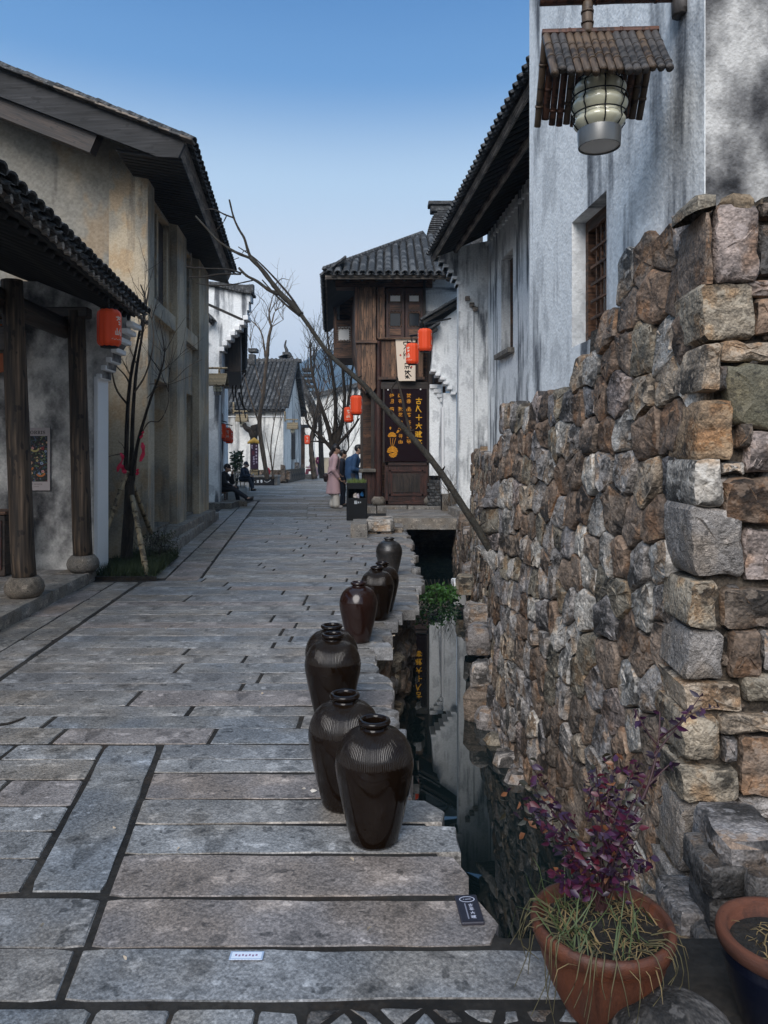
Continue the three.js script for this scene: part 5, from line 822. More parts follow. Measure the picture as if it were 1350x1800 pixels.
// ---------------------------------------------------------------- wine jars along the canal edge
seed(61);
{
  const t = thing('wine_jar', 'glossy brown wine jar nearest the viewer, whole front in view', 'jar', V(0, 0, 0), 'brown glazed wine jars in a row along the canal edge');
  const body = lathe([[0, 0], [0.088, 0], [0.098, 0.012], [0.118, 0.09], [0.14, 0.19], [0.155, 0.265], [0.159, 0.305], [0.156, 0.33]], 40), sh = lathe([[0.1565, 0.327], [0.148, 0.36], [0.128, 0.398], [0.1, 0.424], [0.07, 0.438], [0.058, 0.442]], 48);
  part(t, 'body', body, M.glaze, true); part(t, 'shoulder', sh, M.glazeComb, true);
  part(t, 'neck', lathe([[0.06, 0.438], [0.052, 0.446], [0.051, 0.452], [0.062, 0.457], [0.066, 0.465], [0.063, 0.474], [0.054, 0.478], [0.046, 0.474], [0.043, 0.462], [0.044, 0.43], [0.09, 0.39]], 36), M.glaze, true);
  part(t, 'inside', lathe([[0, 0.34], [0.1, 0.36], [0.044, 0.43]], 20), M.glazeIn, true);
  const spots = [[658, 2.88, 0, 1], [606, 3.17, 1, 1.0], [585, 4.2, 2.2, 1.0], [583, 4.5, 0.6, 0.99], [630, 5.95, 3.1, 1], [663, 6.75, 4, 0.99], [672, 7.1, 5, 1], [684, 9.15, 1.4, 1]];
  const labels = ['', 'second brown wine jar, half hidden behind the nearest one', 'brown wine jar with sheen on its shoulder, front of the middle pair', 'brown wine jar showing only its mouth and shoulder, rear one of the middle pair', 'reddish brown wine jar standing alone past the middle pair', 'dark wine jar behind the reddish one, in front of its twin', 'wine jar almost wholly hidden behind its dark twin near the canal', 'matt grey brown wine jar, last in the row by the stone pier'];
  spots.forEach(([u, d, a, s], i) => { const p = V(LX(u, d), 0.004, -d); let o = t; if (i) o = copyOf(t, p, a, labels[i]); else { o.position.copy(p); } o.scale.set(s * (1 + 0.02 * ((i * 5) % 4 - 1.5)), s * (1 + 0.015 * ((i * 7) % 3 - 1)), s * (1 + 0.02 * ((i * 5) % 4 - 1.5))); });
  const red = mat(0.018, 0.007, 0.005, { phys: true, rough: 0.17 }), grey = mat(0.06, 0.05, 0.045, { phys: true, map: 'tile', rep: [3, 2], rough: 0.45, clearcoat: 0.4, clearcoatRoughness: 0.3 });
  for (const o of scene.children) if (o.name === 'wine_jar_004') o.children.forEach((m) => { if (m.name !== 'inside') m.material = red; }); else if (o.name === 'wine_jar_007') o.children.forEach((m) => { if (m.name !== 'inside') m.material = grey; });
}

// ---------------------------------------------------------------- red paper lanterns
seed(62);
{
  const mk = (text) => canvasMat(512, 256, (c, w, h) => { c.fillStyle = '#ff561a'; c.fillRect(0, 0, w, h); for (let i = 0; i < 600; i++) { c.fillStyle = 'rgba(' + (rnd() < 0.5 ? '225,60,18' : '255,110,50') + ',0.12)'; c.fillRect(rnd() * w, rnd() * h, 2, rnd() * 30); } if (text) for (const cx of [128, 384]) { c.strokeStyle = '#f3e3d2'; glyph(c, '茗', cx - 34, 44, 66, 8); glyph(c, '岭', cx - 34, 122, 66, 8); c.lineWidth = 4; for (let i = 0; i < 9; i++) { c.beginPath(); c.moveTo(cx - 62 + i * 14, 212); c.lineTo(cx - 54 + i * 14, 206 + (i % 2) * 8); c.stroke(); } } }, { phys: true, roughness: 0.65, transmission: 0.3, thickness: 0, side: THREE.DoubleSide });
  const red = mk(true);
  const R = 0.14, H = 0.44, seg = 64, prof = []; for (let i = 0; i <= 14; i++) { const v = i / 14, e = Math.min(v, 1 - v) * H; prof.push([v, (e < 0.07 ? 0.72 + 0.28 * Math.sqrt(1 - (1 - e / 0.07) ** 2) : 1)]); }
  const pos = [], uv = [], idx = []; prof.forEach(([v, k]) => { for (let i = 0; i <= seg; i++) { const u = i / seg, a = 2 * Math.PI * (u - 0.5), r = R * k * (0.93 + 0.07 * Math.abs(Math.sin(a * 5))); pos.push(Math.sin(a) * r, (v - 0.5) * H, Math.cos(a) * r); uv.push(u, v); } });
  for (let j = 0; j < 14; j++) for (let i = 0; i < seg; i++) { const a = j * (seg + 1) + i, b = a + seg + 1; idx.push(a, a + 1, b, a + 1, b + 1, b); }
  const g = new THREE.BufferGeometry(); g.setAttribute('position', new THREE.Float32BufferAttribute(pos, 3)); g.setAttribute('uv', new THREE.Float32BufferAttribute(uv, 2)); g.setIndex(idx); g.computeVertexNormals();
  const t = thing('red_lantern', 'orange red paper lantern under the tiled porch eave on the left', 'lantern', V(0, 0, 0), 'orange red paper lanterns hung along the street');
  part(t, 'shade', g, red, true); part(t, 'top_cap', lathe([[0, H / 2 + 0.012], [0.1, H / 2 + 0.012], [0.102, H / 2 - 0.008], [0, H / 2 - 0.008]], 24), M.black, true); part(t, 'bottom_cap', lathe([[0, -H / 2 + 0.008], [0.102, -H / 2 + 0.008], [0.1, -H / 2 - 0.012], [0, -H / 2 - 0.012]], 24), M.black, true);
  const ch = []; for (let i = 0; i < 6; i++) { const q = new THREE.TorusGeometry(0.012, 0.003, 5, 10); q.scale(0.8, 1.3, 0.8); if (i % 2) q.rotateY(Math.PI / 2); q.translate(0, H / 2 + 0.025 + i * 0.024, 0); ch.push(q); } part(t, 'hanging_chain', ch, M.metal, true);
  const list = [[192, 577, 7.95, 2.9, 0.9, ''], [747, 598, 14.4, 0.1, 1, 'orange lantern with white characters by the gate wall, upper one of the pair'], [725, 622, 15.6, 2.4, 1, 'orange lantern before the cloth banner, lower one of the pair'], [626, 712, 17.2, -0.05, 1, 'orange lantern with white characters at the teahouse corner, front one of two'], [613, 729, 21.5, 1.6, 1, 'orange lantern half hidden behind another at the teahouse corner'], [389, 758, 22, 1.5, 1, 'orange lantern nearest of the cluster on the white house front'], [399, 764, 24, 1.2, 1, 'orange lantern in the middle of the cluster on the white house front'], [403, 768, 26, 0.6, 1, 'orange lantern farthest in the cluster on the white house front'], [382, 756, 22.8, 2.2, 1, 'orange lantern mostly hidden at the back of the white house cluster'], [540, 773, 37, 1.4, 1, 'small orange lantern far down the street beside the sunlit house']];
  list.forEach(([u, v, d, a, s, l], i) => { const p = at(u, v, d); if (i) copyOf(t, p, a, l, s); else { t.position.copy(p); t.rotation.y = a; } if (!i) t.scale.setScalar(s); });
  // what the lanterns hang from
  single('lantern_bracket', [cyl(at(722, 590, 15.6), at(757, 586, 15.2), 0.02, 0.02, 6), cyl(at(722, 590, 15.6), at(725, 606, 15.6), 0.01, 0.01, 5), cyl(at(747, 569, 14.4), at(792, 560, 17), 0.02, 0.02, 6)], M.black, 'thin black bracket holding the lantern pair by the gate wall', 'bracket');
  single('lantern_pole', [cyl(at(398, 742, 22), at(383, 738, 21.4), 0.02, 0.02, 6), cyl(at(380, 742, 22.8), at(408, 748, 27), 0.02, 0.02, 6)], M.black, 'thin dark pole carrying the lantern cluster on the white house', 'pole');
}

// ---------------------------------------------------------------- bamboo roofed lamps
seed(63);
{
  const t = thing('bamboo_lamp', 'large white glass lamp under a bamboo roof on the white wall, upper right', 'lamp', V(0, 0, 0), 'wire caged lamps with little bamboo roofs');
  const node = (a, b, r, m, nm) => { const n = 3, pts = [], L = a.distanceTo(b); for (let i = 0; i <= n * 3; i++) pts.push(a.clone().lerp(b, i / (n * 3))); const g = [tube(pts, r, r * rr(0.9, 1.05), 9, 0.03)]; for (let k = 0; k < 2; k++) { const s = rr(0.15, 0.45) + k * 0.42, c = a.clone().lerp(b, s), q = b.clone().sub(a).normalize(); g.push(tube([c.clone().addScaledVector(q, -0.006), c, c.clone().addScaledVector(q, 0.006)], r * 1.12, r * 1.12, 9)); } return part(t, nm, g, m, true); };
  node(V(-0.3, 0.19, 0), V(0.36, 0.19, 0), 0.03, M.caneRed, 'beam'); node(V(0.38, 0.09, 0.0), V(0.38, 0.6, 0.0), 0.045, M.caneGrey, 'wall_post'); node(V(-0.07, 0.01, 0), V(-0.07, 0.17, 0), 0.028, M.cane, 'hanger'); node(V(-0.29, 0.02, 0), V(0.27, 0.02, 0), 0.022, M.caneRed, 'ridge_pole');
  const sl = 52 * Math.PI / 180, sd = [Math.cos(sl), -Math.sin(sl)];
  for (let i = 0; i < 15; i++) { const x = -0.272 + i * 0.0373, e = 0.37 + rr(-0.02, 0.02); node(V(x, 0, 0.012), V(x, sd[1] * e, sd[0] * e + 0.012), 0.019, pick([M.caneGrey, M.caneGrey, M.cane, M.caneGrey]), 'roof_cane'); node(V(x, 0, -0.012), V(x, sd[1] * (e + 0.02), -sd[0] * (e + 0.02) - 0.012), 0.019, pick([M.caneRed, M.caneRed, M.cane]), 'roof_cane'); }
  // the glass with three bulges, its cage, collars and foot
  const gp = []; for (let i = 0; i <= 36; i++) { const v = i / 36, b = [[0.09, 0.0], [0.118, 0.18], [0.128, 0.5], [0.118, 0.82], [0.085, 1]]; let k = 0; while (k < 3 && v > b[k + 1][1]) k++; const r = lerp(b[k][0], b[k + 1][0], clamp((v - b[k][1]) / (b[k + 1][1] - b[k][1]), 0, 1)); gp.push([r - 0.013 + 0.02 * Math.abs(Math.sin(v * Math.PI * 3.2 + 0.1)), -0.485 + v * 0.27]); }
  // pillowed between the upright wires
  const gl = lathe(gp, 64), q = gl.attributes.position; for (let i = 0; i < q.count; i++) { const a = Math.atan2(q.getX(i), q.getZ(i)), k = 0.95 + 0.06 * Math.abs(Math.sin(a * 4)); q.setX(i, q.getX(i) * k); q.setZ(i, q.getZ(i) * k); } gl.computeVertexNormals();
  const off = V(-0.02, 0, 0.03), T2 = (g) => g.translate(off.x, off.y, off.z);
  part(t, 'glass_globe', T2(gl), M.glassWhite, true);
  part(t, 'top_collar', T2(lathe([[0, -0.18], [0.088, -0.18], [0.088, -0.225], [0.08, -0.225], [0, -0.2]], 24)), M.metal, true);
  part(t, 'foot_ring', T2(lathe([[0.098, -0.475], [0.104, -0.475], [0.1, -0.555], [0.094, -0.555], [0.098, -0.475]], 28)), mat(0.16, 0.16, 0.155, { rough: 0.35, metalness: 0.6 }), true); part(t, 'diffuser', T2(lathe([[0, -0.548], [0.094, -0.548], [0.094, -0.54], [0, -0.54]], 24)), M.paper, true);
  for (let i = 0; i < 8; i++) { const a = i * Math.PI / 4, pts = gp.filter((_, k) => k % 3 === 0).map(([r, y]) => V(Math.sin(a) * (r * 0.96 + 0.006), y, Math.cos(a) * (r * 0.96 + 0.006)).add(off)); part(t, 'cage_wire', tube(pts, 0.0035, 0.0035, 5), M.black, true); }
  for (const [y, r] of [[-0.405, 0.128], [-0.32, 0.131], [-0.232, 0.108]]) { const g = new THREE.TorusGeometry(r, 0.0035, 5, 40); g.rotateX(Math.PI / 2); g.translate(off.x, y, off.z); part(t, 'cage_ring', g, M.black, true); }
  part(t, 'strap', [cyl(V(-0.1, -0.02, 0.03), V(-0.1, -0.2, 0.03), 0.012, 0.012, 6), cyl(V(0.06, -0.02, 0.03), V(0.06, -0.2, 0.03), 0.012, 0.012, 6)], M.metal, true);
  const p = at(1058, 64, 3.62); t.position.copy(p); t.rotation.y = -0.05;
  const copies = [[381, 659, 20.6, Math.PI, 1, 'small lamp with bamboo roof on the flaring white wall, left side'], [425, 730, 39.5, Math.PI, 1.15, 'small lamp with bamboo roof before the sunlit white house, left of its trees'], [514, 744, 39.6, Math.PI, 1.05, 'small lamp with bamboo roof on the sunlit gable wall']];
  copies.forEach(([u, v, d, a, s, l]) => { const c = copyOf(t, at(u, v, d), a, l, s); c.traverse((m) => { if (/cane|beam|hanger|post|pole/.test(m.name) && m.material) m.material = M.canePale; }); });
}

// ---------------------------------------------------------------- trees
seed(64);
const along = (pts) => pts.map(([u, v, d]) => at(u, v, d));
function twigs(out, p, dir, len, r, depth, up = 0.25) {                  // a bare branch that keeps forking
  const pts = [p.clone()]; let q = p.clone(), w = dir.clone(); const n = 4;
  for (let i = 0; i < n; i++) { w.add(V(rr(-1, 1), rr(-1, 1) + up, rr(-1, 1)).multiplyScalar(0.22)).normalize(); q = q.clone().addScaledVector(w, len / n); pts.push(q); }
  out.push(tube(pts, r, r * 0.55, depth > 1 ? 6 : 4, 0.08));
  if (depth > 0) for (let k = 0, m = depth > 2 ? 3 : pick([2, 2, 3]); k < m; k++) { const s = pts[k === 0 ? n : pick([2, 3, 3])], a = V(rr(-1, 1), rr(-0.4, 1), rr(-1, 1)).multiplyScalar(0.75).add(w).normalize(); twigs(out, s, a, len * rr(0.6, 0.85), r * 0.56, depth - 1, up); }
}
{
  const t = thing('leaning_tree', 'long bare tree leaning from the stone wall across the street', 'tree', at(862, 968, 6.9));
  const dd = (u) => 6.9 + (862 - u) / 530 * 1.7, W = (l) => curve(l.map(([u, v]) => at(u, v, dd(u))), l.length * 4);
  for (const [u, v, a, b] of [[838, 927, 852, 918], [775, 831, 782, 820], [690, 732, 686, 722], [628, 666, 636, 660], [572, 613, 566, 618], [718, 760, 728, 756]]) part(t, 'stub', tube([at(u, v, dd(u)), at((u + a) / 2, (v + b) / 2, dd(u) - 0.02), at(a, b, dd(u) - 0.03)], 0.014, 0.006, 6, 0.15), M.bark);
  part(t, 'trunk', tube(W([[874, 990], [862, 968], [840, 930], [815, 892], [788, 850], [760, 811], [735, 781], [700, 742], [665, 705], [640, 677], [615, 655], [593, 636], [575, 618], [560, 598], [542, 571], [529, 553]]), 0.037, 0.021, 10, 0.07), M.barkGreen);
  for (const [l, r0, r1] of [[[[529, 553], [511, 533], [495, 518], [475, 493], [458, 471], [441, 454]], 0.029, 0.016], [[[441, 454], [435, 438], [429, 418], [420, 403], [411, 383], [403, 351]], 0.015, 0.007], [[[441, 454], [418, 445], [400, 435], [380, 420], [362, 400], [344, 380]], 0.015, 0.008], [[[411, 383], [395, 377], [375, 368], [360, 369]], 0.009, 0.005], [[[398, 380], [391, 393], [378, 407]], 0.006, 0.004], [[[495, 518], [475, 511], [453, 495], [433, 484], [420, 471]], 0.02, 0.009], [[[424, 480], [404, 474], [364, 472], [327, 469]], 0.009, 0.005], [[[336, 467], [336, 445]], 0.005, 0.003], [[[423, 482], [387, 482], [355, 487], [333, 487]], 0.009, 0.005], [[[444, 493], [409, 500], [375, 502], [345, 498]], 0.007, 0.004], [[[527, 555], [502, 535], [484, 518], [461, 492]], 0.013, 0.005], [[[529, 549], [511, 522], [491, 498], [464, 469], [444, 451], [419, 434]], 0.012, 0.004], [[[485, 499], [495, 490], [508, 492]], 0.004, 0.002], [[[437, 440], [428, 442], [424, 448]], 0.004, 0.003], [[[420, 453], [412, 456], [408, 458]], 0.004, 0.002], [[[698, 741], [697, 662], [707, 700], [714, 733], [725, 773]].slice(1), 0.01, 0.012], [[[699, 668], [688, 685], [690, 692]], 0.007, 0.004]]) part(t, 'branch', tube(W(l), r0 * 1.15, r1 * 1.4, 7, 0.1), r0 > 0.012 ? M.barkGreen : M.bark);
}
{
  const d = 9.8, t = thing('young_tree', 'bare young tree with red ribbons propped by bamboo stakes', 'tree', V(LX(222, d), 0, -d));
  part(t, 'trunk', tube(along([[222, 1000, d], [223, 960, d], [227, 905, d], [228, 850, d], [230, 836, d]]), 0.078, 0.06, 12, 0.08), M.bark);
  for (const [l, r0, r1, o] of [[[[222, 850], [222, 800], [225, 712], [230, 662], [242, 600], [255, 525], [247, 500]], 0.035, 0.008, 0.1], [[[230, 845], [232, 790], [234, 725], [240, 650], [250, 587], [258, 530], [262, 505]], 0.035, 0.007, -0.1], [[[234, 845], [240, 790], [250, 750], [267, 695], [282, 655], [289, 620], [280, 562]], 0.028, 0.006, 0.2], [[[225, 712], [205, 685], [195, 640], [191, 612]], 0.016, 0.006, 0.3], [[[230, 680], [220, 660], [202, 640], [197, 622], [196, 606]], 0.012, 0.005, 0.2], [[[245, 770], [262, 742], [280, 740], [295, 712], [297, 675]], 0.01, 0.004, 0.3], [[[236, 690], [255, 660], [270, 600], [267, 562], [265, 537]], 0.013, 0.005, -0.2], [[[217, 797], [200, 800], [182, 805], [176, 803]], 0.008, 0.004, 0.3], [[[258, 700], [280, 678], [300, 675], [337, 660]], 0.007, 0.003, 0.1], [[[262, 675], [300, 672], [330, 645], [355, 632]], 0.005, 0.003, 0.1], [[[240, 640], [228, 610], [224, 570], [226, 545]], 0.008, 0.003, 0], [[[282, 655], [298, 640], [305, 600]], 0.006, 0.003, 0], [[[195, 640], [180, 655], [178, 670], [196, 672]], 0.005, 0.003, 0.2], [[[222, 800], [215, 782], [208, 776]], 0.005, 0.003, 0.2], [[[247, 560], [236, 530], [222, 508]], 0.007, 0.003, 0.1]]) part(t, 'branch', tube(curve(l.map(([u, v], i) => at(u, v, d - o * i / 3)), l.length * 4), r0, r1, 7, 0.06), r0 > 0.02 ? M.bark : M.barkPale);
  const tw = []; for (const [u, v] of [[242, 600], [255, 525], [250, 587], [282, 655], [289, 620], [267, 562], [195, 640], [297, 690], [230, 662]]) for (let k = 0; k < 3; k++) twigs(tw, at(u, v, d), V(rr(-0.7, 0.7), 1, rr(-0.5, 0.5)).normalize(), rr(0.25, 0.5), 0.005, 1); stuff(part(t, 'twigs', tw, M.bark));
  // stakes lean on the tree: things of their own
  for (const [a, b, l] of [[[162, 1000, 9.35], [224, 828, 9.75], 'bamboo stake propping the young tree from the porch side'], [[260, 1020, 9.0], [232, 872, 9.7], 'bamboo stake standing in front of the young tree'], [[266, 938, 10.7], [228, 838, 9.9], 'bamboo stake propping the young tree from the doorway side']]) { const p = at(...a), q = at(...b), s = thing('bamboo_stake', l, 'stake', p, 'bamboo stakes propping the young tree'); part(s, 'cane', tube(curve([p, p.clone().lerp(q, 0.5), q], 10), 0.036, 0.03, 10, 0.02), M.canePale); for (let k = 1; k < 5; k++) { const c = p.clone().lerp(q, k / 5), w = q.clone().sub(p).normalize().multiplyScalar(0.012); part(s, 'node', tube([c.clone().sub(w), c, c.clone().add(w)], 0.039, 0.039, 10), M.canePale); } }
  const ribbon = (l, w) => { const pts = curve(l.map(([u, v]) => at(u, v, d - 0.12)), 10), pos = [], idx = []; pts.forEach((p, i) => { const s = w * (i < 2 ? 0.5 : 1), z = Math.sin(i * 1.1) * 0.02; pos.push(p.x - s, p.y, p.z + z, p.x + s, p.y + s * 0.4, p.z - z); if (i) { const a = (i - 1) * 2; idx.push(a, a + 1, a + 2, a + 1, a + 3, a + 2); } }); const g = new THREE.BufferGeometry(); g.setAttribute('position', new THREE.Float32BufferAttribute(pos, 3)); g.setIndex(idx); g.computeVertexNormals(); return g; };
  single('red_ribbon', [ribbon([[212, 796], [216, 806], [209, 820], [207, 830]], 0.02), ribbon([[211, 815], [217, 826], [220, 833]], 0.026)], M.ribbon, 'crimson ribbon tied to the lower left twig of the young tree', 'ribbon');
  single('red_ribbon', [ribbon([[252, 758], [247, 772]], 0.016), ribbon([[250, 778], [252, 795], [247, 812]], 0.024)], M.ribbon, 'crimson ribbon tied high on the right stem of the young tree', 'ribbon'); single('red_ribbon', [ribbon([[242, 824], [241, 836]], 0.018)], M.ribbon, 'short crimson ribbon low beside the trunk of the young tree', 'ribbon');
}
// bed of grass under it
function blades(n, where, h, lean2, w = 0.006) { const pos = [], idx = []; for (let i = 0; i < n; i++) { const p = where(), H = rr(h[0], h[1]), a = rr(0, 6.28), b = a + rr(-1, 1), L = rr(lean2[0], lean2[1]), k = pos.length / 3, c = [Math.cos(a + 1.57) * w, Math.sin(a + 1.57) * w]; for (let j = 0; j < 4; j++) { const s = j / 3, q = Math.sin(s * 1.5) * L, x = p.x + Math.cos(b) * q, z = p.z + Math.sin(b) * q, y = p.y + H * (L > H ? Math.sin(s * 2.6) * 1.0 - s * s * L * 0.9 / H * 0.5 : s); const t = 1 - s * 0.85; pos.push(x - c[0] * t, y, z - c[1] * t, x + c[0] * t, y, z + c[1] * t); if (j) { const e = k + (j - 1) * 2; idx.push(e, e + 1, e + 2, e + 1, e + 3, e + 2); } } } const g = new THREE.BufferGeometry(); g.setAttribute('position', new THREE.Float32BufferAttribute(pos, 3)); g.setIndex(idx); g.computeVertexNormals(); return g; }
const leafGeo = (() => { const g = new THREE.BufferGeometry(); g.setAttribute('position', new THREE.Float32BufferAttribute([0, 0, 0, 0.26, 0.09, 0.35, 0, 0.02, 0.4, -0.26, 0.09, 0.35, 0.17, 0.0, 0.75, 0, -0.06, 0.78, -0.17, 0.0, 0.75, 0, -0.16, 1.05], 3)); g.setIndex([0, 1, 2, 0, 2, 3, 1, 4, 2, 2, 4, 5, 2, 5, 6, 2, 6, 3, 4, 7, 5, 5, 7, 6]); g.computeVertexNormals(); return g; })();
function leafAt(p, s, dir) { const m = new THREE.Matrix4(), z = dir.clone().normalize(), x = V(rr(-1, 1), rr(-0.4, 0.4), rr(-1, 1)).cross(z).normalize(), y = z.clone().cross(x); m.makeBasis(x.multiplyScalar(s), y.multiplyScalar(s), z.multiplyScalar(s)).setPosition(p); return m; }
seed(65);
{
  const bd = new THREE.Shape([[-3.62, 8.85], [-2.72, 8.85], [-2.86, 9.2], [-2.98, 10.3], [-3.0, 10.75], [-3.58, 10.75]].map(([x, y]) => new THREE.Vector2(x, y))), bg = new THREE.ExtrudeGeometry(bd, { depth: 0.1, bevelEnabled: false }); bg.rotateX(-Math.PI / 2); bg.translate(0, -0.06, 0); struct('planting_bed', uvBox(bg), M.soil);
  const w = () => { const d = rr(8.9, 10.7); return V(rr(-3.56, lerp(-2.75, -2.98, (d - 8.85) / 1.9)), 0.03, -d); };
  const g = single('grass', [blades(5200, w, [0.06, 0.17], [0.02, 0.1], 0.005)], M.grass, 'short dark grass growing round the propped young tree', 'grass'); stuff(g);
  const sh = thing('shrub', 'low dark twiggy shrub at the steps beside the young tree', 'shrub', V(LX(277, 10.2), 0, -10.2)); const st = [], lv = []; for (let i = 0; i < 16; i++) { const p = at(rr(262, 292), 985, 10.2); twigs(st, V(p.x, 0.03, p.z + rr(-0.3, 0.3)), V(rr(-0.6, 0.6), 1, rr(-0.5, 0.5)).normalize(), rr(0.15, 0.28), 0.006, 2); }
  for (let i = 0; i < 700; i++) { const p = V(LX(277, 10.2) + rr(-0.2, 0.2), rr(0.05, 0.42), -10.2 + rr(-0.4, 0.4)); lv.push(leafGeo.clone().applyMatrix4(leafAt(p, rr(0.02, 0.04), V(rr(-1, 1), rr(-0.3, 1), rr(-1, 1))))); }
  part(sh, 'stems', st, M.bark); stuff(part(sh, 'leaves', lv, mat(0.05, 0.055, 0.03, { rough: 0.7, side: THREE.DoubleSide })));
}
seed(66);
{
  const d = 36, t = thing('tall_tree', 'tall slender bare tree before the sunlit white house', 'tree', V(LX(468, d), 0, -d)), W = (l) => curve(l.map(([u, v]) => at(u, v, d)), l.length * 4);
  part(t, 'trunk', tube(W([[470, 842], [463, 800], [456, 745], [463, 690], [468, 640], [473, 591], [477, 575]]), 0.12, 0.07, 8, 0.06), M.barkPale);
  for (const [l, r] of [[[[477, 575], [473, 551], [479, 522]], 0.055], [[[467, 627], [458, 582], [436, 558]], 0.045], [[[477, 575], [498, 562]], 0.03], [[[478, 567], [484, 547], [498, 538]], 0.04], [[[462, 700], [448, 640], [440, 600]], 0.03], [[[456, 745], [440, 700], [430, 660]], 0.05], [[[480, 842], [476, 790], [482, 740], [492, 700]], 0.04], [[[478, 842], [484, 790], [494, 740]], 0.03], [[[482, 842], [474, 800], [466, 760]], 0.03]]) part(t, 'branch', tube(W(l), r, r * 0.4, 6, 0.06), M.barkPale);
  const tw = []; for (const [u, v, k] of [[479, 522, 2], [473, 551, 3], [436, 558, 3], [458, 582, 3], [498, 562, 2], [498, 538, 3], [484, 547, 3], [477, 575, 3], [468, 640, 3], [440, 600, 3], [448, 640, 2], [492, 700, 3], [494, 740, 2], [482, 740, 2]]) for (let i = 0; i < k; i++) twigs(tw, at(u, v, d), V(rr(-0.8, 0.8), 1, rr(-0.5, 0.5)).normalize(), rr(0.5, 1), 0.018, 2); stuff(part(t, 'twigs', tw, M.barkPale));
}
{
  const d = 28, t = thing('bare_tree', 'dark bushy bare tree behind the woman in the pink coat', 'tree', V(LX(587, d), 0, -d)), B0 = at(588, 790, d), tw = [];
  part(t, 'trunk', tube([V(LX(585, d), -0.05, -d), at(584, 830, d), B0], 0.17, 0.14, 10, 0.08), M.bark);
  for (const [l, r] of [[[[588, 792], [600, 750], [606, 700], [602, 640], [606, 590]], 0.1], [[[586, 790], [575, 745], [560, 700], [548, 650], [545, 600]], 0.1], [[[590, 785], [618, 755], [632, 735]], 0.08], [[[584, 790], [562, 765], [543, 748], [534, 725]], 0.08], [[[588, 780], [590, 720], [585, 660], [578, 610], [572, 560]], 0.09], [[[590, 770], [612, 710], [618, 660], [626, 610]], 0.07], [[[582, 780], [560, 776], [545, 776]], 0.05], [[[600, 800], [612, 790], [608, 740], [612, 690]], 0.04]]) { part(t, 'branch', tube(curve(l.map(([u, v]) => at(u, v, d)), l.length * 4), r, r * 0.3, 7, 0.06), M.bark); for (let i = 1; i < l.length; i++) for (let k = 0; k < 3; k++) { const p = at(l[i][0], l[i][1], d), pr = at(l[i - 1][0], l[i - 1][1], d); twigs(tw, p.clone().lerp(pr, rnd() * 0.8), V(rr(-0.75, 0.75), 1, rr(-0.6, 0.6)).normalize(), rr(0.45, 0.9), 0.017, 2, 0.3); } }
  stuff(part(t, 'twigs', tw, M.bark));
  const e = 44, t2 = thing('thin_tree', 'thin brown bare tree by the far doorway with the lantern', 'tree', V(LX(552, e), 0, -e)), tw2 = [];
  part(t2, 'trunk', tube(curve([[553, 842], [549, 810], [547, 775], [556, 735], [560, 700]].map(([u, v]) => at(u, v, e)), 20), 0.19, 0.08, 8, 0.08), M.barkPale);
  for (const [u, v] of [[547, 775], [551, 750], [556, 735], [560, 700]]) for (let k = 0; k < 3; k++) twigs(tw2, at(u, v, e), V(rr(-0.8, 0.8), 1, rr(-0.5, 0.5)).normalize(), rr(0.9, 1.7), 0.04, 2); stuff(part(t2, 'twigs', tw2, M.barkPale));
  const h = 48, t3 = thing('distant_tree', 'pale twiggy bare trees rising over the far roofs', 'tree', V(LX(560, h), 0, -h)), tw3 = []; part(t3, 'trunk', tube(along([[566, 845, h], [563, 760, h], [560, 690, h]]), 0.2, 0.1, 7, 0.08), M.bark); for (let i = 0; i < 13; i++) twigs(tw3, at(rr(530, 600), rr(640, 700), h + rr(-2, 2)), V(rr(-0.4, 0.4), 1, 0).normalize(), rr(1.2, 1.9), 0.04, 3, 0.4); stuff(part(t3, 'twigs', tw3, M.bark));
}
{ const d = 17.9, t = thing('dry_shrub', 'small dry twiggy shrub at the foot of the gate wall', 'shrub', V(LX(790, d), 0.28, -d)), tw = []; for (let i = 0; i < 12; i++) twigs(tw, V(LX(790, d) + rr(-0.12, 0.12), 0.28, -d + rr(-0.1, 0.1)), V(rr(-0.6, 0.6), 1, rr(-0.4, 0.4)).normalize(), rr(0.3, 0.5), 0.009, 2); part(t, 'stems', tw, M.barkPale); }
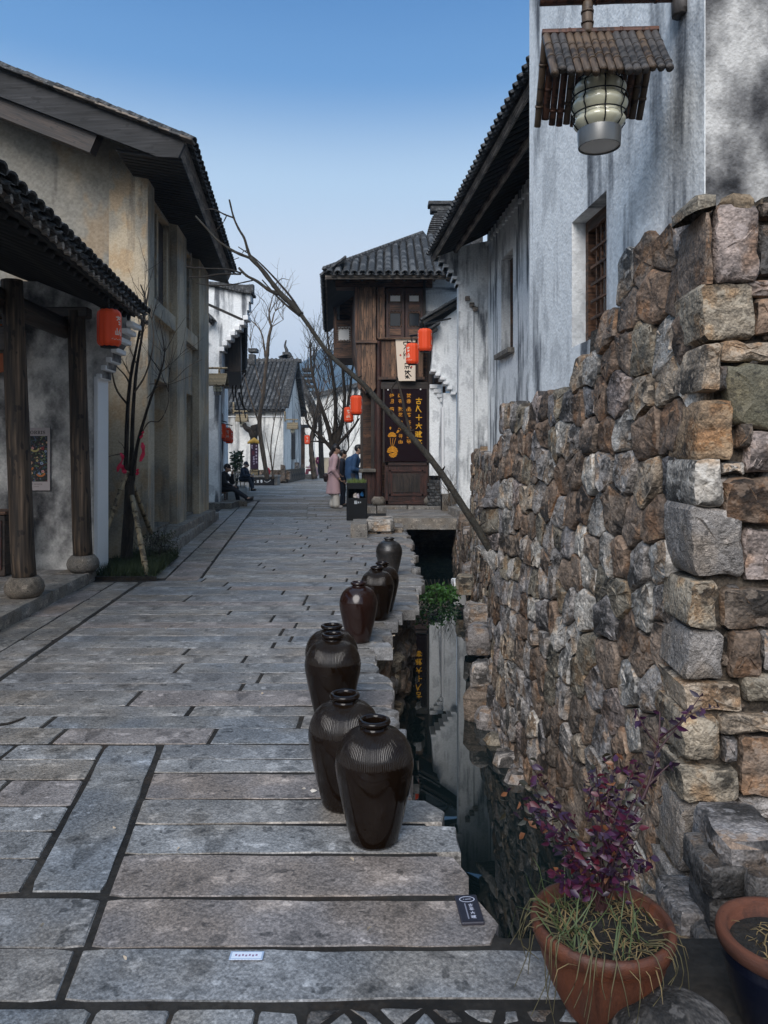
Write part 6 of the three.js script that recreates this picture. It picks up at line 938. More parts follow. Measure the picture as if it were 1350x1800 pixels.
{ // pale hanging stems by the white house, and a pruned trunk carrying a banner
  const d = 26, t = thing('pale_vine', 'pale twisted bare vine hanging at the white house corner', 'vine', at(425, 700, d)); for (const l of [[[433, 652], [420, 662], [414, 690], [420, 720], [423, 745]], [[433, 655], [424, 672], [426, 700], [432, 735]], [[432, 650], [416, 658], [409, 680], [411, 705]], [[420, 690], [428, 715], [440, 725]]]) part(t, 'stem', tube(curve(l.map(([u, v]) => at(u, v, d)), 16), 0.035, 0.02, 6, 0.1), M.barkPale);
  const e = 37, p = thing('pruned_tree', 'short pruned tree trunk with two stubby limbs behind the purple banner', 'tree', V(LX(447, e), 0.4, -e)); part(p, 'trunk', tube(along([[447, 838, e], [447, 790, e], [446, 765, e]]), 0.22, 0.19, 9, 0.08), M.bark);
  part(p, 'limb', tube(curve(along([[446, 768, e], [440, 757, e], [432, 752, e], [429, 744, e]]), 10), 0.18, 0.1, 8, 0.08), M.bark); part(p, 'limb', tube(curve(along([[447, 768, e], [449, 756, e], [447, 747, e]]), 8), 0.16, 0.22, 8, 0.08), M.bark);
  const b = e - 0.5; single('purple_banner', (() => { const g = new THREE.BoxGeometry(LX(454, b) - LX(440, b), HY(780, b) - HY(824, b), 0.03); g.translate(LX(447, b), HY(802, b), -b); return g; })(), canvasMat(128, 384, (c, w, h) => { c.fillStyle = '#2b0f2a'; c.fillRect(0, 0, w, h); c.fillStyle = '#4c1226'; c.fillRect(26, 110, 40, 60); c.strokeStyle = '#cfc6da'; '古雅茶香花月'.split('').forEach((g, i) => glyph(c, g, 84, 16 + i * 50, 30, 3.5)); '品茗'.split('').forEach((g, i) => glyph(c, g, 14, 16 + i * 34, 26, 3)); '听雨对月'.split('').forEach((g, i) => glyph(c, g, 46, 190 + i * 34, 24, 3)); }), 'dark purple vertical banner with white writing on the pruned trunk', 'banner');
  single('golden_flower', (() => { const gs = []; for (let i = 0; i < 9; i++) { const q = new THREE.SphereGeometry(0.1, 8, 6); q.scale(0.7, 1.4, 0.7); q.rotateZ(-0.9 + i * 0.225); q.translate(LX(447, b) + (i - 4) * 0.055, HY(776, b) + 0.06 - Math.abs(i - 4) * 0.02, -b + 0.04); gs.push(q); } return gs; })(), mat(0.5, 0.3, 0.05, { rough: 0.5 }), 'golden rosette on top of the purple banner', 'ornament');
}

// ---------------------------------------------------------------- street furniture
seed(67);
{
  const d = 36.6, t = thing('stone_planter', 'long low planter with black front and white brush writing', 'planter', V(LX(463, d), 0, -d)), x0 = LX(439, d), x1 = LX(487, d);
  part(t, 'body', [rbox(x0, x1, 0, 0.4, -d - 0.9, -d, 0.03)], M.black); part(t, 'coping', rbox(x0 - 0.05, x1 + 0.05, 0.4, 0.5, -d - 1, -d + 0.06, 0.02), M.kerb); part(t, 'end_block', rbox(x1 - 0.14, x1 + 0.02, 0, 0.39, -d - 0.9, -d + 0.03, 0.02), M.kerb);
  const g = new THREE.PlaneGeometry(x1 - x0 - 0.2, 0.34); g.translate((x0 + x1) / 2 - 0.06, 0.2, -d + 0.005); part(t, 'lettering', g, canvasMat(384, 96, (c, w, h) => { c.fillStyle = '#0d0e12'; c.fillRect(0, 0, w, h); c.strokeStyle = '#e6e8ea'; c.lineWidth = 9; c.lineCap = 'round'; c.beginPath(); c.moveTo(24, 26); c.lineTo(24, 66); c.lineTo(70, 56); c.stroke(); '山中古茶'.split('').filter((q) => LETTERS[q]).forEach((q, i) => glyph(c, q, 100 + i * 60, 24, 42, 7)); c.lineWidth = 6; c.beginPath(); c.moveTo(226, 40); c.quadraticCurveTo(270, 80, 330, 30); c.stroke(); }));
  const cr = thing('bamboo_pot_cover', 'yellow bamboo slat tub on the planter under the purple banner', 'planter', V(LX(448, d), 0.5, -d)); for (let i = 0; i < 6; i++) { const x = LX(442 + i * 2.1, d); part(cr, 'slat', cyl(V(x, 0.5, -d), V(x, 0.83, -d), 0.028, 0.028, 6), M.canePale); } part(cr, 'rim', [rbox(LX(441, d), LX(455, d), 0.72, 0.77, -d - 0.05, -d + 0.05, 0.01)], M.canePale); part(cr, 'body', box(LX(442, d), LX(454, d), 0.5, 0.76, -d - 0.3, -d - 0.03), M.soil);
  single('red_bag', (() => { const q = new THREE.SphereGeometry(0.16, 10, 8); q.scale(0.8, 1.3, 0.6); const p = at(471, 829, 38); q.translate(p.x, p.y, p.z); return q; })(), mat(0.4, 0.02, 0.03, { rough: 0.6 }), 'small red cloth bundle on the rubble base by the slender tree', 'bundle');
  const bs = thing('leafy_bush', 'small green bush between the white house and the seated man', 'bush', V(LX(417, 32), 0, -32)), lv = []; for (let i = 0; i < 260; i++) { const p = at(rr(408, 426), rr(795, 828), 32); p.z += rr(-0.3, 0.3); lv.push(leafGeo.clone().applyMatrix4(leafAt(p, rr(0.1, 0.2), V(rr(-1, 1), rr(-0.4, 0.8), rr(-1, 1))))); } stuff(part(bs, 'leaves', lv, mat(0.05, 0.075, 0.03, { rough: 0.6, side: THREE.DoubleSide }))); part(bs, 'stems', [cyl(at(416, 858, 32), at(418, 805, 32), 0.03, 0.02), cyl(at(416, 858, 32), at(411, 800, 32), 0.02, 0.02), cyl(at(416, 858, 32), at(424, 800, 32), 0.02, 0.02)], M.bark);
}
{ // litter bin
  const d = 16.9, x0 = LX(609, d), x1 = LX(645, d), t = thing('litter_bin', 'black street litter bin with a grass planter on top', 'bin', V((x0 + x1) / 2, 0, -d)), y = (v) => HY(v, d);
  part(t, 'lower_body', rbox(x0, x1, 0.0, y(876), -d - 0.45, -d, 0.012), M.black); part(t, 'hood', [rbox(x0, x1, y(860), y(849), -d - 0.45, -d, 0.012)], M.black); part(t, 'side_panel', box(x0, x0 + 0.04, y(876), y(860), -d - 0.45, -d), M.black); part(t, 'side_panel', box(x1 - 0.04, x1, y(876), y(860), -d - 0.45, -d), M.black); part(t, 'back_panel', box(x0 + 0.04, x1 - 0.04, y(876), y(860), -d - 0.45, -d - 0.4), M.black);
  const lit = (c, u, v, w) => part(t, 'rubbish', pillow(roundPoly([[LX(u, d) - w, y(v) - 0.05], [LX(u, d) + w, y(v) - 0.06], [LX(u, d) + w * 0.6, y(v) + 0.08], [LX(u, d) - w * 0.7, y(v) + 0.05]]), [[0, -0.1], [0.01, 0.0], [0.03, 0.03]], (a, b, h) => V(a, b, -d - 0.08 + h), 0.02), mat(...c, { rough: 0.6 })); lit([0.5, 0.45, 0.42], 624, 872, 0.06); lit([0.02, 0.12, 0.3], 636, 870, 0.05); lit([0.55, 0.5, 0.55], 629, 873, 0.05);
  const g = new THREE.PlaneGeometry(0.18, 0.09); g.translate(LX(629, d), y(883), -d + 0.003); part(t, 'bin_mark', g, canvasMat(128, 64, (c, w, h) => { c.fillStyle = '#07080a'; c.fillRect(0, 0, w, h); c.strokeStyle = '#dfe6ee'; c.lineWidth = 6; c.strokeRect(12, 10, 36, 44); c.beginPath(); c.moveTo(30, 12); c.lineTo(30, 52); c.moveTo(14, 32); c.lineTo(46, 32); c.stroke(); glyph(c, '古', 60, 18, 26, 4); glyph(c, '大', 92, 18, 26, 4); }));
  stuff(part(t, 'grass', blades(420, () => V(rr(x0 + 0.03, x1 - 0.03), y(850), -d - rr(0.03, 0.42)), [0.05, 0.13], [0.02, 0.06], 0.006), mat(0.14, 0.19, 0.05, { rough: 0.8, side: THREE.DoubleSide })));
}
{ // plaque, sticker, twig
  const t = thing('stone_plaque', 'small dark plaque with an oval emblem fixed on the reddish stone', 'plaque', V(0.28, 0.006, -2.43)); const g = new RoundedBoxGeometry(0.075, 0.012, 0.15, 2, 0.005); g.rotateY(0.06); part(t, 'plate', g, mat(0.035, 0.033, 0.045, { rough: 0.4 }), true);
  const f = new THREE.PlaneGeometry(0.068, 0.14); f.rotateX(-Math.PI / 2); f.rotateY(0.06); f.translate(0, 0.0075, 0); part(t, 'lettering', f, canvasMat(256, 528, (c, w, h) => { c.fillStyle = '#23222c'; c.fillRect(0, 0, w, h); c.strokeStyle = '#b9bac8'; c.lineWidth = 12; c.beginPath(); c.ellipse(128, 92, 92, 54, 0, 0, 7); c.stroke(); c.lineWidth = 10; c.beginPath(); c.moveTo(80, 92); c.lineTo(92, 86); c.moveTo(104, 92); c.lineTo(178, 88); c.stroke(); '古茶大雅'.split('').forEach((q, i) => glyph(c, q, 122, 180 + i * 78, 62, 8)); c.lineWidth = 16; c.globalAlpha = 0.6; c.beginPath(); c.moveTo(86, 180); c.lineTo(86, 480); c.stroke(); }, { roughness: 0.5 }), true);
  const s = new RoundedBoxGeometry(0.1, 0.003, 0.036, 1, 0.001); s.translate(LX(433, 2.2), 0.0075, -2.205); single('paper_sticker', s, canvasMat(256, 96, (c, w, h) => { c.fillStyle = '#9fb0c8'; c.fillRect(0, 0, w, h); c.fillStyle = '#d3dcea'; c.fillRect(14, 10, w - 28, h - 20); c.fillStyle = '#8c6f8c'; for (let i = 0; i < 7; i++) c.fillRect(40 + i * 26, 34 + (i % 2) * 6, 15, 22); }), 'pale blue white paper sticker stuck on a foreground slab', 'sticker');
  single('fallen_twig', tube(curve(along([[-4, 1279, 4.08], [14, 1276, 4.1], [28, 1270, 4.14], [45, 1263, 4.2]]).map((p) => p.setY(0.012)), 10), 0.007, 0.004, 6, 0.1), M.bark, 'small brown twig lying on the paving at the left', 'twig');
  { const lv = []; for (let i = 0; i < 26; i++) { const d = rr(2.1, 7), x = rr(-1.9, 0.1) * (d > 4 ? 1 : 0.6); lv.push(leafGeo.clone().applyMatrix4(leafAt(V(x, 0.012, -d), rr(0.012, 0.026), V(rr(-1, 1), rr(-0.05, 0.15), rr(-1, 1))))); } stuff(single('fallen_leaves', lv, mat(0.4, 0.33, 0.25, { rough: 0.9, side: THREE.DoubleSide }), 'scattered bits of dry leaf lying about the paving', 'leaves')); }
  single('dead_leaf', [leafGeo.clone().applyMatrix4(leafAt(V(LX(545, 3.28), 0.012, -3.28), 0.03, V(1, 0.1, 0.2))), leafGeo.clone().applyMatrix4(leafAt(V(LX(538, 3.3), 0.012, -3.3), 0.02, V(-1, 0.2, 0.3)))], mat(0.6, 0.57, 0.52, { rough: 0.8, side: THREE.DoubleSide }), 'pale crumpled leaf on the paving beside the second jar', 'leaf');
}

// ---------------------------------------------------------------- pots at the front right
seed(68);
{
  const c = V(LX(1058, 2.0), 0, -2.0), t = thing('terracotta_bowl', 'terracotta bowl planted with purple shrub and trailing grass', 'plant pot', c);
  const g = lathe([[0, 0.0], [0.095, 0.0], [0.105, 0.012], [0.145, 0.085], [0.172, 0.16], [0.18, 0.2], [0.19, 0.206], [0.187, 0.214], [0.196, 0.22], [0.2, 0.24], [0.196, 0.256], [0.184, 0.26], [0.174, 0.252], [0.168, 0.222], [0, 0.222]], 48); g.scale(0.95, 0.97, 0.95); part(t, 'bowl', g, mat(0.25, 0.095, 0.06, { map: 'beige', rep: [3, 1], rough: 0.6, bump: 'plasterB', bs: 0.0015 }), true);
  const so = new THREE.CircleGeometry(0.158, 24); so.rotateX(-Math.PI / 2); so.translate(0, 0.219, 0); part(t, 'soil', so, M.soil, true);
  const ring = (r0, r1) => () => { const a = rr(0, 6.28), r = rr(r0, r1); return V(c.x + Math.cos(a) * r * 0.93, 0.22, c.z + Math.sin(a) * r); };
  stuff(part(t, 'trailing_grass', blades(60, ring(0.08, 0.16), [0.07, 0.13], [0.06, 0.14], 0.0024), mat(0.06, 0.085, 0.025, { rough: 0.6, side: THREE.DoubleSide })));
  stuff(part(t, 'dry_grass', blades(190, ring(0.06, 0.18), [0.01, 0.04], [0.03, 0.1], 0.0024), M.straw));
  const hang = []; for (let i = 0; i < 24; i++) { const a = rr(0, 3.6), r = 0.176, p = V(c.x + Math.cos(a) * r, 0.248, c.z + Math.sin(a) * r), o = V(Math.cos(a), 0, Math.sin(a)), L = rr(0.06, 0.22); hang.push(tube(curve([p.clone().addScaledVector(o, -0.05).add(V(0, -0.01, 0)), p.clone().addScaledVector(o, 0.01).add(V(0, 0.012, 0)), p.clone().addScaledVector(o, 0.035).add(V(rr(-0.02, 0.02), -L * 0.45, 0)), p.clone().addScaledVector(o, 0.035).add(V(rr(-0.04, 0.04), -L, 0))], 8), 0.0022, 0.001, 4)); } stuff(part(t, 'hanging_blades', hang, mat(0.1, 0.085, 0.04, { rough: 0.8 })));
  // the shrub itself
  const n = thing('purple_shrub', 'purple leaved shrub with thin dark stems in the terracotta bowl', 'shrub', c), stems = [], tips = [];
  const lm = [[0.05, 0.011, 0.042], [0.03, 0.009, 0.033], [0.065, 0.012, 0.036], [0.085, 0.011, 0.022], [0.02, 0.01, 0.022], [0.035, 0.032, 0.02], [0.2, 0.08, 0.035]].map(([r, q, b]) => mat(r, q, b, { rough: 0.42, side: THREE.DoubleSide }));
  const stem = (l, r) => { const p = curve(l.map(([u, v, d]) => at(u, v, d)), 14); stems.push(tube(p, r, r * 0.4, 6, 0.05)); tips.push(p); return p; };
  const root = [1056, 1608, 2.03];
  for (let i = 0; i < 19; i++) { const u = 1040 + rr(-125, 115), v = 1440 + rr(-115, 95), d = 2.05 + rr(-0.17, 0.3); stem([[1056 + rr(-14, 14), 1600, 2.03], [lerp(1056, u, 0.45) + rr(-10, 10), lerp(1600, v, 0.55), lerp(2.03, d, 0.5)], [u, v, d]], 0.0035); }
  const tall = [stem([root, [1090, 1480, 2.1], [1140, 1380, 2.2], [1158, 1300, 2.25], [1160, 1252, 2.28]], 0.006), stem([[1150, 1330, 2.22], [1180, 1290, 2.25], [1225, 1250, 2.25], [1265, 1243, 2.24]], 0.003), stem([[1155, 1310, 2.24], [1130, 1275, 2.25], [1115, 1245, 2.27]], 0.003), stem([[1158, 1300, 2.25], [1200, 1265, 2.2], [1235, 1218, 2.2]], 0.003), stem([[1140, 1380, 2.2], [1170, 1350, 2.2], [1185, 1338, 2.2]], 0.003)];
  part(n, 'stems', stems, mat(0.05, 0.02, 0.022, { rough: 0.6 }));
  let k = 0; const extra = new Map();
  const addLeaf = (p, s, dir, m) => { const mx = leafAt(p, s, dir); if (k++ < 290) { const me = new THREE.Mesh(leafGeo, m); me.name = 'leaf'; me.castShadow = me.receiveShadow = true; mx.decompose(me.position, me.quaternion, me.scale); me.position.sub(c); n.add(me); } else extra.set(m, [...(extra.get(m) ?? []), leafGeo.clone().applyMatrix4(mx)]); };
  for (const p of tips) { const isTall = tall.includes(p); for (let i = isTall ? 5 : 5; i < p.length; i += 1) for (let q = 0; q < (isTall ? 1 : 2); q++) { const dir = V(rr(-1, 1), rr(-0.55, 0.35), rr(-1, 1)); addLeaf(p[i].clone(), rr(0.02, 0.036), dir, isTall ? pick([lm[0], lm[1], lm[4]]) : rnd() < 0.05 ? lm[6] : pick(lm.slice(0, 6))); } }
  for (let i = 0; i < 560; i++) { const tp = tips[Math.floor(rnd() * 19)], p = tp[Math.floor(rr(4, tp.length))].clone().add(V(rr(-0.03, 0.03), rr(-0.03, 0.015), rr(-0.03, 0.03))); addLeaf(p, rr(0.018, 0.033), V(rr(-1, 1), rr(-0.6, 0.3), rr(-1, 1)), rnd() < 0.04 ? lm[6] : pick(lm.slice(0, 6))); }
  for (let i = 0; i < 14; i++) addLeaf(at(rr(880, 950), rr(1370, 1480), rr(2.1, 2.3)), rr(0.022, 0.036), V(rr(-1, 1), rr(-0.8, 0.2), rr(-1, 1)), pick([lm[5], lm[4], lm[6]]));
  for (const [m, g2] of extra) stuff(part(n, 'small_leaves', g2, m));
  const p2 = V(1.055, 0, -1.95), b = thing('glazed_pot', 'dark blue glazed pot with terracotta rim at the lower right', 'plant pot', p2);
  part(b, 'pot', lathe([[0, 0], [0.1, 0], [0.11, 0.01], [0.142, 0.12], [0.152, 0.17], [0.154, 0.172], [0.153, 0.178], [0.154, 0.2]], 40), M.cobalt, true); part(b, 'rim', lathe([[0.15, 0.198], [0.164, 0.205], [0.168, 0.225], [0.163, 0.24], [0.148, 0.243], [0.136, 0.232], [0.132, 0.2], [0, 0.19]], 40), M.terracotta, true);
  const s2 = new THREE.CircleGeometry(0.134, 20); s2.rotateX(-Math.PI / 2); s2.translate(0, 0.2, 0); part(b, 'soil', s2, M.soil, true); stuff(part(b, 'dry_grass', blades(60, () => V(p2.x + rr(-0.08, 0.08), 0.2, p2.z + rr(-0.08, 0.08)), [0.01, 0.03], [0.02, 0.06], 0.003), M.straw));
  const rk = new THREE.IcosahedronGeometry(0.13, 4), q = rk.attributes.position; for (let i = 0; i < q.count; i++) { const v = V().fromBufferAttribute(q, i), k2 = 1 + 0.22 * (fbm(0.5 + v.x * 1.6, 0.5 + v.y * 1.6 + v.z, 5, 5, 3, 71) - 0.5) * 3; q.setXYZ(i, v.x * k2 * 1.05, v.y * k2 * 0.8, v.z * k2 * 0.8); } rk.computeVertexNormals(); rk.translate(LX(1180, 1.83), 0.05, -1.83); single('rock', uvBox(rk), stoneMats[8], 'dark rounded rock between the two pots at the bottom edge', 'rock');
}
{ // creeper and pale block at the far end of the water
  const d = 12.4, t = thing('creeper', 'bright green creeper trailing into the canal near the bridge', 'creeper', V(LX(770, d), YW, -d)); let k = 0; const rest = [];
  for (let i = 0; i < 520; i++) { const u = 766 + rr(-38, 42), v = 1040 + rr(-16, 24) * (1 - Math.abs(u - 766) / 70), p = at(u, v, d + rr(-0.5, 0.4)); if (p.y < YW + 0.01) p.y = YW + 0.02 + rr(0, 0.06); const mx = leafAt(p, rr(0.05, 0.085), V(rr(-1, 1), rr(-0.7, 0.5), rr(-0.2, 1))); if (k++ < 250) { const m = new THREE.Mesh(leafGeo, M.leaf); m.name = 'leaf'; m.castShadow = m.receiveShadow = true; mx.decompose(m.position, m.quaternion, m.scale); m.position.sub(BASE.get(t)); t.add(m); } else rest.push(leafGeo.clone().applyMatrix4(mx)); }
  stuff(part(t, 'small_leaves', rest, M.leaf)); const st = []; for (let i = 0; i < 8; i++) st.push(tube(curve([at(740 + i * 8, 1018, d + 0.2), at(742 + i * 8 + rr(-6, 6), 1040, d), at(740 + i * 8 + rr(-10, 10), 1062, d - 0.1)], 8), 0.008, 0.004, 5)); part(t, 'stems', st, M.barkGreen);
  const e = 13; single('white_block', rbox(LX(797, e), LX(827, e), YW - 0.1, HY(1024, e), -e - 0.5, -e, 0.03), M.rim, 'whitewashed stone block at the waterline behind the creeper', 'stone block');
}

// ---------------------------------------------------------------- people
seed(69);
function body(bones, res = 60, k = 0.035, cut = -9) {                              // one continuous skin over tapering bones
  let lo = V(1e9, 1e9, 1e9), hi = V(-1e9, -1e9, -1e9); for (const [a, b, r, s] of bones) for (const [p, q] of [[a, r], [b, s]]) { lo.min(V(...p).addScalar(-q)); hi.max(V(...p).addScalar(q)); }
  const c = lo.clone().add(hi).multiplyScalar(0.5), h = Math.max(hi.x - lo.x, hi.y - lo.y, hi.z - lo.z) / 2 * 1.12, mc = new MarchingCubes(res, new THREE.MeshStandardMaterial(), false, false, 60000); mc.isolation = 0;
  const B = bones.map(([a, b, r, s]) => ({ a, d: [b[0] - a[0], b[1] - a[1], b[2] - a[2]], l: Math.max(1e-8, (b[0] - a[0]) ** 2 + (b[1] - a[1]) ** 2 + (b[2] - a[2]) ** 2), r, s }));
  for (let z = 0; z < res; z++) for (let y = 0; y < res; y++) for (let x = 0; x < res; x++) {
    const px = c.x + (x - res / 2) / (res / 2) * h, py = c.y + (y - res / 2) / (res / 2) * h, pz = c.z + (z - res / 2) / (res / 2) * h; let m = 9;
    for (const q of B) { const ux = px - q.a[0], uy = py - q.a[1], uz = pz - q.a[2]; let t = (ux * q.d[0] + uy * q.d[1] + uz * q.d[2]) / q.l; t = t < 0 ? 0 : t > 1 ? 1 : t; const ex = ux - q.d[0] * t, ey = uy - q.d[1] * t, ez = uz - q.d[2] * t, e = Math.sqrt(ex * ex + ey * ey + ez * ez) - (q.r + (q.s - q.r) * t); if (m === 9) m = e; else { const w = Math.max(0, k - Math.abs(m - e)) / k; m = Math.min(m, e) - w * w * k * 0.25; } }
    mc.field[x + y * res + z * res * res] = -Math.max(m, cut - py);
  }
  mc.update(); const g = new THREE.BufferGeometry(), n = mc.count; g.setAttribute('position', new THREE.BufferAttribute(mc.positionArray.slice(0, n * 3), 3)); g.setAttribute('normal', new THREE.BufferAttribute(mc.normalArray.slice(0, n * 3), 3)); g.scale(h, h, h); g.translate(c.x, c.y, c.z); return g;
}
const add3 = (a, b) => a.map((v, i) => v + b[i]);
function hand(w, dir, side) {                                            // palm with five bent fingers, as bones for the skin and thin sticks for the fingers
  const z = V(...dir).normalize(), x = z.clone().cross(V(0, 0.3, 1)).normalize(), y = x.clone().cross(z), P = V(...w), o = (a, b, c) => P.clone().addScaledVector(x, a).addScaledVector(y, b).addScaledVector(z, c);
  const f = []; for (let i = 0; i < 4; i++) { const a = (i - 1.5) * 0.019, L = [0.062, 0.075, 0.07, 0.055][i]; f.push(tube([o(a, 0, 0.06), o(a * 1.1, 0.002, 0.085 + L * 0.3), o(a * 1.1, 0.012, 0.085 + L * 0.65), o(a * 1.05, 0.03, 0.085 + L * 0.85)], 0.0095, 0.007, 6)); } f.push(tube([o(side * 0.02, 0, 0.025), o(side * 0.045, 0.008, 0.045), o(side * 0.05, 0.016, 0.075)], 0.011, 0.008, 6));
  return { bones: [[w, o(0, 0, 0.035).toArray(), 0.028, 0.036], [o(-0.018, 0, 0.05).toArray(), o(0.018, 0, 0.05).toArray(), 0.02, 0.02]], fingers: f };
}
// J: joints in the figure's own axes (x to its left, y up, z forward)
function person(label, p, turn, scale, J, cl, res = 60, group) {
  const t = thing('person', label, 'person', V(0, 0, 0), group), m = (c, r = 0.8) => mat(...c, { rough: r, side: THREE.DoubleSide }), skin = m([0.45, 0.28, 0.2], 0.55), { hip, chest, neck, head, nose } = J;
  const mid = hip.map((v, i) => (v + chest[i]) / 2), bones = [[add3(hip, [-0.07, 0, 0]), add3(hip, [0.07, 0, 0]), 0.105, 0.105], [hip, chest, 0.105, 0.125], [add3(chest, [-0.13, 0.06, 0]), add3(chest, [0.13, 0.06, 0]), 0.06, 0.06], [neck, head, 0.052, 0.05], [add3(head, [0, 0.045, -0.01]), add3(head, nose.map((v) => v * 0.25)), 0.092, 0.075], [add3(head, nose.map((v) => v * 0.75)), add3(head, nose), 0.02, 0.014]], fingers = [];
  for (const s of [0, 1]) { const [sh, el, wr] = J.arms[s], [hp, kn, an, toe] = J.legs[s], sd = s ? -1 : 1; bones.push([sh, el, 0.05, 0.04], [el, wr, 0.04, 0.028], [hp, kn, 0.085, 0.056], [kn, an, 0.055, 0.038], [an, toe, 0.042, 0.032]); const h = hand(wr, wr.map((v, i) => v - el[i]), sd); bones.push(...h.bones); fingers.push(...h.fingers); for (const e of [0.08]) bones.push([add3(head, [sd * 0.088, 0.005, -0.01]), add3(head, [sd * 0.092, 0.035, -0.01]), 0.012, 0.014]); }
  part(t, 'body', [body(bones, res), ...fingers], skin, true);
  const nz = V(...nose).normalize(), face = []; for (const s of [-1, 1]) { const q = new THREE.SphereGeometry(0.012, 8, 6), e = V(...head).addScaledVector(nz, 0.083).add(V(s * 0.033, 0.03, 0)); q.translate(e.x, e.y, e.z); face.push(q); } part(t, 'eyes', face, m([0.02, 0.015, 0.012], 0.3), true);
  const mo = new THREE.SphereGeometry(0.018, 8, 6); mo.scale(1.3, 0.4, 0.5); { const e = V(...head).addScaledVector(nz, 0.085).add(V(0, -0.045, 0)); mo.translate(e.x, e.y, e.z); } part(t, 'mouth', mo, m([0.35, 0.12, 0.1], 0.5), true);
  part(t, cl.cap ? 'cap' : 'hair', body([[add3(head, [0, 0.06, -0.025]), add3(head, [0, 0.05, -0.02]), 0.1, 0.098], [add3(head, [0, 0.08, 0.0]), add3(head, nose.map((v, i) => v * (cl.cap ? 1.2 : 0.45) + [0, 0.07, 0][i])), 0.085, cl.cap ? 0.03 : 0.06], ...(cl.hair ?? []).map(([a, b, r, s]) => [add3(head, a), add3(head, b), r, s])], 40, 0.02), m(cl.hairColor ?? [0.015, 0.012, 0.012], 0.5), true);
  const top = [[add3(hip, [-0.07, 0.02, 0]), add3(hip, [0.07, 0.02, 0]), 0.125, 0.125], [hip, chest, 0.125, 0.15], [add3(chest, [-0.13, 0.06, 0]), add3(chest, [0.13, 0.06, 0]), 0.08, 0.08], [add3(chest, [0, 0.1, 0]), neck, 0.09, 0.07]]; for (const [sh, el, wr] of J.arms) top.push([sh, el, 0.075, 0.062], [el, el.map((v, i) => lerp(v, wr[i], 0.86)), 0.062, 0.052]);
  part(t, cl.coat ? 'coat' : 'jacket', body([...top, ...(cl.coat ?? [])], res, 0.04, cl.hem ?? -9), m(cl.top), true);
  const tr = [[add3(hip, [-0.07, 0, 0]), add3(hip, [0.07, 0, 0]), 0.118, 0.118]]; for (const [hp, kn, an] of J.legs) tr.push([hp, kn, 0.098, 0.078], [kn, kn.map((v, i) => lerp(v, an[i], 0.93)), 0.078, cl.wide ?? 0.062]); part(t, 'trousers', body(tr, res, 0.02), m(cl.legs), true);
  for (const [, , an, toe] of J.legs) part(t, 'shoe', body([[add3(an, [0, -0.03, -0.03]), toe, 0.048, 0.042]], 24), m(cl.shoes), true);
  for (const [nm, bo, c] of cl.more ?? []) part(t, nm, body(bo, 36, 0.01), m(c, 0.6), true);
  t.position.copy(p); t.rotation.y = turn; t.scale.setScalar(scale); return t;
}
const stand = (lean, nod, arms) => ({ hip: [0, 0.9, 0], chest: [0, 1.22, lean * 0.5], neck: [0, 1.36, lean * 0.8], head: [0, 1.5, lean + nod * 0.5], nose: [0, -nod * 0.9 + 0.0, 0.1], arms, legs: [[[0.09, 0.88, 0], [0.1, 0.48, 0.03], [0.1, 0.08, -0.02], [0.11, 0.045, 0.11]], [[-0.09, 0.88, 0], [-0.1, 0.48, 0.04], [-0.1, 0.08, 0.05], [-0.11, 0.045, 0.18]]] });
person('woman in a long pink coat with crossbody bag standing in the street', V(LX(587, 20.8), 0, -20.8), 1.75, 1.09, stand(0.03, 0.07, [[[0.19, 1.28, 0.02], [0.22, 1.02, -0.06], [0.18, 0.88, 0.14]], [[-0.19, 1.28, 0.02], [-0.24, 1.0, -0.04], [-0.2, 0.8, 0.1]]]), { top: [0.5, 0.33, 0.34], hem: 0.38, coat: [[[0, 0.95, -0.01], [0, 0.42, 0.0], 0.15, 0.16], [[0.07, 0.9, 0], [0.1, 0.4, 0.03], 0.12, 0.13], [[-0.07, 0.9, 0], [-0.1, 0.4, 0.03], 0.12, 0.13], [[0, 0.9, -0.05], [0, 0.4, -0.1], 0.1, 0.11]], legs: [0.56, 0.52, 0.46], wide: 0.095, shoes: [0.3, 0.28, 0.27], hair: [[[0, 0.03, -0.09], [0, -0.1, -0.16], 0.05, 0.035], [[0, -0.08, -0.15], [0, -0.16, -0.17], 0.04, 0.02]], more: [['bag', [[[-0.05, 0.84, -0.22], [0.08, 0.8, -0.2], 0.07, 0.075], [[-0.04, 0.78, -0.21], [0.07, 0.74, -0.2], 0.06, 0.06]], [0.03, 0.015, 0.015]], ['bag_strap', [[[-0.17, 1.33, 0.1], [-0.26, 1.1, 0.06], 0.014, 0.014], [[-0.26, 1.1, 0.06], [-0.2, 0.9, -0.16], 0.014, 0.014]], [0.03, 0.02, 0.02]]] }, 64);
person('man in a blue jacket bending his head over the teahouse counter', V(LX(620, 20.4), 0.1, -20.4), 1.6, 1.02, stand(0.12, 0.09, [[[0.2, 1.28, 0.06], [0.24, 1.0, 0.04], [0.14, 0.98, 0.27]], [[-0.2, 1.28, 0.06], [-0.24, 1.0, 0.02], [-0.14, 0.95, 0.25]]]), { top: [0.02, 0.06, 0.14], hem: 0.68, coat: [[[0, 0.95, -0.01], [0, 0.72, 0], 0.16, 0.18], [[0.0, 1.2, -0.06], [0, 0.85, -0.07], 0.14, 0.14]], legs: [0.03, 0.035, 0.05], shoes: [0.04, 0.04, 0.045] }, 60);
person('person in dark navy clothes half hidden behind the pink coat', V(LX(601, 21.6), 0, -21.6), 1.5, 1.0, stand(0.02, 0.04, [[[0.19, 1.28, 0.02], [0.23, 1.0, 0], [0.22, 0.78, 0.08]], [[-0.19, 1.28, 0.02], [-0.23, 1.0, 0], [-0.2, 0.78, 0.08]]]), { top: [0.015, 0.02, 0.035], legs: [0.012, 0.016, 0.03], shoes: [0.02, 0.02, 0.02] }, 48);
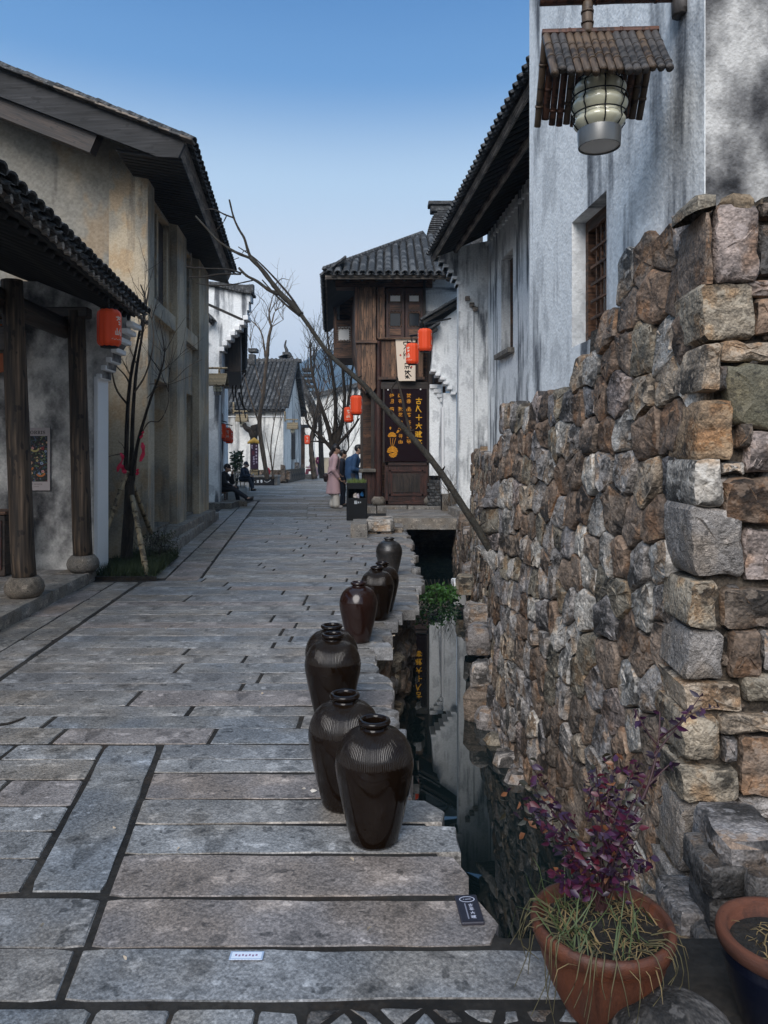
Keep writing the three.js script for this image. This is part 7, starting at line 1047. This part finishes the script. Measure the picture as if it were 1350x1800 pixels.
person('distant figure in a maroon jacket walking away up the street', V(LX(562, 58), 0, -58), 2.9, 1.0, stand(0.02, 0.02, [[[0.2, 1.28, 0], [0.27, 1.03, -0.02], [0.26, 0.8, 0.05]], [[-0.2, 1.28, 0], [-0.27, 1.03, 0], [-0.26, 0.8, 0.05]]]), { top: [0.2, 0.02, 0.07], legs: [0.02, 0.022, 0.03], shoes: [0.02, 0.02, 0.02] }, 36);
const sit = (knee, nod, arms, feet) => ({ hip: [0, 0.48, 0], chest: [0, 0.82, 0.08], neck: [0, 0.96, 0.13], head: [0, 1.08, 0.2], nose: [0, -nod, 0.09], arms, legs: [[[0.09, 0.47, 0.02], [0.12, 0.5, knee], feet[0], add3(feet[0], [0, -0.03, 0.13])], [[-0.09, 0.47, 0.02], [-0.11, 0.48, knee], feet[1], add3(feet[1], [0, -0.03, 0.13])]] });
person('person in dark clothes sitting on the doorstep, hand at the mouth', V(LX(389, 22), 0.03, -22), 1.45, 0.98, sit(0.42, 0.05, [[[0.19, 0.88, 0.1], [0.2, 0.66, 0.28], [0.05, 0.94, 0.33]], [[-0.19, 0.88, 0.1], [-0.22, 0.65, 0.2], [-0.05, 0.56, 0.36]]], [[0.1, 0.09, 0.5], [-0.1, 0.2, 0.85]]), { top: [0.014, 0.014, 0.018], legs: [0.012, 0.013, 0.02], shoes: [0.01, 0.01, 0.012] }, 52);
person('man in a dark cap and navy jacket reading on a bamboo chair', V(LX(426, 31), 0.02, -31), 1.2, 0.98, sit(0.42, 0.07, [[[0.19, 0.88, 0.1], [0.21, 0.64, 0.2], [0.06, 0.62, 0.42]], [[-0.19, 0.88, 0.1], [-0.21, 0.64, 0.2], [-0.06, 0.62, 0.42]]], [[0.1, 0.07, 0.45], [-0.1, 0.07, 0.55]]), { top: [0.012, 0.018, 0.035], legs: [0.012, 0.015, 0.025], shoes: [0.012, 0.012, 0.012], cap: true, hairColor: [0.012, 0.014, 0.02], more: [['phone', [[[-0.03, 0.66, 0.52], [0.03, 0.7, 0.54], 0.02, 0.02]], [0.5, 0.5, 0.5]]] }, 48);
person('distant woman in pale pink sitting by the far doorway', V(LX(551, 48), 0.05, -48), -1.2, 1.0, sit(0.4, 0.03, [[[0.19, 0.88, 0.1], [0.22, 0.66, 0.22], [0.06, 0.66, 0.4]], [[-0.19, 0.88, 0.1], [-0.22, 0.66, 0.22], [-0.06, 0.66, 0.4]]], [[0.1, 0.08, 0.45], [-0.1, 0.08, 0.5]]), { top: [0.6, 0.38, 0.4], coat: [[[0, 0.6, -0.1], [0, 0.2, -0.16], 0.15, 0.17]], legs: [0.35, 0.1, 0.12], shoes: [0.3, 0.1, 0.1] }, 36);
{
  const c = V(LX(426, 31), 0, -31), t = thing('bamboo_chair', 'low bamboo chair under the man in the cap', 'chair', c), r = (a, b, nm) => part(t, nm, cyl(V(...a), V(...b), 0.018, 0.018, 6), M.canePale, true);
  for (const [x, z] of [[-0.2, -0.2], [0.2, -0.2], [-0.2, 0.22], [0.2, 0.22]]) r([x, 0, z], [x, z < 0 ? 0.82 : 0.4, z < 0 ? z - 0.06 : z], 'leg'); for (const z of [-0.2, 0.22]) r([-0.2, 0.38, z], [0.2, 0.38, z], 'rail'); for (let i = 0; i < 3; i++) r([-0.2, 0.55 + i * 0.12, -0.23], [0.2, 0.55 + i * 0.12, -0.23], 'back_slat'); part(t, 'seat', rbox(-0.21, 0.21, 0.375, 0.4, -0.21, 0.24, 0.008), M.canePale, true); t.rotation.y = 1.2;
  const c2 = V(LX(389, 22), 0, -22), t2 = thing('wooden_stool', 'small wooden stool under the person on the doorstep', 'stool', c2); part(t2, 'seat', rbox(-0.17, 0.17, 0.36, 0.4, -0.17, 0.17, 0.01), M.wood, true); for (const [x, z] of [[-0.14, -0.14], [0.14, -0.14], [-0.14, 0.14], [0.14, 0.14]]) part(t2, 'leg', rbox(x - 0.02, x + 0.02, 0, 0.36, z - 0.02, z + 0.02, 0.005), M.wood, true);
}
scene.traverse((o) => { if (o.isMesh) { o.castShadow = o.receiveShadow = true; } });
renderer.render(scene, camera);
